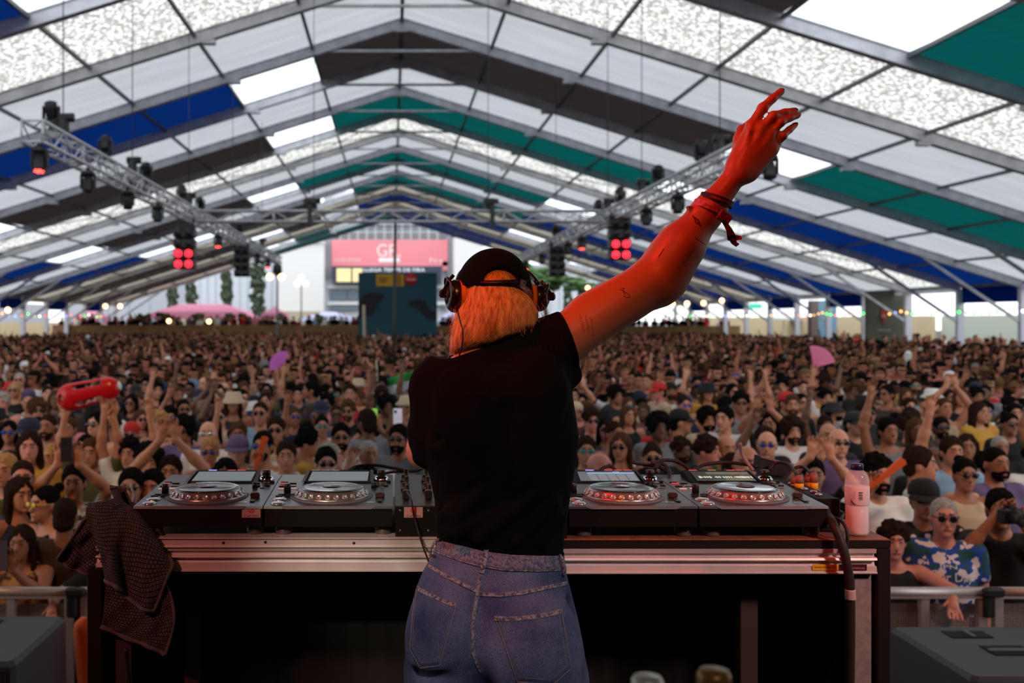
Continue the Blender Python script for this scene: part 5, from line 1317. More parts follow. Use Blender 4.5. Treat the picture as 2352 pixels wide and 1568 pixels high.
rows = [(812, 1036, 1088, 2.15, .035), (800, 1034, 1112, 2.145, .055), (785, 1034, 1165, 2.145, .075), (765, 1037, 1215, 2.15, .088), (745, 1041, 1240, 2.155, .094), (715, 1050, 1240, 2.165, .099), (690, 1062, 1228, 2.175, .100), (660, 1066, 1206, 2.185, .098), (630, 1072, 1196, 2.19, .090), (610, 1090, 1180, 2.195, .075), (600, 1105, 1165, 2.195, .05)]
S.loft([(dz(y), dx(a), dx(c), m, h) for y, a, c, m, h in rows], .012, p=2.1)
S.ell(HC + Vector((0, .10, -.02)), (.062, .08, .10), .01, 'i')                       # the face stays free
S.ell(D(1120, 822, 2.19), (.05, .075, .06), .01, 'i')
V, Q = S.mesh(); hair = link('hair', np_mesh('hair', V, Q, [M_HAIR]), BODY)
htree = BVHTree.FromPolygons([tuple(v) for v in V], [tuple(q) for q in Q])
b = MB(); rr = random.Random(11)
def hband(s0, y):
    """left and right silhouette of the hair at pixel row y"""
    ys = [r[0] for r in rows][::-1]; return np.interp(y, ys, [r[1] for r in rows][::-1]), np.interp(y, ys, [r[2] for r in rows][::-1])
ye_x = [0, .12, .3, .5, .75, .9, 1]; ye_y = [826, 818, 806, 795, 786, 770, 752]
for i in range(1500):
    u = rr.random(); y0 = rr.uniform(606, 660) if .25 < u < .72 and rr.random() < .6 else rr.uniform(640, 735); y1 = np.interp(u, ye_x, ye_y) + rr.uniform(-26, 5)
    ph = rr.random() * 6.28; amp = rr.uniform(.4, 2.6); P = []; drift = rr.uniform(-.035, .035)
    n = 11; lift = rr.uniform(.0006, .0038)
    for k in range(n):
        t_ = k / (n - 1); y = y0 + (y1 - y0) * t_; l, r = hband(0, min(y, 800)); l += 3; r -= 3
        uu = min(max(u + drift * t_ + .02 * math.sin(ph + t_ * 3), .0), 1.0)
        # partings spread from the crown
        x = l + (r - l) * (uu) + amp * math.sin(ph + t_ * 5) * t_ + 7 * math.sin(u * 11 + 1) * t_ ** 2
        q = on(htree, min(max(x, l + .5), r - .5), min(y, 812), lift * (.4 + t_))
        if q is None: q = P[-1] + Vector((0, 0, -.0055)) if P else None
        if q is None: break
        if P and (q - P[-1]).length > .03: break
        P.append(q)
    if len(P) > 4:
        w = rr.uniform(.0005, .0011); b.tube(P, [w * (1 - .75 * k / (len(P) - 1)) for k in range(len(P))], 4, cap=False)
b.build('strands', M_HAIR, hair)
b = MB()
for i in range(46):
    x = rr.uniform(1022, 1046); y = rr.uniform(700, 790); L = rr.uniform(25, 60); P = [W(x + 14 - 10 * (k / 6) ** 1.5 * rr.uniform(.8, 1.3), y + L * k / 6, 2.13 + .02 * rr.random()) for k in range(7)]; b.tube(P, .00035, 3, cap=False)
for i in range(30):
    x = rr.uniform(1190, 1246); y = rr.uniform(690, 740); L = rr.uniform(20, 45); P = [W(x + 8 * (k / 6) + 3 * math.sin(k + i), y + L * k / 6, 2.06 + .06 * (x - 1190) / 60) for k in range(7)]; b.tube(P, .00035, 3, cap=False)
b.build('flyaway_strands', M_HAIR, hair)

# ---- cap worn backwards: shell with an arched opening and a strap
M_CAP = mat('cap_black', (.0055, .008, .011), .95, spec=.08, bump=(700, .3, .001))
CR = (.0815, .103, .093); CC = HC + Vector((0, .0, .004))
tilt = Matrix.Rotation(math.radians(-8), 3, 'X')
b = MB(); nu, nv = 96, 44; P = {}
arch_c = (1149, 652); 
def inside(p):
    px, py = PX0 + p.x * F / p.y, PY0 - (p.z - CZ) * F / p.y
    if p.y > CC.y: return False
    if py > 655: return abs(px - 1151) < 200 and py > 655
    return ((px - 1150) / 42.5) ** 2 + (max(0, 650 - py) / 38) ** 2 < 1 and py < 655
idx = {}
def capv(i, j):
    if (i, j) in idx: return idx[(i, j)]
    a = 2 * math.pi * i / nu; t_ = -.10 + (math.pi / 2 + .10) * j / nv
    p = CC + tilt @ Vector((CR[0] * math.cos(t_) * math.cos(a), CR[1] * math.cos(t_) * math.sin(a), CR[2] * math.sin(t_) + .002))
    idx[(i, j)] = len(b.v); b.v.append(tuple(p)); return idx[(i, j)]
for j in range(nv):
    for i in range(nu):
        q = [capv(i, j), capv((i + 1) % nu, j), capv((i + 1) % nu, j + 1), capv(i, j + 1)]
        c = sum((Vector(b.v[k]) for k in q), Vector()) / 4
        px, py = PX0 + c.x * F / c.y, PY0 - (c.z - CZ) * F / c.y
        low = 679 - max(0, (min(px, 1113) - 1074)) * .52 if px < 1151 else 658 + max(0, px - 1190) * .35
        if c.y < CC.y + .03 and py > low: continue
        if inside(c): continue
        b.f.append(tuple(q)); b.m.append(0); b.sm.append(True)
capo = b.build('cap', M_CAP, BODY); md = capo.modifiers.new('thick', 'SOLIDIFY'); md.thickness = .0022; md.offset = 1
b = MB()
def oncap(px, py, o=.001):
    d = Vector(((px - PX0) / F, 1, -(py - PY0) / F)).normalized(); o_ = Vector((0, 0, CZ)); Mi = tilt.transposed(); oo = Mi @ (o_ - CC - Vector((0, 0, .002))); dd = Mi @ d
    A = sum((dd[i] / CR[i]) ** 2 for i in range(3)); B_ = 2 * sum(dd[i] * oo[i] / CR[i] ** 2 for i in range(3)); C_ = sum((oo[i] / CR[i]) ** 2 for i in range(3)) - 1
    D_ = B_ * B_ - 4 * A * C_
    t_ = (-B_ - math.sqrt(max(D_, 0))) / (2 * A); return o_ + d * (t_ - o)
arch = [(1108 - .0, 656), (1108, 645), (1111, 633), (1119, 622), (1131, 614.5), (1147, 611), (1163, 613), (1177, 620), (1187, 631), (1191, 643), (1193, 655)]
b.tube([oncap(x, y, .002) for x, y in arch], .0021, 6); b.build('arch_binding', M_CAP, capo)
b = MB(); P = []
for i in range(16):
    x = 1104 + 96 * i / 15; y0 = 643.5 - .6 * i / 15 + 1.0 * math.sin(i / 15 * 3.14)
    for dy, o in ((0, -.002), (0, .0035), (13, .0035), (13, -.002)): P.append(oncap(x, y0 + dy - (2.5 * i / 15), o))
b.grid(P, 16, 4, closed=True); stp = b.build('strap', mat('strap_black', (.008, .007, .007), .45), capo)
b = MB(); P = [oncap(1196, 640, .006), oncap(1209, 646, .006), oncap(1207, 661, .006), oncap(1194, 655, .006)]; b.prism(P, (0, .003, 0)); b.build('buckle', mat('buckle', (.05, .02, .02), .3, .5), stp)
b = MB(); b.tube([oncap(1144 + k * .1, 590 + k * 2.0, .0018) for k in range(11)], .0009, 5); b.tube([oncap(1085 + k * 3.6, 640 - k * 5 + k * k * .1, .0018) for k in range(9)], .0007, 5); b.build('seam', M_CAP, capo)
b = MB(); b.lathe(CC + Vector((0, .012, CR[2] + .001)), [(.007, 0), (.006, .003), (0, .004)], 12); b.build('button', M_CAP, capo)
b = MB(); P = []      # brim, pointing to the crowd
for i in range(13):
    a = math.pi * (.14 + .72 * i / 12)
    for r_, zz in ((1.0, -.004), (1.28, -.012), (1.55, -.024), (1.56, -.028), (1.28, -.016), (1.0, -.008)): P.append(CC + Vector((CR[0] * 1.0 * math.cos(a) * (1 + (r_ - 1) * .35), CR[1] * math.sin(a) * r_, zz + .012)))
b.grid(P, 13, 6, closed=True); b.build('brim', M_CAP, capo)

# ---- headphones resting over the cap
M_HPB = mat('headphone_black', (.016, .013, .013), .28, spec=.6, coat=.3); M_HPO = mat('headphone_pad_orange', (.72, .26, .04), .6)
t = thing('headphones', HC + Vector((0, 0, 0)), 'black over-ear headphones with orange ear pads on her cap', 'headphones')
for sx in (-1, 1):
    if sx < 0: c = Vector(D(1048, 680, 2.165)); ax = Vector((-1, -.16, .04)).normalized(); R_ = .0355; dp = .022
    else: c = Vector(D(1236, 685, 2.215)); ax = Vector((1, -.05, .0)).normalized(); R_ = .029; dp = .020
    rot = ax.to_track_quat('Z', 'Y').to_matrix()
    b = MB(); b.lathe(c - ax * .020, [(R_ * .70, -.004), (R_ * .99, -.004), (R_ * 1.10, .003), (R_ * 1.10, .010), (R_ * 1.0, .016), (R_ * .7, .017)], 32, rot=rot); b.build('ear_pad', M_HPO, t)
    b = MB(); b.lathe(c - ax * .004, [(0, 0), (R_, 0), (R_ * 1.02, .004), (R_ * 1.0, .012), (R_ * .85, .020), (R_ * .60, .025), (R_ * .56, .023), (0, .024)], 32, rot=rot); cu = b.build('ear_cup', M_HPB, t)
    b = MB(); b.lathe(c + ax * .0205, [(0, 0), (R_ * .5, 0), (R_ * .42, .003), (0, .0035)], 24, rot=rot); b.build('cup_cap', mat('cup_grey', (.035, .03, .03), .35), cu)
    # yoke and hinge
    up = Vector((0, 0, 1)); side = ax.cross(up).normalized()
    pts = [c + ax * .010 + (side * math.cos(a) + up * math.sin(a)) * (R_ + .004) for a in [math.pi * k / 14 * 1.0 for k in range(0, 15)]]
    b = MB(); b.tube([p + ax * (.012 * math.sin(math.pi * k / 14)) for k, p in enumerate(pts)], .0030, 8); b.build('yoke', M_HPB, t)
    h = c + ax * .028 + Vector((0, 0, .004)); b = MB(); b.box(h, (.018, .018, .020), bev=.004, rot=rot); b.tube([h + Vector((0, 0, .006)), c + ax * .018 + up * (R_ * .9), c + ax * .006 + up * (R_ + .010)], [.004, .0036, .004], 8); b.tube([h, c + ax * .02 - up * R_ * .2 - side * .01, c + ax * .012 - up * R_ * .6], .0022, 6)
    b.build('hinge', M_HPB, t)
    b = MB(); b.tube([h + ax * -.004 + side * (.010 - .02 * k / 6) + up * (.003 * math.sin(k)) - Vector((0, .006, 0)) for k in range(7)], .0009, 6); b.build('cable_loop', mat('chrome'), t)
cl, cr_ = Vector(D(1052, 680, 2.165)), Vector(D(1234, 682, 2.20))
b = MB(); pts = []
mid = (cl + cr_) / 2
for k in range(25):
    a = math.pi * k / 24; x = cl + (cr_ - cl) * (.5 - .5 * math.cos(a) * 1.0); s_ = math.sin(a)
    pts.append(Vector((x.x, x.y + .112 * s_, x.z + .030 + .050 * s_ )))
b.tube(pts, .0055, 8); b.build('headband', M_HPB, t)
b = MB(); b.tube([D(1052, 712, 2.15), D(1053, 725, 2.11), D(1057, 738, 2.08), D(1062, 755, 2.07), D(1063, 775, 2.07), D(1060, 800, 2.07), D(1052, 826, 2.08)], .0016, 6); b.build('lead', M_HPB, t)

# ---- wristbands and ring
ad = (WR - EL).normalized()
def wband(px, py, r0, w, m, label, tiltv, lab2=None, name='wristband', sy=.9):
    c = Vector(D(px, py, 2.173)); n_ = (ad + Vector(tiltv)).normalized(); rot = n_.to_track_quat('Z', 'Y').to_matrix()
    b = MB(); P = []
    N = 40
    for (rr_, h) in ((r0, -w / 2), (r0 + .0008, -w / 2), (r0 + .0008, w / 2), (r0, w / 2)):
        for k in range(N):
            a = 2 * math.pi * k / N; P.append(c + rot @ Vector((rr_ * math.cos(a), rr_ * math.sin(a) * 1.0, h)))
    b.add(P, [(i * N + k, i * N + (k + 1) % N, ((i + 1) % 4) * N + (k + 1) % N, ((i + 1) % 4) * N + k) for i in range(4) for k in range(N)]); o = b.build(name, m, origin=c); tagd(o, label, 'wristband'); return o, c, rot, n_
M_WBK = mat('band_black', (.02, .012, .014), .6); M_WBP = mat('band_pink', (.75, .30, .42), .55, noise=(90, .1, (.5, .08, .16)))
o1, c1, r1, n1 = wband(1646, 460, dr(39), .0125, M_WBK, 'narrow black woven wristband with red lettering, nearest the hand', (-.25, 0, .1))
o2, c2, r2, n2 = wband(1632, 480, dr(42), .0145, M_WBP, 'pink woven festival wristband below the black one', (-.2, 0, .06))
def wlett(s, c, rot, r0, size, m, parent, a0=-1.9, span=1.2):
    vs, fs = text_mesh(s); xs = [v[0] for v in vs]; ys = [v[1] for v in vs]; L = max(xs) - min(xs)
    b = MB(); Q_ = []
    # local angle that faces the camera
    best = min((((rot @ Vector((math.cos(a), math.sin(a), 0))).y, a) for a in [k * .05 for k in range(126)]))[1]
    for v in vs:
        u = (v[0] - min(xs)) / L - .5; a = best + u * span; Q_.append(c + rot @ Vector((r0 * math.cos(a), r0 * math.sin(a), (v[1] - (max(ys) + min(ys)) / 2) * size)))
    b.add(Q_, fs, False); return b.build('lettering', m, parent)
M_RL = mat('band_red_letter', (.8, .05, .08), .5)
wlett('ribbabrecords', c1, r1, dr(39) + .0012, .009, M_RL, o1); wlett('festival  music', c2, r2, dr(42) + .0012, .008, mat('band_dark_letter', (.25, .02, .06), .5), o2)
q = Vector(D(1664, 499, 2.132)); t = thing('wristband_clasp', q, 'dark woven clasp with a dangling ribbon end on the pink wristband', 'clasp')
b = MB(); rt = n2.to_track_quat('Z', 'Y').to_matrix(); b.box(q, (.030, .006, .024), bev=.002, rot=Matrix((Vector((.80, 0, -.6)).normalized(), Vector((0, 1, 0)), Vector((.6, 0, .80)).normalized())).transposed()); b.build('clasp', mat('clasp_dark', (.10, .02, .03), .4, noise=(200, .1, (.3, .03, .06))), t)
def ribbon(pts, ws, m, parent, Y=2.125, nm='ribbon'):
    b = MB(); P = []
    for i, (x, y) in enumerate(pts):
        a = Vector(D(*pts[max(i - 1, 0)], Y)); c = Vector(D(*pts[min(i + 1, len(pts) - 1)], Y)); d = (c - a).normalized(); s = d.cross(Vector((0, 1, 0))).normalized(); p = Vector(D(x, y, Y + .003 * math.sin(i * 1.7)))
        w = ws[i] * YD / F / 2
        P += [p - s * w, p + s * w, p + s * w + Vector((0, .0009, 0)), p - s * w + Vector((0, .0009, 0))]
    b.grid(P, len(pts), 4, closed=True, smooth=False); return b.build(nm, m, parent)
M_RIB = mat('ribbon_dark_red', (.06, .010, .015), .4)
ribbon([(1660, 505), (1668, 516), (1675, 528), (1679, 540), (1682, 550)], [9, 11, 14, 19, 20], M_RIB, t)
ribbon([(1680, 545), (1686, 556), (1692, 562), (1697, 559)], [16, 13, 10, 5], M_RIB, t); ribbon([(1682, 545), (1692, 546), (1700, 546), (1704, 549)], [14, 12, 9, 5], mat('ribbon_red', (.35, .03, .04), .4), t)
t = thing('wristband_end', Vector(D(1582, 480, 2.15)), 'small pale knotted ribbon end sticking out left of the wristbands', 'ribbon')
ribbon([(1604, 478), (1596, 478), (1588, 477), (1582, 478), (1577, 480)], [5, 5, 8, 11, 10], mat('ribbon_pale', (.55, .35, .40), .5), t, 2.16)
f = fing[3]; a, b_ = Vector(f[0]), Vector(f[1]); rc = a.lerp(b_, .42); rot = (b_ - a).normalized().to_track_quat('Z', 'Y').to_matrix()
b = MB(); b.tube([rc + rot @ Vector((dr(11.2) * math.cos(k * math.pi / 12), dr(11.2) * math.sin(k * math.pi / 12), 0)) for k in range(24)], .0010, 6, closed=True); o = b.build('ring', mat('ring_gold', (.9, .6, .3), .2, 1), origin=rc); tagd(o, 'thin metal ring on the little finger of the raised hand', 'ring')
# ------------------------------------------------------------------ towel thrown over the left corner of the table
M_TOW = bpy.data.materials.new('towel_waffle'); M_TOW.use_nodes = True; nt = M_TOW.node_tree; _p = nt.nodes['Principled BSDF']; _p.inputs['Roughness'].default_value = .95; _p.inputs['Specular IOR Level'].default_value = .1
_uv = nt.nodes.new('ShaderNodeUVMap'); _ck = nt.nodes.new('ShaderNodeTexBrick'); _ck.inputs['Scale'].default_value = 15; _ck.inputs['Mortar Size'].default_value = .09; _ck.inputs['Mortar Smooth'].default_value = 1; _ck.inputs['Brick Width'].default_value = .5; _ck.inputs['Row Height'].default_value = .5
_ck.inputs['Color1'].default_value = (.115, .108, .106, 1); _ck.inputs['Color2'].default_value = (.085, .080, .080, 1); _ck.inputs['Mortar'].default_value = (.040, .037, .037, 1)
_bp = nt.nodes.new('ShaderNodeBump'); _bp.inputs['Strength'].default_value = .9; _bp.inputs['Distance'].default_value = .004; _bp.invert = True
nt.links.new(_uv.outputs[0], _ck.inputs['Vector']); nt.links.new(_ck.outputs['Color'], _p.inputs['Base Color']); nt.links.new(_ck.outputs['Fac'], _bp.inputs['Height']); nt.links.new(_bp.outputs[0], _p.inputs['Normal'])
M_THEM = mat('towel_hem', (.12, .105, .105), .9)
def cloth(rows, name, m, parent, nu=40, nv=40, th=.005, seed=0, uvs=1.0, wob=.004):
    """rows: list of polylines, each a list of (px, py, Y); a smooth sheet is laid through them"""
    A = np.array([[tuple(W(*p)) for p in r] for r in rows]); U, V_, _ = A.shape
    def cr(P, t):      # catmull-rom along first axis
        n = len(P); x = t * (n - 1); i = min(int(x), n - 2); u = x - i; p0, p1, p2, p3 = P[max(i - 1, 0)], P[i], P[i + 1], P[min(i + 2, n - 1)]
        return .5 * ((2 * p1) + (p2 - p0) * u + (2 * p0 - 5 * p1 + 4 * p2 - p3) * u * u + (3 * p1 - p0 - 3 * p2 + p3) * u ** 3)
    G = np.zeros((nu, nv, 3))
    for a in range(nu):
        line = cr(A, a / (nu - 1))
        for c in range(nv): G[a, c] = cr(line, c / (nv - 1))
    for a in range(nu):
        for c in range(nv):
            G[a, c, 1] += wob * math.sin(c * .45 + a * .11 + seed) * math.sin(a * .2 + seed)
    vs = G.reshape(-1, 3); fs = [(a * nv + c, a * nv + c + 1, (a + 1) * nv + c + 1, (a + 1) * nv + c) for a in range(nu - 1) for c in range(nv - 1)]
    PM = PW[parent.name].inverted(); me = np_mesh(name, [tuple(PM @ Vector(v)) for v in vs], fs, [m])
    uvl = me.uv_layers.new(name='UVMap'); vi = np.zeros(len(me.loops), np.int32); me.loops.foreach_get('vertex_index', vi)
    uv = np.stack([(vi % nv) / nv * uvs, (vi // nv) / nu * uvs], 1).astype(np.float32); uvl.data.foreach_set('uv', uv.ravel())
    o = bpy.data.objects.new(name, me); COL.objects.link(o); o.parent = parent; PW[o.name] = PW[parent.name]
    md = o.modifiers.new('thick', 'SOLIDIFY'); md.thickness = th; md.offset = 0
    return o, G
TW = thing('towel', W(265, 1240, 2.49), 'dark brown waffle towel draped over the left corner of the table', 'towel')
# front fall, from the ridge down to its lower point
r0 = [(305, 1175, 2.52), (325, 1172, 2.52), (350, 1180, 2.51), (368, 1190, 2.50)]
rowsA = [[(250, 1150, 2.53), (272, 1145, 2.53), (290, 1158, 2.52), (302, 1165, 2.53), (308, 1168, 2.54)],
         [(205, 1160, 2.50), (246, 1156, 2.485), (280, 1163, 2.50), (310, 1172, 2.505), (330, 1188, 2.52)],
         [(198, 1185, 2.47), (232, 1192, 2.46), (275, 1188, 2.48), (318, 1196, 2.475), (354, 1225, 2.49)],
         [(212, 1225, 2.455), (240, 1232, 2.44), (282, 1230, 2.468), (330, 1240, 2.455), (380, 1268, 2.475)],
         [(232, 1270, 2.45), (256, 1280, 2.43), (286, 1284, 2.466), (336, 1290, 2.45), (396, 1296, 2.465)],
         [(238, 1305, 2.448), (262, 1318, 2.425), (288, 1330, 2.462), (332, 1345, 2.447), (382, 1330, 2.462)],
         [(242, 1330, 2.447), (266, 1345, 2.422), (290, 1364, 2.458), (322, 1392, 2.445), (354, 1402, 2.455)]]
fr, G = cloth(rowsA, 'front_fall', M_TOW, TW, 56, 56, .005, 0, 1.0)
b = MB(); b.tube([G[-1, c] + np.array((0, -.001, -.002)) for c in range(56)], .0055, 8); b.tube([G[a, -1] for a in range(30, 56)], .0045, 8); b.build('hem', M_THEM, TW)
rowsB = [[(245, 1330, 2.478), (300, 1340, 2.482), (350, 1340, 2.480), (378, 1335, 2.478)],
         [(240, 1380, 2.474), (296, 1390, 2.480), (350, 1388, 2.474), (392, 1372, 2.476)],
         [(236, 1425, 2.472), (290, 1440, 2.480), (350, 1440, 2.470), (400, 1424, 2.474)],
         [(234, 1438, 2.472), (286, 1462, 2.480), (338, 1482, 2.470), (380, 1503, 2.474)]]
lo, G = cloth(rowsB, 'lower_layer', M_TOW, TW, 44, 44, .005, 2, .8)
b = MB(); b.tube([G[-1, c] for c in range(44)], .0065, 8); b.tube([G[a, -1] for a in range(0, 44)], .0045, 8); b.build('hem', M_THEM, TW)
rowsC = [[(225, 1165, 2.52), (250, 1170, 2.54), (262, 1200, 2.52)],
         [(196, 1190, 2.50), (215, 1220, 2.50), (240, 1260, 2.51)],
         [(165, 1235, 2.49), (190, 1262, 2.51), (232, 1300, 2.50)],
         [(133, 1283, 2.50), (170, 1308, 2.52), (212, 1318, 2.51)]]
cc_, G = cloth(rowsC, 'side_corner', M_TOW, TW, 40, 36, .005, 4, .6, .007)
b = MB(); b.tube([G[-1, c] for c in range(36)], .0045, 8); b.tube([G[a, 0] for a in range(40)], .0035, 8); b.build('hem', M_THEM, TW)
# curled tip standing up
P = []
b = MB(); n = 22
for i in range(n):
    u = i / (n - 1)
    for k in range(24):
        a = -.6 + 5.2 * k / 23; x = 283 + 20 * u * 1.1; y = 1122 + 58 * u
        rx = 20 + 6 * u; q = W(x - 8 + rx * .9 * math.cos(a) * (1 - .15 * u) - 4, y + 4 * math.sin(a) - (8 if .8 < a < 3 else 0) * (1 - u), 2.555 + .022 * math.sin(a))
        P.append(q)
b.grid(P, n, 24); o = b.build('curled_tip', mat('towel_dark', (.06, .055, .055), .95), TW); md = o.modifiers.new('t', 'SOLIDIFY'); md.thickness = .004
b = MB(); b.tube(P[:24], .003, 6); b.build('hem', M_THEM, TW)
rowsD = [[(296, 1150, 2.55), (310, 1158, 2.55), (318, 1168, 2.55)], [(330, 1185, 2.53), (342, 1186, 2.53), (352, 1192, 2.53)], [(356, 1222, 2.51), (366, 1222, 2.51), (372, 1228, 2.51)]]
cloth(rowsD, 'back_fold', M_TOW, TW, 20, 16, .005, 1, .3)

# ------------------------------------------------------------------ subwoofers in front of the stage, barrier
M_SUB = mat('sub_black', (.055, .056, .062), .55, bump=(160, .4, .002))
def sub(x0, x1, y0, y1, label, slots):
    zt = -.03; t = thing('subwoofer', ((x0 + x1) / 2, (y0 + y1) / 2, GZ), label, 'subwoofer')
    b = MB(); b.box(((x0 + x1) / 2, (y0 + y1) / 2, (GZ + zt) / 2 - .002), (x1 - x0, y1 - y0, zt - GZ - .004), bev=.02); c = b.build('cabinet', M_SUB, t)
    b = MB(); b.box(((x0 + x1) / 2, y0 - .006, (GZ + zt) / 2), (x1 - x0 - .08, .012, zt - GZ - .08)); b.build('grille', mat('sub_grille', (.02, .02, .02), .6), t)
    b = MB(); sx = x0 if x0 > 0 else x1; b.box((sx, (y0 + y1) / 2, zt - .34), (.012, y1 - y0 - .06, .05)); b.build('side_strip', mat('sub_strip', (.09, .07, .07), .5), t)
    for i, (u, v, w, d) in enumerate(slots):
        b = MB(); cx, cy = x0 + (x1 - x0) * u, y0 + (y1 - y0) * v
        b.box((cx, cy, zt - .0015), (w, d, .004)); hd = b.build('handle_recess', mat('recess_black', (.004, .004, .004), .9), t)
        b = MB(); b.box((cx + w * .04, cy - .0, zt + .003), (w * .10, d * 1.0, .012), bev=.003) if i % 2 == 0 else b.box((cx, cy - d * .1, zt + .003), (w, d * .22, .012), bev=.003); b.build('handle_bar', mat('handle_grey', (.12, .12, .12), .5), hd)
    return t
sl4 = [(.22, .80, .20, .10), (.26, .48, .20, .13), (.62, .14, .20, .12), (.62, .47, .20, .12), (.80, .82, .20, .10)]
sub(2.49, 3.92, 4.27, 5.00, 'large grey-black subwoofer with handle slots in its top, right of the table', sl4)
sub(-3.10, -1.69, 4.46, 5.18, 'large grey-black subwoofer with handle slots in its top, at the lower left corner', [(.72, .80, .20, .10), (.70, .35, .24, .14), (.2, .5, .2, .12)])
M_BAR = mat('barrier_aluminium', s8(196, 184, 180), .4, .5); 
M_MESH = mat('perforated_sheet', s8(150, 135, 125), .5, .4)
nt = M_MESH.node_tree; _p = nt.nodes['Principled BSDF']; _tc = nt.nodes.new('ShaderNodeTexCoord'); _v = nt.nodes.new('ShaderNodeTexVoronoi'); _v.inputs['Scale'].default_value = 70; _v.inputs['Randomness'].default_value = .1
_r = nt.nodes.new('ShaderNodeMath'); _r.operation = 'GREATER_THAN'; _r.inputs[1].default_value = .34
nt.links.new(_tc.outputs['Object'], _v.inputs['Vector']); nt.links.new(_v.outputs['Distance'], _r.inputs[0]); nt.links.new(_r.outputs[0], _p.inputs['Alpha'])
YBAR = 5.50
def barrier(x0, x1, label):
    t = thing('crowd_barrier', ((x0 + x1) / 2, YBAR, GZ), label, 'barrier', 'crowd barrier sections in front of the stage')
    zt = .028
    b = MB(); b.tube([(x0 + .01, YBAR, zt - .03), (x1 - .01, YBAR, zt - .03)], .030, 12); b.box(((x0 + x1) / 2, YBAR, zt - .045), (x1 - x0 - .02, .05, .03)); b.build('top_rail', M_BAR, t)
    for x in (x0 + .035, x1 - .035, x0 + (x1 - x0) * .36, x0 + (x1 - x0) * .68):
        b = MB(); b.box((x, YBAR, (GZ + zt - .06) / 2 + .0), (.045, .04, zt - .06 - GZ)); b.build('upright', M_BAR, t)
    b = MB(); b.box(((x0 + x1) / 2, YBAR + .028, (GZ + zt) / 2 - .02), (x1 - x0 - .1, .003, zt - GZ - .16)); b.build('perforated_panel', M_MESH, t)
    b = MB(); b.box((x1 - .01, YBAR - .035, zt - .09), (.06, .03, .14), bev=.01); b.box((x1 + .01, YBAR - .04, zt - .02), (.11, .05, .05), bev=.01); b.build('latch', M_BLACK, t)
xe = wx(2272, YBAR); w_ = 1.12
names = ['crowd barrier section at the far left of the frame', 'crowd barrier section behind the left end of the table', 'crowd barrier section hidden mostly behind the table, left of the woman', 'crowd barrier section behind the woman', 'crowd barrier section just right of the table legs', 'crowd barrier section at the right edge of the frame']
xs = [wx(178, YBAR) - w_, wx(178, YBAR)]; xs = [wx(178, YBAR) - w_, wx(178, YBAR), wx(178, YBAR) + w_, wx(178, YBAR) + 2 * w_]
allx = xs + [xe - w_ * 1.0, xe, xe + w_]
for i, (a, c) in enumerate(((xs[0], xs[1]), (xs[1], xs[2]), (xs[2], xs[3]), (xs[3], xe - w_), (xe - w_, xe), (xe, xe + w_))): barrier(a + .01, c - .01, names[i])
# orange bag or cloth leaning on the barrier, left of the table
t = thing('orange_vest', W(205, 1500, 5.2), 'bright orange cloth standing beside the left table leg, before the barrier', 'vest')
b = MB(); P = []; n = 14
sil = [(1418, 185, 245), (1430, 172, 250), (1450, 168, 252), (1480, 171, 256), (1520, 173, 260), (1568, 178, 262), (1700, 176, 262), (1850, 172, 262)]
for (y, a, c_) in sil:
    for k in range(24):
        an = 2 * math.pi * k / 24; cx = (a + c_) / 2; P.append(W(cx + (c_ - a) / 2 * math.cos(an), y + 3 * math.sin(an * 3), 5.25 + .10 * math.sin(an) + .012 * math.sin(an * 5 + y)))
b.grid(P, len(sil), 24, closed=True); b.add(P[:24], [tuple(range(24))], True); b.build('cloth', mat('orange_cloth', (1.0, .16, .02), .7, noise=(5, .3, (.85, .09, .01))), t)
# ------------------------------------------------------------------ crowd: body, clothing and hair kinds shared by the individuals
SHO = (.175, .0, 1.43)
ARM = {'down': ((.225, .03, 1.15), (.215, -.06, .92), (0, -.1, -1)), 'up': ((.245, -.03, 1.69), (.20, -.07, 1.94), (-.1, 0, 1)),
       'bent': ((.31, -.10, 1.55), (.20, -.18, 1.80), (-.35, -.1, 1)), 'clap': ((.25, -.08, 1.67), (.055, -.14, 1.89), (-.2, 0, 1)),
       'phone': ((.21, -.20, 1.32), (.065, -.33, 1.53), (-.2, -.1, 1)), 'rail': ((.33, -.16, 1.36), (.27, -.38, 1.37), (-.1, -.7, -.7)),
       'camera': ((.22, -.20, 1.40), (.075, -.20, 1.60), (-.5, -.2, .7)), 'photo': ((.24, -.14, 1.60), (.07, -.27, 1.80), (-.2, 0, 1)),
       'front': ((.26, -.14, 1.36), (.22, -.32, 1.56), (-.1, -.2, 1))}
POSES = {'arms down': ('down', 'down'), 'one arm raised': ('up', 'down'), 'both arms raised': ('up', 'up'), 'hands together overhead': ('clap', 'clap'), 'one arm bent up': ('bent', 'down'),
         'both hands at a phone': ('phone', 'phone'), 'arm over the rail': ('down', 'rail'), 'hand on the rail': ('rail', 'down'), 'camera at the eye': ('camera', 'camera'), 'hands up taking a photo': ('photo', 'photo'), 'hand in front': ('front', 'down')}
HD = (0, -.012, 1.625)
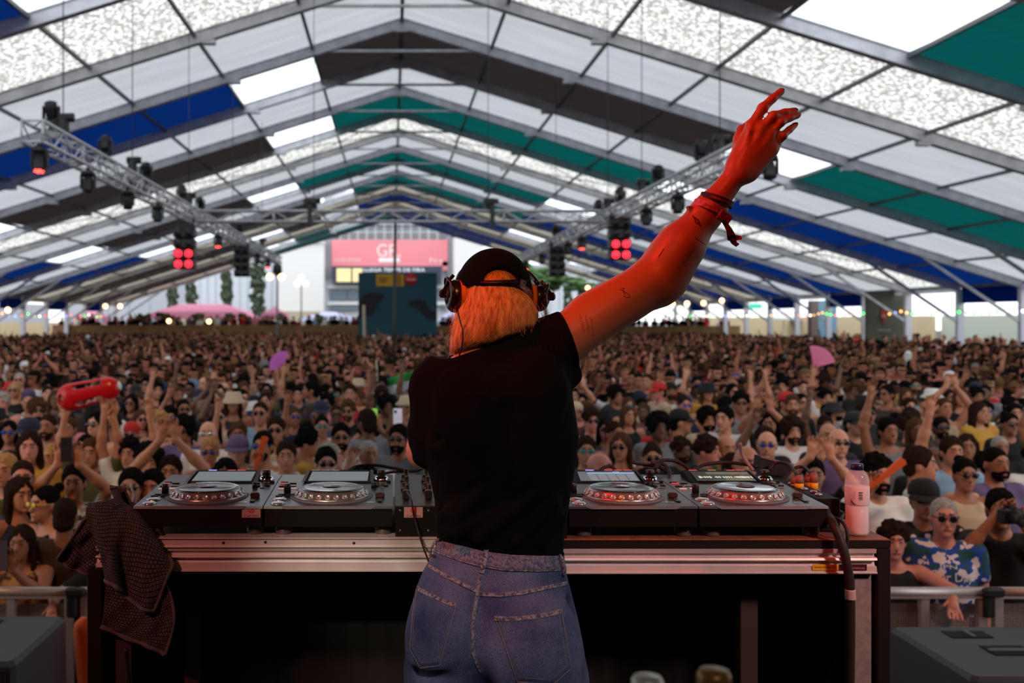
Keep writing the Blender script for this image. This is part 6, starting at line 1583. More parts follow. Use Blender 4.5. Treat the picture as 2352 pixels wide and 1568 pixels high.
def build_body(arms, h, S=None, fine=True):
    S = S or SDF((-.52, -.52, -.01), (.52, .26, 2.22), h); c = HD
    S.ell((0, -.002, 1.652), (.074, .092, .094), .01); S.ell((0, -.045, 1.585), (.053, .052, .062), .03)
    S.cap((0, -.100, 1.640), (0, -.112, 1.608), .008, .013, .012); S.cap((-.030, -.088, 1.668), (.030, -.088, 1.668), .008, .008, .014)
    S.cap((-.016, -.094, 1.572), (.016, -.094, 1.572), .008, .008, .008); S.cap((-.004, -.090, 1.540), (.004, -.090, 1.540), .014, .014, .02)
    for sx in (-1, 1):
        S.ell((sx * .075, .006, 1.625), (.010, .018, .030), .008); S.ell((sx * .030, -.100, 1.645), (.015, .012, .009), .012, 'i'); S.ell((sx * .030, -.084, 1.645), (.013, .011, .011), .004)
    S.cap((0, .02, 1.58), (0, .02, 1.42), .053, .058, .03)
    S.cap((-.14, .015, 1.425), (.14, .015, 1.425), .052, .052, .05)
    S.loft([(.84, -.165, .165, .01, .105), (.93, -.168, .168, .01, .11), (1.06, -.142, .142, 0, .095), (1.22, -.158, .158, -.005, .108), (1.34, -.172, .172, 0, .105), (1.42, -.13, .13, .01, .07)], .04)
    for sx, kind in ((-1, arms[0]), (1, arms[1])):
        e, w, hd = ARM[kind]; e = np.array((sx * e[0], e[1], e[2])); w = np.array((sx * w[0], w[1], w[2])); s_ = np.array((sx * SHO[0], SHO[1], SHO[2]))
        S.cap(s_, e, .050, .040, .03); S.cap(e, e + (w - e) * .4, .042, .040, .02); S.cap(e + (w - e) * .3, w, .040, .025, .02)
        d = np.array((sx * hd[0], hd[1], hd[2])); d = d / np.linalg.norm(d); side = np.cross(d, (0, 1, 0)); side /= np.linalg.norm(side) + 1e-9
        S.cap(w, w + d * .075, .026, .034, .02, sy=.7)
        if fine:
            for i, off in enumerate((-.028, -.009, .010, .028)):
                k0 = w + d * .085 + side * off; k1 = k0 + d * (.045, .052, .048, .038)[i] + side * off * .35 + np.array((0, -.010, 0)); k2 = k1 + d * .022 + np.array((0, -.016, 0))
                S.cap(k0, k1, .0105, .0095, .006); S.cap(k1, k2, .0095, .0085, .005)
            S.cap(w + d * .03 + side * -.03, w + d * .075 + side * -.058, .012, .010, .008)
        S.cap((sx * .088, .01, .86), (sx * .10, .0, .50), .088, .058, .03); S.cap((sx * .10, .0, .50), (sx * .105, .03, .09), .056, .040, .02); S.cap((sx * .105, .03, .04), (sx * .115, -.13, .03), .040, .032, .02)
    return S
def face_slots(V, Q):
    C = V[Q].mean(1); x, y, z = np.abs(C[:, 0]), C[:, 1], C[:, 2]; m = np.zeros(len(Q), np.int32)
    m[(y < -.085) & (x < .022) & (np.abs(z - 1.572) < .008)] = 1
    m[(y < -.070) & (np.abs(x - .030) < .013) & (np.abs(z - 1.645) < .006)] = 2
    m[(y < -.075) & (np.abs(x - .031) < .022) & (np.abs(z - 1.669) < .006)] = 2
    return m
M_SK = {'fair': mat('skin_fair', s8(212, 150, 122), .5), 'light': mat('skin_light', s8(190, 128, 98), .5), 'tan': mat('skin_tan', s8(158, 100, 72), .5), 'brown': mat('skin_brown', s8(110, 72, 54), .5), 'rosy': mat('skin_rosy', s8(206, 134, 116), .5)}
M_LIP = mat('lips', s8(150, 78, 70), .5); M_EYE = mat('eye_dark', s8(84, 58, 48), .5)
BM = {}
for nm, a in POSES.items():
    V, Q = build_body(a, .0092).mesh(); BM[nm] = np_mesh('person', V, Q, [M_SK['light'], M_LIP, M_EYE], face_slots(V, Q))
def garment(kind, arms):
    S = SDF((-.46, -.36, .02), (.46, .28, 2.0), .0135)
    if kind in ('tee', 'tank', 'shirt'):
        S.loft([(.86, -.190, .190, .01, .128), (.95, -.186, .186, .01, .126), (1.08, -.168, .168, 0, .116), (1.22, -.178, .178, -.005, .124), (1.34, -.190, .190, 0, .122), (1.43, -.14, .14, .012, .085)], .04)
        if kind != 'tank':
            S.cap((-.13, .015, 1.430), (.13, .015, 1.430), .064, .064, .05)
            for sx, k in ((-1, arms[0]), (1, arms[1])):
                e, w, _ = ARM[k]; s_ = np.array((sx * SHO[0], SHO[1], SHO[2])); e = np.array((sx * e[0], e[1], e[2])); S.cap(s_, s_ + (e - s_) * (.52 if kind == 'tee' else .8), .066, .060, .03)
        else:
            for sx in (-1, 1): S.cap((sx * .085, -.06, 1.40), (sx * .080, .045, 1.47), .026, .026, .03); S.cap((sx * .080, .045, 1.47), (sx * .085, .08, 1.40), .026, .026, .03)
        S.ell((0, -.03, 1.535), (.078, .095, .085), .01, 'i')
    else:
        S.loft([(.80, -.182, .182, .01, .122), (.93, -.184, .184, .01, .124), (1.00, -.170, .170, .01, .118)], .03)
        for sx in (-1, 1): S.cap((sx * .088, .01, .86), (sx * .10, .0, .50), .102, .074, .03); S.cap((sx * .10, 0, .50), (sx * .105, .03, .12), .074, .060, .02)
    return S.mesh()
GM = {}
for nm, a in POSES.items():
    for kind in ('tee', 'tank', 'shirt'):
        if kind == 'tank' and nm != 'arms down': GM[(kind, nm)] = GM[(kind, 'arms down')]; continue
        V, Q = garment(kind, a); GM[(kind, nm)] = np_mesh('top', V, Q, [M_BLACK])
V, Q = garment('trousers', None); GM['trousers'] = np_mesh('trousers', V, Q, [M_BLACK])
def hair_mesh(kind, seed=0):
    S = SDF((-.18, -.20, 1.22), (.18, .22, 1.86), .0085 if kind not in ('curly', 'big curly') else .0075); rr = random.Random(seed)
    face = lambda k=.006: S.ell((0, -.105, 1.625), (.070, .066, .086), k, 'i')
    if kind in ('short', 'cropped'):
        g = .008 if kind == 'short' else .002
        S.ell((0, .008, 1.668), (.076 + g, .094 + g, .088 + g * 1.6), .01); S.ell((0, .05, 1.60), (.066 + g, .055, .06), .02); face(); S.cut((0, -.06, 1.665), (0, -.75, -.66)) if False else None
        S.ell((0, -.088, 1.622), (.086, .052, .066), .008, 'i')
        for sx in (-1, 1): S.ell((sx * .085, -.0, 1.60), (.03, .035, .045), .006, 'i')
    elif kind in ('curly', 'big curly'):
        g = .010 if kind == 'curly' else .028
        S.ell((0, .012, 1.675), (.076 + g, .090 + g, .086 + g), .01)
        for i in range(46 if kind == 'curly' else 70):
            a = rr.random() * 6.28; u = rr.uniform(-.35, 1); w = math.sqrt(1 - u * u) if u < 1 else 0; S.ell((math.cos(a) * w * (.078 + g), .012 + math.sin(a) * w * (.092 + g), 1.675 + u * (.088 + g)), (.020, .020, .018), .010)
        S.ell((0, -.112, 1.620), (.072, .066, .082), .006, 'i')
    elif kind in ('long', 'long parted'):
        S.ell((0, .012, 1.668), (.084, .100, .097), .01); S.loft([(1.33, -.065, .070, .07, .030), (1.40, -.092, .092, .065, .038), (1.50, -.088, .088, .055, .052), (1.60, -.086, .086, .035, .075), (1.68, -.082, .082, .015, .092)], .02, p=2.2)
        for sx in (-1, 1): S.cap((sx * .078, -.015, 1.66), (sx * .090, -.012, 1.37), .019, .024, .03)
        S.ell((0, -.108, 1.605), (.070, .078, .098), .006, 'i')
    elif kind == 'tied back':
        S.ell((0, .008, 1.668), (.080, .098, .094), .01); S.ell((0, .05, 1.60), (.06, .05, .05), .02); S.ell((0, .105, 1.735), (.038, .038, .036), .012); face(); S.ell((0, -.09, 1.608), (.085, .055, .070), .008, 'i')
        for sx in (-1, 1): S.ell((sx * .085, -.0, 1.60), (.03, .035, .045), .006, 'i')
    V, Q = S.mesh(); P_ = V * 55; nz_ = np.sin(P_[:, 0] * 1.7 + seed) * np.sin(P_[:, 1] * 1.3 + P_[:, 2] * .4) + .6 * np.sin(P_[:, 0] * 3.1 + P_[:, 2] * 1.1) * np.sin(P_[:, 1] * 2.7 - P_[:, 2])
    C_ = V - np.array((0, .01, 1.62)); C_ /= np.linalg.norm(C_, axis=1)[:, None]; V = V + C_ * (nz_ * (.0040 if kind != 'cropped' else .0012))[:, None]
    return np_mesh('hair', V, Q, [M_BLACK])
HM = {k: hair_mesh(k, i) for i, k in enumerate(('short', 'cropped', 'curly', 'big curly', 'long', 'tied back'))}
def beard_mesh():
    S = SDF((-.1, -.16, 1.46), (.1, .05, 1.66), .008); S.ell((0, -.050, 1.575), (.060, .062, .062), .02); S.ell((0, -.06, 1.625), (.10, .08, .040), .006, 'i'); S.cap((-.018, -.108, 1.572), (.018, -.108, 1.572), .012, .012, .004, 'i')
    S.cap((-.022, -.098, 1.590), (.022, -.098, 1.590), .008, .008, .008); V, Q = S.mesh(); return np_mesh('beard', V, Q, [M_BLACK])
BEARD = beard_mesh()
def mbmesh(b, name, m):
    o = b.build(name, m); me = o.data; bpy.data.objects.remove(o); return me
def hat_mesh(kind):
    b = MB(); c = Vector((0, .006, 1.672))
    if kind == 'cap':
        b.lathe(c, [(.092, -.004), (.093, .02), (.088, .05), (.070, .082), (.035, .100), (0, .104)], 24); b.v = [((x), c.y + (y - c.y) * 1.14, z) for x, y, z in b.v]
        P = []
        for i in range(11):
            a = math.pi * (1.15 + .70 * i / 10)
            for r_, zz in ((1.0, 0), (1.5, -.012), (1.82, -.026), (1.84, -.030), (1.5, -.017), (1, -.006)): P.append((.090 * math.cos(a) * (1 + (r_ - 1) * .3), .006 + .100 * math.sin(a) * r_, 1.680 + zz))
        b.grid(P, 11, 6, closed=True)
    elif kind == 'bucket hat': b.lathe(c, [(.150, -.035), (.152, -.030), (.100, .015), (.088, .07), (.080, .085), (0, .090)], 28)
    elif kind == 'beanie': b.ball((0, .010, 1.690), (.088, .106, .092), 20, 12)
    return mbmesh(b, kind.replace(' ', '_'), M_BLACK)
HAT = {k: hat_mesh(k) for k in ('cap', 'bucket hat', 'beanie')}
def glass_mesh(kind):
    b = MB()
    w, h_ = {'dark sunglasses': (.024, .018), 'round sunglasses': (.023, .023), 'visor': (.036, .020)}[kind]
    for sx in (-1, 1):
        b.ball((sx * .032, -.110, 1.645), (w, .006, h_), 14, 8); b.tube([(sx * .055, -.105, 1.650), (sx * .076, -.06, 1.650), (sx * .080, .0, 1.645)], .0035, 5)
    b.tube([(-.012, -.116, 1.650), (.012, -.116, 1.650)], .0035, 5)
    return mbmesh(b, 'sunglasses', M_BLACK)
GLS = {k: glass_mesh(k) for k in ('dark sunglasses', 'round sunglasses', 'visor')}
TOPC = {'black': (10, 9, 11), 'white': (226, 224, 222), 'grey': (120, 122, 126), 'dark brown': (66, 50, 40), 'navy': (28, 34, 60), 'olive green': (78, 84, 54), 'maroon': (96, 28, 36), 'beige': (190, 168, 138), 'light blue': (130, 160, 190), 'purple': (96, 78, 118), 'red': (190, 34, 34), 'mustard yellow': (190, 140, 50), 'pink': (216, 130, 140), 'green': (40, 120, 66), 'charcoal': (32, 32, 36)}
TM = {k: mat('cloth_' + k.replace(' ', '_'), s8(*v), .85) for k, v in TOPC.items()}
HC_ = {'black': (13, 11, 11), 'dark brown': (34, 23, 18), 'brown': (62, 42, 29), 'fair': (140, 106, 70), 'grey': (126, 120, 116)}
HMt = {k: mat('hair_' + k.replace(' ', '_'), s8(*v), .85, spec=.03, noise=(60, .25, tuple(c * 2.2 for c in s8(*v))), bump=(45, .8, .02)) for k, v in HC_.items()}
M_LENS = mat('lens_dark', (.012, .012, .014), .12); LENS = {'dark': M_LENS, 'blue': mat('lens_blue', (.02, .06, .35), .1), 'teal': mat('lens_teal', (.02, .28, .28), .1), 'yellow': mat('lens_yellow', (.7, .5, .05), .15), 'silver': mat('lens_silver', (.85, .85, .85), .1, .8)}
def slot(o, m, i=0): o.material_slots[i].link = 'OBJECT'; o.material_slots[i].material = m
def kid(root, me, name, m):
    o = bpy.data.objects.new(name, me); COL.objects.link(o); o.parent = root; PW[o.name] = Matrix.Identity(4)
    if m is not None: slot(o, m)
    return o
USED = set(); NPER = [0]
def person(x, y, h, yaw, pose, skin, hair, hcol, garm, tcol, eyes=None, hat=None, hatcol=None, beard=False, label=None, group=None, tmat=None, lens='dark', mirror=False, pants='navy'):
    o = bpy.data.objects.new('person', BM[pose]); COL.objects.link(o)
    k = h / 1.746; o.location = (x, y, GZ); o.rotation_euler = (0, 0, math.radians(yaw)); o.scale = (-k if False else k, k, k)
    slot(o, M_SK[skin])
    if hair and not hat: kid(o, HM[hair], 'hair', HMt[hcol])
    elif hair and hat and hair in ('long',): kid(o, HM[hair], 'hair', HMt[hcol])
    elif hair and hat: kid(o, HM['cropped'], 'hair', HMt[hcol])
    if hat: kid(o, HAT[hat], hat.replace(' ', '_'), TM[hatcol])
    kid(o, GM[(garm, pose)], {'tee': 'tee_shirt', 'tank': 'tank_top', 'shirt': 'shirt'}[garm], tmat or TM[tcol]); kid(o, GM['trousers'], 'trousers', TM[pants])
    if eyes: kid(o, GLS[eyes], 'visor' if eyes == 'visor' else 'sunglasses', LENS[lens])
    if beard: kid(o, BEARD, 'beard', HMt[hcol])
    tagd(o, label, 'person', group); USED.add(label); NPER[0] += 1
    return o
def hand_at(o, arm, sx, out=.09):
    """world point in the palm of the raised hand; sx=-1 is the first arm of the pose"""
    e, w, d = ARM[arm]; d = np.array((sx * d[0], d[1], d[2])); d = d / np.linalg.norm(d); p = Vector((sx * w[0], w[1], w[2])) + Vector(tuple(d)) * out
    return Matrix.LocRotScale(o.location, o.rotation_euler, o.scale) @ p
def YofH(py, h): return (2.7 - h) * F / (py - PY0)
# patterned cloths
def pattern(name, c1, c2, scale, thr, c3=None):
    m = mat(name, c1, .85); nt = m.node_tree; p = nt.nodes['Principled BSDF']; tc = nt.nodes.new('ShaderNodeTexCoord'); n = nt.nodes.new('ShaderNodeTexVoronoi' if c3 is None else 'ShaderNodeTexNoise'); n.inputs['Scale'].default_value = scale
    r = nt.nodes.new('ShaderNodeValToRGB'); r.color_ramp.interpolation = 'CONSTANT'; r.color_ramp.elements[0].color = (*c2, 1); r.color_ramp.elements[1].position = thr; r.color_ramp.elements[1].color = (*c1, 1)
    if c3 is not None: e = r.color_ramp.elements.new(thr + .10); e.color = (*c3, 1)
    nt.links.new(tc.outputs['Object'], n.inputs['Vector']); nt.links.new(n.outputs[0], r.inputs[0]); nt.links.new(r.outputs[0], p.inputs['Base Color']); return m
P_HAW = pattern('cloth_blue_floral', s8(20, 70, 165), s8(225, 215, 215), 15, .43, s8(30, 80, 90)); P_DOT = pattern('cloth_polka', s8(18, 17, 18), s8(225, 215, 215), 13, .22); P_MIX = pattern('cloth_grey_print', s8(200, 200, 200), s8(40, 44, 60), 14, .45, s8(140, 146, 150)); P_BRN = pattern('cloth_brown_print', s8(150, 96, 50), s8(60, 36, 24), 16, .45, s8(180, 130, 70))
# hero rows: px, top of head py, height, yaw, pose, skin, hair, hair colour, garment, top colour, options, label
HERO = [
 (2168, 1147, 1.66, -18, 'arms down', 'rosy', 'cropped', 'grey', 'tee', 'light blue', dict(eyes='round sunglasses', tmat=P_HAW), 'man in blue floral T-shirt and round sunglasses looking left behind the barrier'),
 (2298, 1128, 1.68, -22, 'camera at the eye', 'tan', 'short', 'black', 'tee', 'black', {}, 'dark-haired man in black T-shirt holding a camera up at the right edge'),
 (2052, 1206, 1.56, -15, 'arm over the rail', 'rosy', 'curly', 'dark brown', 'tank', 'black', {}, 'curly-haired person in black top hanging one hand over the barrier rail'),
 (2014, 1052, 1.78, 0, 'hand in front', 'light', 'curly', 'black', 'tee', 'white', dict(beard=True), 'bearded curly-haired man in white T-shirt waving an orange folded fan'),
 (2112, 1030, 1.78, 62, 'arms down', 'light', 'short', 'dark brown', 'tee', 'white', {}, 'man in white T-shirt in profile facing right above the blue floral shirt'),
 (2216, 1056, 1.70, -10, 'arms down', 'tan', 'tied back', 'black', 'tank', 'beige', dict(eyes='dark sunglasses'), 'woman with tied-back dark hair, sunglasses and beige top near the right edge'),
 (2286, 1030, 1.76, 8, 'arms down', 'tan', 'cropped', 'black', 'tee', 'purple', dict(beard=True), 'man with cropped black hair, beard and purple T-shirt near the right edge'),
 (1926, 985, 1.80, -8, 'hand in front', 'fair', None, 'black', 'shirt', 'purple', dict(eyes='dark sunglasses'), 'bald man in open mauve shirt and dark sunglasses above the water bottle'),
 (2122, 1108, 1.70, -20, 'arms down', 'tan', 'short', 'black', 'shirt', 'black', dict(tmat=P_DOT, hat='cap', hatcol='black', eyes='dark sunglasses'), 'person in black polka dot shirt and black cap behind the blue floral shirt'),
 (1624, 1006, 1.74, 48, 'arms down', 'rosy', 'curly', 'dark brown', 'tee', 'black', {}, 'curly dark-haired man in black shirt looking right, just above the waveform player'),
 (1666, 1000, 1.76, 10, 'arms down', 'light', None, 'black', 'tee', 'green', {}, 'bald man in green T-shirt just above the waveform player'),
 (1346, 1005, 1.74, -5, 'arms down', 'light', 'short', 'dark brown', 'tee', 'navy', dict(eyes='dark sunglasses', lens='teal'), 'man with teal sunglasses right beside the woman in black'),
 (1376, 1040, 1.70, 70, 'arms down', 'rosy', None, 'black', 'tee', 'pink', {}, 'pink-skinned bald man turned right, low behind the blue-list player'),
 (1498, 1022, 1.70, -10, 'arms down', 'light', 'tied back', 'dark brown', 'tank', 'black', dict(eyes='round sunglasses'), 'woman with round sunglasses and tied-up hair behind the blue-list player'),
 (1664, 936, 1.82, -42, 'arms down', 'fair', 'short', 'black', 'shirt', 'white', {}, 'tall man in white shirt in half profile facing left, right of the raised arm'),
 (1562, 944, 1.78, 80, 'arms down', 'light', 'short', 'black', 'tee', 'charcoal', dict(hat='cap', hatcol='black'), 'person in black cap and charcoal T-shirt turned to the right'),
 (1512, 956, 1.77, 5, 'arms down', 'brown', 'big curly', 'black', 'tee', 'grey', {}, 'man with big curly black hair and grey T-shirt right of the woman in black'),
 (1442, 934, 1.68, 12, 'arms down', 'light', 'long', 'brown', 'tank', 'black', {}, 'woman with long brown hair and black top right of the woman in black'),
 (1392, 962, 1.70, -12, 'arms down', 'tan', 'long', 'black', 'tee', 'dark brown', dict(eyes='dark sunglasses'), 'long-haired person in dark brown top and sunglasses close right of the woman in black'),
 (916, 978, 1.80, -15, 'arms down', 'tan', 'short', 'black', 'tee', 'grey', dict(eyes='dark sunglasses', beard=True), 'full-bearded man in grey T-shirt and sunglasses just left of the woman in black'),
 (783, 975, 1.78, 5, 'arms down', 'light', 'short', 'black', 'tee', 'white', dict(eyes='dark sunglasses', beard=True), 'man in white T-shirt, sunglasses and short beard above the second player'),
 (847, 1014, 1.70, 15, 'arms down', 'tan', 'cropped', 'grey', 'tee', 'white', {}, 'man with shaved grey hair and lined face above the second player'),
 (757, 1018, 1.72, 95, 'arms down', 'rosy', 'cropped', 'grey', 'tee', 'charcoal', {}, 'grey-haired man seen in profile facing right above the second player'),
 (658, 1016, 1.72, 4, 'hand in front', 'light', 'short', 'dark brown', 'tank', 'white', {}, 'man in white tank top with an orange fan between the two left players'),
 (708, 990, 1.74, 80, 'arms down', 'light', 'curly', 'black', 'tee', 'mustard yellow', {}, 'curly-haired person in mustard top turned right above the left players'),
 (604, 994, 1.76, -12, 'arms down', 'light', 'short', 'black', 'tank', 'white', dict(eyes='dark sunglasses', lens='blue', beard=True), 'bearded man with blue mirrored sunglasses above the leftmost player'),
 (546, 1006, 1.72, 0, 'arms down', 'fair', 'short', 'brown', 'tank', 'white', dict(hat='cap', hatcol='purple'), 'young man in purple patterned cap and white tank above the leftmost player'),
 (482, 1010, 1.68, 4, 'arms down', 'light', 'tied back', 'fair', 'tank', 'beige', dict(eyes='dark sunglasses', lens='blue'), 'fair-haired woman with blue sunglasses above the leftmost player'),
 (634, 960, 1.80, 0, 'arms down', 'light', 'short', 'dark brown', 'tank', 'beige', dict(eyes='round sunglasses'), 'tall man with round dark sunglasses behind the left players'),
 (478, 968, 1.78, 3, 'arms down', 'fair', None, 'black', 'tee', 'white', dict(eyes='visor', lens='silver'), 'bald pale man wearing a silver visor in the left crowd'),
 (342, 1030, 1.74, 12, 'arms down', 'light', 'big curly', 'black', 'tee', 'black', {}, 'smiling person with a big curly black mop, left of the leftmost player'),
 (302, 1080, 1.74, 3, 'arms down', 'light', 'short', 'black', 'tee', 'black', dict(eyes='dark sunglasses'), 'man with neat black hair and sunglasses directly above the towel'),
 (350, 1083, 1.72, 0, 'arms down', 'rosy', 'short', 'black', 'tee', 'charcoal', {}, 'man with short black hair and charcoal top between the towel and the leftmost player'),
 (66, 965, 1.82, 3, 'arms down', 'light', 'short', 'dark brown', 'tee', 'black', dict(hat='cap', hatcol='navy', beard=True), 'man in navy cap and black T-shirt at the far left'),
 (120, 1022, 1.66, -25, 'arms down', 'light', 'long', 'fair', 'tee', 'white', {}, 'woman with long fair-brown hair and white top at the left'),
 (44, 1100, 1.66, 48, 'arms down', 'light', 'long', 'dark brown', 'tank', 'navy', {}, 'woman with long dark hair and navy top turned right at the far left'),
 (104, 1120, 1.64, -38, 'arms down', 'light', 'tied back', 'black', 'tank', 'black', dict(eyes='dark sunglasses', lens='yellow'), 'woman with yellow sunglasses, earring and black top at the left'),
 (150, 1146, 1.62, 185, 'arms down', 'tan', 'cropped', 'dark brown', 'tee', 'dark brown', {}, 'man in dark brown T-shirt with his back to the stage, left of the towel'),
 (50, 1210, 1.50, 0, 'both hands at a phone', 'tan', 'long', 'dark brown', 'tank', 'dark brown', dict(tmat=P_BRN), 'person in brown print top holding a phone up at the lower left corner'),
 (52, 1060, 1.74, 18, 'arms down', 'rosy', 'cropped', 'dark brown', 'tee', 'olive green', dict(eyes='dark sunglasses'), 'man with cropped hair and sunglasses above the two dark-haired women at left'),
 (170, 1072, 1.70, 10, 'hands up taking a photo', 'light', 'short', 'black', 'tee', 'white', dict(tmat=P_MIX), 'person in grey print T-shirt with both hands up, above the brown T-shirt man'),
 (12, 1046, 1.72, 0, 'one arm raised', 'light', 'short', 'fair', 'tee', 'beige', {}, 'fair-haired person raising an open hand at the far left edge'),
 (392, 1050, 1.72, 5, 'hands together overhead', 'light', 'short', 'dark brown', 'tank', 'grey', {}, 'person clapping overhead left of the leftmost player screen'),
 (300, 1012, 1.72, -10, 'both arms raised', 'light', 'curly', 'black', 'tee', 'white', {}, 'curly-haired person in white T-shirt with both hands high left of the players'),
 (210, 1010, 1.72, 0, 'both arms raised', 'light', 'short', 'brown', 'tee', 'olive green', {}, 'person holding a red rescue float overhead in the left crowd'),
 (2186, 1006, 1.76, -5, 'one arm raised', 'light', 'short', 'dark brown', 'tee', 'light blue', {}, 'person in light blue T-shirt with one arm raised high at the right'),
 (2040, 962, 1.78, 0, 'one arm raised', 'tan', 'short', 'black', 'tank', 'grey', {}, 'person in grey tank with one long arm raised at the right'),
 (2168, 915, 1.78, 0, 'hands together overhead', 'light', 'cropped', 'brown', 'tank', 'beige', {}, 'person clapping overhead in beige tank in the right crowd'),
 (250, 1230, 1.58, 0, 'hand on the rail', 'rosy', 'short', 'black', 'tee', 'black', {}, 'person hidden behind the towel with one hand gripping the barrier rail'),
 (1940, 1160, 1.55, 20, 'arms down', 'tan', 'long', 'black', 'tank', 'maroon', {}, 'long-haired person in maroon top half hidden by the water bottle'),
]
R = random.Random(77)
placed = [((652 - PX0) * 14.2 / F + .20, 14.2), ((1862 - PX0) * 13.6 / F + .20, 13.6), ((858 - PX0) * 9.9 / F, 9.9), ((913 - PX0) * 9.9 / F, 9.9)]; HO = {}
for (px, py, h, yaw, pose, skin, hair, hcol, garm, tcol, opt, lab) in HERO:
    y = max(YofH(py, h), 5.86); x = (px - PX0) * y / F
    if y <= 5.87: h = 2.7 - (py - PY0) * y / F
    if not 1.42 < h < 1.95: h = min(max(h, 1.42), 1.95)
    HO[lab] = person(x, y, h, yaw, pose, skin, hair, hcol, garm, tcol, label=lab, group='people in the front of the crowd', **opt); placed.append((x, y))
# everybody else up to about 16 m
region = lambda px, y: ('far left' if px < 260 else 'left' if px < 620 else 'centre-left' if px < 950 else 'centre-right' if px < 1560 else 'right' if px < 1980 else 'far right') + (' near the barrier' if y < 7.6 else ' in the front rows' if y < 10.5 else ' of the middle rows' if y < 13.3 else ' of the rows behind')
cand = []
yy = 6.15; row = 0
while yy < 17.5:
    n = int(1.06 * yy / .60) + 4; x0 = (-40 - PX0) * yy / F
    for i in range(n): cand.append((x0 + (i + .5 * (row % 2)) * .60 + R.uniform(-.13, .13), yy + R.uniform(-.12, .12)))
    yy += .56; row += 1
STUFFXY = []
for x, y in cand:
    h = min(max(R.gauss(1.71, .075), 1.54), 1.88); px = PX0 + x * F / y; py = PY0 + (2.7 - h) * F / y
    if px > 2420 or px < -70: continue
    if 395 < px < 1905 and py > 1088: continue
    if 985 < px < 1310 and py > 800: 
        if y > 9: STUFFXY.append((x, y, h))
        continue
    if min(math.hypot(x - a, y - c) for a, c in placed) < .43: continue
    if NPER[0] >= 300: STUFFXY.append((x, y, h)); continue
    for tr_ in range(60):
        fem = R.random() < .36
        hair = R.choice(['long', 'long', 'tied back', 'curly']) if fem else R.choice(['short', 'short', 'short', 'cropped', 'curly', 'big curly', None])
        hcol = R.choice(['black', 'black', 'dark brown', 'dark brown', 'brown', 'fair' if fem and R.random() < .4 else 'grey' if R.random() < .4 else 'black'])
        hat = R.choice(['cap', 'cap', 'bucket hat', 'beanie']) if R.random() < .11 else None
        hatcol = R.choice(['black', 'black', 'navy', 'white', 'red', 'charcoal', 'beige']) if hat else None
        garm = R.choice(['tank', 'tank', 'tee']) if fem else R.choice(['tee', 'tee', 'shirt', 'tank'])
        tcol = R.choice(['black'] * 11 + ['white'] * 4 + ['charcoal'] * 3 + ['navy', 'dark brown'] + ['grey', 'dark brown', 'navy', 'olive green', 'maroon', 'beige', 'light blue', 'purple', 'red', 'mustard yellow', 'pink', 'green', 'charcoal', 'charcoal'])
        eyes = R.choice(['dark sunglasses', 'dark sunglasses', 'round sunglasses']) if R.random() < .45 else None
        pose = R.choices(['arms down', 'one arm raised', 'both arms raised', 'hands together overhead', 'one arm bent up', 'hands up taking a photo'], [82, 6, 1, 2, 6, 3])[0]
        beard = (not fem) and R.random() < .3
        hd = ('%s %s hair' % (hair, hcol) if hair not in (None, 'long', 'short', 'cropped') else '%s %s hair' % (hair, hcol) if hair else 'a bald head')
        if hat: hd = '%s %s' % (hatcol, hat)
        ex = ', ' + ('sunglasses' if eyes == 'dark sunglasses' else eyes) if eyes else (', beard' if beard else '')
        g_ = {'tee': 'T-shirt', 'tank': 'tank top', 'shirt': 'shirt'}[garm]
        lab = 'person with %s%s, %s %s, %s, %s' % (hd, ex, tcol, g_, pose, region(px, y))
        lab = lab.replace('of the middle rows', 'mid crowd').replace('of the rows behind', 'rear rows').replace('in the front rows', 'front rows').replace('near the barrier', 'barrier rows')
        if lab not in USED and len(lab.split()) <= 16: break
    yaw = R.gauss(-math.degrees(math.atan2(x, y)) * 0 + (-(px - 1150) / 1200 * 12), 16) if R.random() < .84 else R.uniform(-180, 180)
    person(x, y, h, yaw, pose, R.choice(['fair', 'light', 'light', 'tan', 'tan', 'brown', 'rosy']), hair, hcol, garm, tcol, eyes, hat, hatcol, beard, lab, 'people in the front of the crowd', lens=R.choice(['dark'] * 8 + ['blue', 'teal']), pants=R.choice(['navy', 'black', 'beige', 'charcoal']))
    placed.append((x, y))
YMAX = max(p[1] for p in placed)

# ------------------------------------------------------------------ the rest of the crowd: one object
def far_variant(arms, hairk, h=.026):
    S = SDF((-.52, -.5, 1.0), (.52, .26, 2.18), h); build_body(arms, h, S, False)
    if hairk == 'long': S.ell((0, .012, 1.668), (.092, .106, .102), .01); S.loft([(1.36, -.09, .09, .055, .05), (1.6, -.092, .092, .03, .085)], .02)
    elif hairk == 'curly': S.ell((0, .012, 1.69), (.10, .112, .10), .01)
    else: S.ell((0, .010, 1.672), (.084, .102, .096), .01)
    V, Q = S.mesh(); C = V[Q].mean(1); x, y, z = np.abs(C[:, 0]), C[:, 1], C[:, 2]
    t = np.zeros(len(Q), int)                                   # 0 skin 1 hair 2 top 3 eyes
    isarm = np.zeros(len(Q), bool)
    t[(z < 1.46) & (x < .22) & (y > -.15)] = 2
    if hairk == 'long': t[(z > 1.34) & (y > -.0) & (x < .12)] = 1
    t[((z > 1.70) | ((z > 1.56) & (y > -.02))) & (x < .125) & (y > -.14) & (z < 1.83)] = 1
    t[(z > 1.50) & (z < 1.70) & (y < -.045) & (x < .08)] = 0
    t[(z > 1.60) & (z < 1.70) & (x > .085)] = np.where(hairk == 'long', 1, t[(z > 1.60) & (z < 1.70) & (x > .085)])
    t[(np.abs(z - 1.648) < .016) & (y < -.07) & (x < .066)] = 3
    return V, Q, t
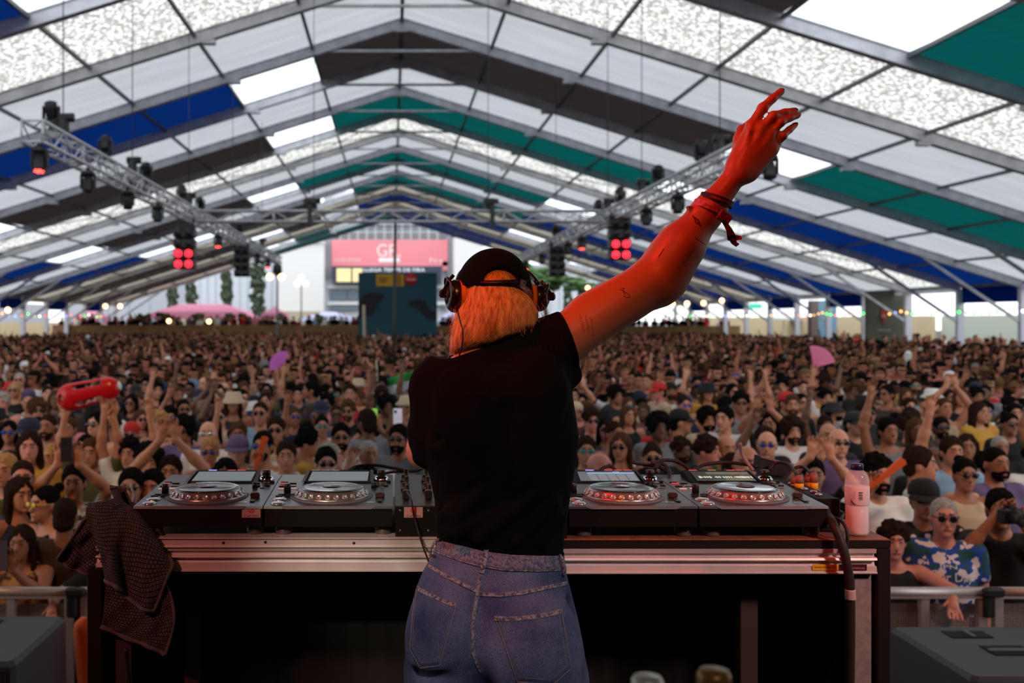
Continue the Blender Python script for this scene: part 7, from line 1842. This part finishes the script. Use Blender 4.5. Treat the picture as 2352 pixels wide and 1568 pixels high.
def box_variant(up=0, hairk='short'):
    """light figure for the far rows: head, hair, shoulders, raised arms"""
    vs = []; fs = []; tt = []
    def ell(c, r, nu, nv, t, z0=-1.0):
        b = len(vs)
        for j in range(nv + 1):
            a = math.asin(z0) + (math.pi / 2 - math.asin(z0)) * j / nv
            for i in range(nu): p = 2 * math.pi * i / nu; vs.append((c[0] + r[0] * math.cos(a) * math.cos(p), c[1] + r[1] * math.cos(a) * math.sin(p), c[2] + r[2] * math.sin(a)))
        for j in range(nv):
            for i in range(nu): k = (i + 1) % nu; fs.append((b + j * nu + i, b + j * nu + k, b + (j + 1) * nu + k, b + (j + 1) * nu + i)); tt.append(t)
    def tube(p, q, r0, r1, t, nu=6, sq=1.0):
        b = len(vs); p, q = Vector(p), Vector(q); d = (q - p).normalized(); x = d.cross(Vector((0, 1, .01))).normalized(); y = d.cross(x)
        for c, r in ((p, r0), (q, r1)):
            for i in range(nu): a = 2 * math.pi * i / nu; vs.append(tuple(c + x * r * math.cos(a) + y * r * sq * math.sin(a)))
        for i in range(nu): k = (i + 1) % nu; fs.append((b + i, b + k, b + nu + k, b + nu + i)); tt.append(t)
    ell((0, -.015, 1.62), (.076, .094, .115), 8, 6, 0)
    ell((0, .014, 1.665), (.086, .100, .090) if hairk != 'curly' else (.108, .118, .104), 8, 4, 1, -.35)
    if hairk == 'long': tube((0, .04, 1.66), (0, .05, 1.38), .09, .10, 1, 6, .7)
    tube((0, .01, 1.0), (0, .01, 1.34), .16, .19, 2, 8, .62); ell((0, .01, 1.34), (.215, .12, .13), 8, 3, 2, 0)
    tube((0, .01, 1.42), (0, 0, 1.56), .055, .05, 0)
    for s in (-1, 1):
        if (up == 1 and s == 1) or up == 2: tube((s * .19, 0, 1.42), (s * .26, -.04, 1.68), .055, .04, 2 if up == 1 else 0); tube((s * .26, -.04, 1.68), (s * .19, -.08, 1.94), .042, .03, 0); ell((s * .18, -.08, 2.0), (.04, .025, .07), 6, 4, 0)
        else: tube((s * .20, 0, 1.40), (s * .24, .02, 1.05), .055, .045, 2)
    return np.array(vs), np.array(fs), np.array(tt)
MID = [far_variant(POSES[p], k) for p, k in (('arms down', 'short'), ('arms down', 'long'), ('arms down', 'curly'), ('arms down', 'short'), ('one arm raised', 'short'), ('both arms raised', 'short'), ('one arm bent up', 'long'), ('hands together overhead', 'short'))]
FAR = [box_variant(u, k) for u, k in ((0, 'short'), (0, 'long'), (0, 'curly'), (0, 'short'), (1, 'short'), (2, 'short'), (1, 'long'))]
skin_c = np.array([s8(196, 138, 114), s8(174, 116, 92), s8(146, 94, 70), s8(96, 62, 48), s8(190, 118, 100)])
hair_c = np.array([s8(14, 12, 12), s8(16, 13, 13), s8(26, 19, 16), s8(60, 42, 30), s8(112, 86, 58), s8(30, 22, 19)])
top_c = np.array([s8(*TOPC[k]) for k in ['black'] * 13 + ['white'] * 3 + ['grey', 'dark brown', 'navy', 'olive green', 'maroon', 'beige', 'light blue', 'purple', 'red', 'charcoal', 'charcoal', 'pink', 'dark brown', 'navy', 'charcoal']])
G = np.random.default_rng(5)
def mass(spots, name, label, cat, z0=GZ, near=24.0):
    VV = []; QQ = []; CCc = []; base = 0
    for (x, y, h) in spots:
        lib = MID if y < near else FAR; w = G.random()
        i = int(G.choice(len(lib), p=(np.array([.29, .23, .17, .23, .03, .01, .03, .01]) if lib is MID else np.array([.29, .25, .18, .24, .02, .005, .015]))))
        V, Q, t = lib[i]; k = h / 1.746; a = G.normal(0, .35) if G.random() < .85 else G.uniform(-3, 3); ca, sa = math.cos(a), math.sin(a)
        P = np.empty_like(V); P[:, 0] = x + k * (V[:, 0] * ca - V[:, 1] * sa); P[:, 1] = y + k * (V[:, 0] * sa + V[:, 1] * ca); P[:, 2] = z0 + k * V[:, 2]
        sk = skin_c[G.integers(len(skin_c))]; hc = hair_c[G.integers(len(hair_c))]; tc = top_c[G.integers(len(top_c))]
        if G.random() < .06: hc = top_c[G.integers(len(top_c))]
        pal = np.array([sk, hc, tc, np.array((.012, .012, .014)) if G.random() < .5 else sk * .45])
        VV.append(P); QQ.append(Q + base); CCc.append(pal[t]); base += len(V)
    V = np.concatenate(VV); Q = np.concatenate(QQ); Cc_ = np.concatenate(CCc)
    me = np_mesh(name, V, Q, [M_CROWD]); ca = me.attributes.new('Col', 'FLOAT_COLOR', 'FACE'); ca.data.foreach_set('color', np.concatenate([Cc_, np.ones((len(Cc_), 1))], 1).astype(np.float32).ravel())
    o = link(name, me); tagd(o, label, cat, kind='stuff'); return o
M_CROWD = mat('crowd_cloth_and_skin', (.3, .3, .3), .9, spec=.05); nt = M_CROWD.node_tree; _a = nt.nodes.new('ShaderNodeAttribute'); _a.attribute_name = 'Col'; nt.links.new(_a.outputs['Color'], nt.nodes['Principled BSDF'].inputs['Base Color'])
OBST = [(W(904, 0, 24.72).x, 24.72, .45), (W(637, 0, 60).x, 60, .4), (W(838, 0, 60).x, 60, .4), (W(864, 0, 15.5).x, 15.5, .4)] + [(W(p, 0, 66.4).x, 66.3, .75) for p in range(815, 1015, 12)] + [(W(p, 0, 50.3).x, 50.3, .5) for p in range(1980, 2092, 8)]
OBST += [(RX + sg * HW, FY(k), .4) for sg in (-1, 1) for k in range(-2, 14)]
def free(x, y): return all(abs(x - a) > r or abs(y - c) > r for a, c, r in OBST)
spots = [s_ for s_ in STUFFXY if min(math.hypot(s_[0] - a, s_[1] - c) for a, c in placed) > .46]; y = 17.6
while y < 74:
    st = .60 if y < 45 else .66; x0 = max((-30 - PX0) * y / F, -24.2); x1 = min((2390 - PX0) * y / F, 24.6)
    n = int((x1 - x0) / st)
    for i in range(n + 1): spots.append((x0 + i * st + G.normal(0, .12), y + G.normal(0, .12), float(np.clip(G.normal(1.71, .08), 1.5, 1.92))))
    y += st * .95
# people outside the right side
for i in range(240): spots.append((G.uniform(25.8, 30), G.uniform(40, 62), float(G.normal(1.75, .1))))
spots = [s_ for s_ in spots if free(s_[0], s_[1])]
mass(spots, 'distant_crowd', 'dense crowd of dancers filling the tent floor behind the front rows', 'crowd')
tsp = [(G.uniform((130 - PX0) * 77 / F, (1690 - PX0) * 77 / F), G.uniform(76.6, 80), float(G.normal(1.70, .08))) for i in range(230)]
mass(tsp, 'terrace_crowd', 'row of people standing on the wooden terrace at the far end', 'crowd', z0=.05)
print('individuals', NPER[0], 'ymax', YMAX, 'stuff', len(spots))
# ------------------------------------------------------------------ things held up in the crowd
def held(name, label, cat, loc): return thing(name, loc, label, cat)
o = HO['person holding a red rescue float overhead in the left crowd']
pL, pR = hand_at(o, 'up', -1, .10), hand_at(o, 'up', 1, .10)
c = (pL + pR) / 2 + Vector((0, 0, .10)); t = held('rescue_float', 'red plastic rescue float with handle slots held above the left crowd', 'rescue float', c)
Rf = Matrix.Rotation(math.radians(-13), 3, 'Y')
S = SDF((-.40, -.14, -.16), (.40, .14, .16), .008); S.cap((-.15, 0, 0), (.17, 0, 0), .112, .092, .02, sy=.7)
S.cap((-.10, 0, .066), (.11, 0, .060), .017, .017, .01, 'i', sy=8); S.cap((-.10, 0, -.066), (.10, 0, -.060), .017, .017, .01, 'i', sy=8); S.ell((-.215, 0, 0), (.020, .2, .040), .01, 'i')
V, Q = S.mesh(); V = np.array([tuple(Rf @ Vector(v)) for v in V]); me = np_mesh('body', V, Q, [mat('float_red', s8(205, 12, 26), .3)]); b_ = bpy.data.objects.new('body', me); COL.objects.link(b_); b_.parent = t
b = MB(); q = c + Rf @ Vector((.258, 0, 0)); b.lathe(q, [(.035, -.01), (.040, 0), (.02, .010), (0, .011)], 14, rot=Rf @ Matrix.Rotation(math.radians(90), 3, 'Y')); b.build('end_cap', mat('float_white', (.8, .8, .8), .4), t)
def fan(label, px, py, Y, r, a0, a1, m, rotz=0, name='hand_fan'):
    c = W(px, py, Y); t = held(name, label, 'hand fan', c); P = []; n = 17
    for i in range(n):
        a = math.radians(a0 + (a1 - a0) * i / (n - 1)); zz = .006 * (i % 2)
        for rr_ in (.18, 1.0): P.append(c + Vector((math.cos(a) * r * rr_ * math.cos(rotz), math.cos(a) * r * rr_ * math.sin(rotz) + zz, math.sin(a) * r * rr_)))
    b = MB(); b.grid(P, n, 2, smooth=False); o = b.build('leaf', m, t); md = o.modifiers.new('t', 'SOLIDIFY'); md.thickness = .003
    b = MB()
    for i in range(0, n, 2):
        a = math.radians(a0 + (a1 - a0) * i / (n - 1)); b.bar(c + Vector((0, -.003, 0)), c + Vector((math.cos(a) * r * .97 * math.cos(rotz), -.003 + math.cos(a) * r * .97 * math.sin(rotz), math.sin(a) * r * .97)), .004, .002, (0, 1, 0))
    b.build('ribs', m, t); return t
M_FP = mat('fan_pink', s8(226, 120, 160), .6); M_FM = mat('fan_magenta', s8(200, 100, 190), .6); M_FO = mat('fan_orange', s8(235, 96, 36), .6)
# the people who hold the open fans stand right below them
def fan_holder(px, py, Y, r, a0, a1, m, lf, lp, tcol, hair='short', hcol='black'):
    k = 1.74 / 1.746; w = np.array(ARM['up'][1]); x = (px - PX0) * Y / F + .20; o = person(x, Y, 1.74, 0, 'one arm raised', 'light', hair, hcol, 'tee', tcol, label=lp, group='people in the front of the crowd')
    p = hand_at(o, 'up', -1, .11); p_py = PY0 - (p.z - CZ) * F / p.y; return fan(lf, PX0 + p.x * F / p.y, p_py - 2, p.y, r, a0, a1, m)
fan_holder(652, 878, 14.2, .21, 75, 200, M_FM, 'open magenta hand fan held up in the left crowd', 'person in black T-shirt raising a magenta fan in the left crowd', 'black')
fan_holder(1862, 915, 13.6, .30, 15, 100, M_FP, 'open pink hand fan held up in the right crowd', 'person in white T-shirt raising a pink fan in the right crowd', 'white', 'curly')
def stick_fan(holder, arm, sx, vec, label, L=.30):
    p = hand_at(HO[holder], arm, sx, .06) + Vector((0, -.035, 0)); v = Vector(vec).normalized(); t = held('folded_fan', label, 'hand fan', p)
    b = MB(); s = v.cross(Vector((0, 1, 0))).normalized(); b.prism([p - v * .08 - s * .008, p + v * L * .6 - s * .020, p + v * L - s * .026, p + v * L * 1.03, p + v * L + s * .026, p + v * L * .6 + s * .020, p - v * .08 + s * .008], (0, .02, 0)); b.build('leaf', M_FO, t)
stick_fan('bearded curly-haired man in white T-shirt waving an orange folded fan', 'front', -1, (.75, -.1, .65), 'orange folded hand fan held by the bearded man in white', .26)
stick_fan('man in white tank top with an orange fan between the two left players', 'front', 1, (.25, -.1, 1), 'orange folded hand fan in front of the white tank top', .24) if False else None
o = HO['man in white tank top with an orange fan between the two left players']; stick_fan('man in white tank top with an orange fan between the two left players', 'front', -1, (.3, 0, 1), 'orange folded fan held upright before the man in white tank top', .22)
def phone(p, label, m, w=.078, h=.155, rz=0):
    t = held('phone', label, 'phone', p); b = MB(); b.box(p, (w, .009, h), bev=.004, rz=rz); c = b.build('case', m, t); b = MB(); b.box(p + Vector((-w * .25, -.006, h * .33)), (.024, .004, .030), bev=.002); b.build('camera_bump', M_BLACK, c); return t
o = HO['person in brown print top holding a phone up at the lower left corner']; p = (hand_at(o, 'phone', -1, .09) + hand_at(o, 'phone', 1, .09)) / 2
phone(p + Vector((0, -.045, .02)), 'dark phone held upright with both hands at the lower left corner', mat('phone_grey', s8(110, 100, 108), .25, .3), .085, .17)
o = HO['person in grey print T-shirt with both hands up, above the brown T-shirt man']; p = (hand_at(o, 'photo', -1, .09) + hand_at(o, 'photo', 1, .09)) / 2
phone(p + Vector((0, -.04, .02)), 'dark phone held up by the person in the grey print T-shirt', mat('phone_black', (.03, .03, .035), .2))
for px, py, col, lab, lp in ((858, 958, s8(200, 250, 110), 'lime green phone held up left of the woman in black', 'person in charcoal T-shirt filming with a lime green phone'), (913, 952, s8(235, 228, 245), 'pale lilac phone held up beside the shoulder of the woman in black', 'person in white T-shirt filming with a pale lilac phone')):
    Y = 9.9; k = (CZ - (py - PY0) * Y / F - GZ) / 1.92 * 1.746; o = person((px - PX0) * Y / F, Y, min(max(k, 1.6), 1.9), 0, 'hands up taking a photo', 'light', 'short', 'black', 'tee', 'charcoal' if px < 900 else 'white', label=lp, group='people in the front of the crowd')
    p = (hand_at(o, 'photo', -1, .09) + hand_at(o, 'photo', 1, .09)) / 2; phone(p + Vector((0, -.045, .03)), lab, mat('phone_case_glow_%d' % px, col, .3, emit=col, estr=.25), .085, .17)  # cases given a weak glow in their own colour
# camera in the photographer's hands
o = HO['dark-haired man in black T-shirt holding a camera up at the right edge']; p = (hand_at(o, 'camera', -1, .05) + hand_at(o, 'camera', 1, .05)) / 2 + Vector((0, -.03, .0))
t = held('camera', 'black camera held up by the photographer at the right edge', 'camera', p); b = MB(); b.box(p, (.13, .06, .09), bev=.012); b.box(p + Vector((0, 0, .05)), (.05, .05, .03), bev=.008); b.build('camera_body', M_BLACK, t); b = MB(); b.lathe(p, [(.038, .03), (.038, .10), (.042, .12), (.034, .125), (0, .118)], 18, rot=Matrix.Rotation(math.radians(90), 3, 'X')); b.build('lens', M_BLACK, t)
# flag
Y = 15.5; P = []; n = 14
for i in range(n):
    u = i / (n - 1)
    for k in range(8):
        v = k / 7; P.append(W(866 + 130 * u, 872 - 26 * u + (38 + 16 * u) * v + 3 * math.sin(u * 9), Y + .12 * math.sin(u * 8 + v * 2) + .25 * v))
t = held('flag', 'green and white flag spread over the crowd left of the woman in black', 'flag', W(930, 880, Y))
b = MB(); b.grid(P, n, 8); b.mi = 0; fl = b.build('cloth', [mat('flag_green', s8(40, 150, 60), .7), mat('flag_white', s8(215, 222, 225), .7)], t)
for pl_ in fl.data.polygons: pl_.material_index = 0 if (pl_.index % 7) < 3 else 1
md = fl.modifiers.new('t', 'SOLIDIFY'); md.thickness = .004
b = MB(); q = W(864, 870, Y); b.tube([q + Vector((0, 0, .3)), Vector((q.x + .05, Y, .1))], .012, 6); b.build('pole', mat('flag_pole', (.5, .4, .3), .6), t)
# red and blue accents: beach ball colours, blue sun visor glasses on the hat are part of people; tall pale pole by the board
t = held('wooden_pole', 'pale pole standing in the crowd before the teal board', 'pole', W(838, 770, 60)); b = MB(); q = W(838, 700, 60); b.tube([(q.x, 60, GZ), (q.x - .06, 60, q.z)], .09, 7); b.build('pole', mat('flag_pole'), t)
o = HO['woman with yellow sunglasses, earring and black top at the left']
b = MB(); b.ball((.083, .006, 1.585), .011, 8, 6); er = bpy.data.objects.new('earring', mbmesh(b, 'earring', mat('earring_gold', (.8, .6, .4), .2, 1))); COL.objects.link(er); er.parent = o

# white lettering across the blue floral T-shirt
o = HO['man in blue floral T-shirt and round sunglasses looking left behind the barrier']
gm = GM[('tee', 'arms down')]; gt = BVHTree.FromPolygons([tuple(v.co) for v in gm.vertices], [tuple(p.vertices) for p in gm.polygons])
for word, z_, w_, h_ in (('Super Day', 1.285, .29, .070), ('JPN', 1.350, .10, .028), ('authentic', 1.225, .22, .030)):
    vs, fs = text_mesh(word); xs = [v[0] for v in vs]; ys = [v[1] for v in vs]; mx, my = (max(xs) + min(xs)) / 2, (max(ys) + min(ys)) / 2
    P = []
    for v in vs:
        x_, zz = (v[0] - mx) / (max(xs) - min(xs)) * w_, z_ + (v[1] - my) / (max(ys) - min(ys)) * h_; r_ = gt.ray_cast(Vector((x_, -1, zz)), Vector((0, 1, 0))); P.append((x_, (r_[0].y if r_[0] else -.13) - .004, zz))
    b = MB(); b.add(P, fs, False); q = bpy.data.objects.new('lettering', mbmesh(b, 'lettering', mat('print_white', s8(228, 222, 222), .8))); COL.objects.link(q); q.parent = o
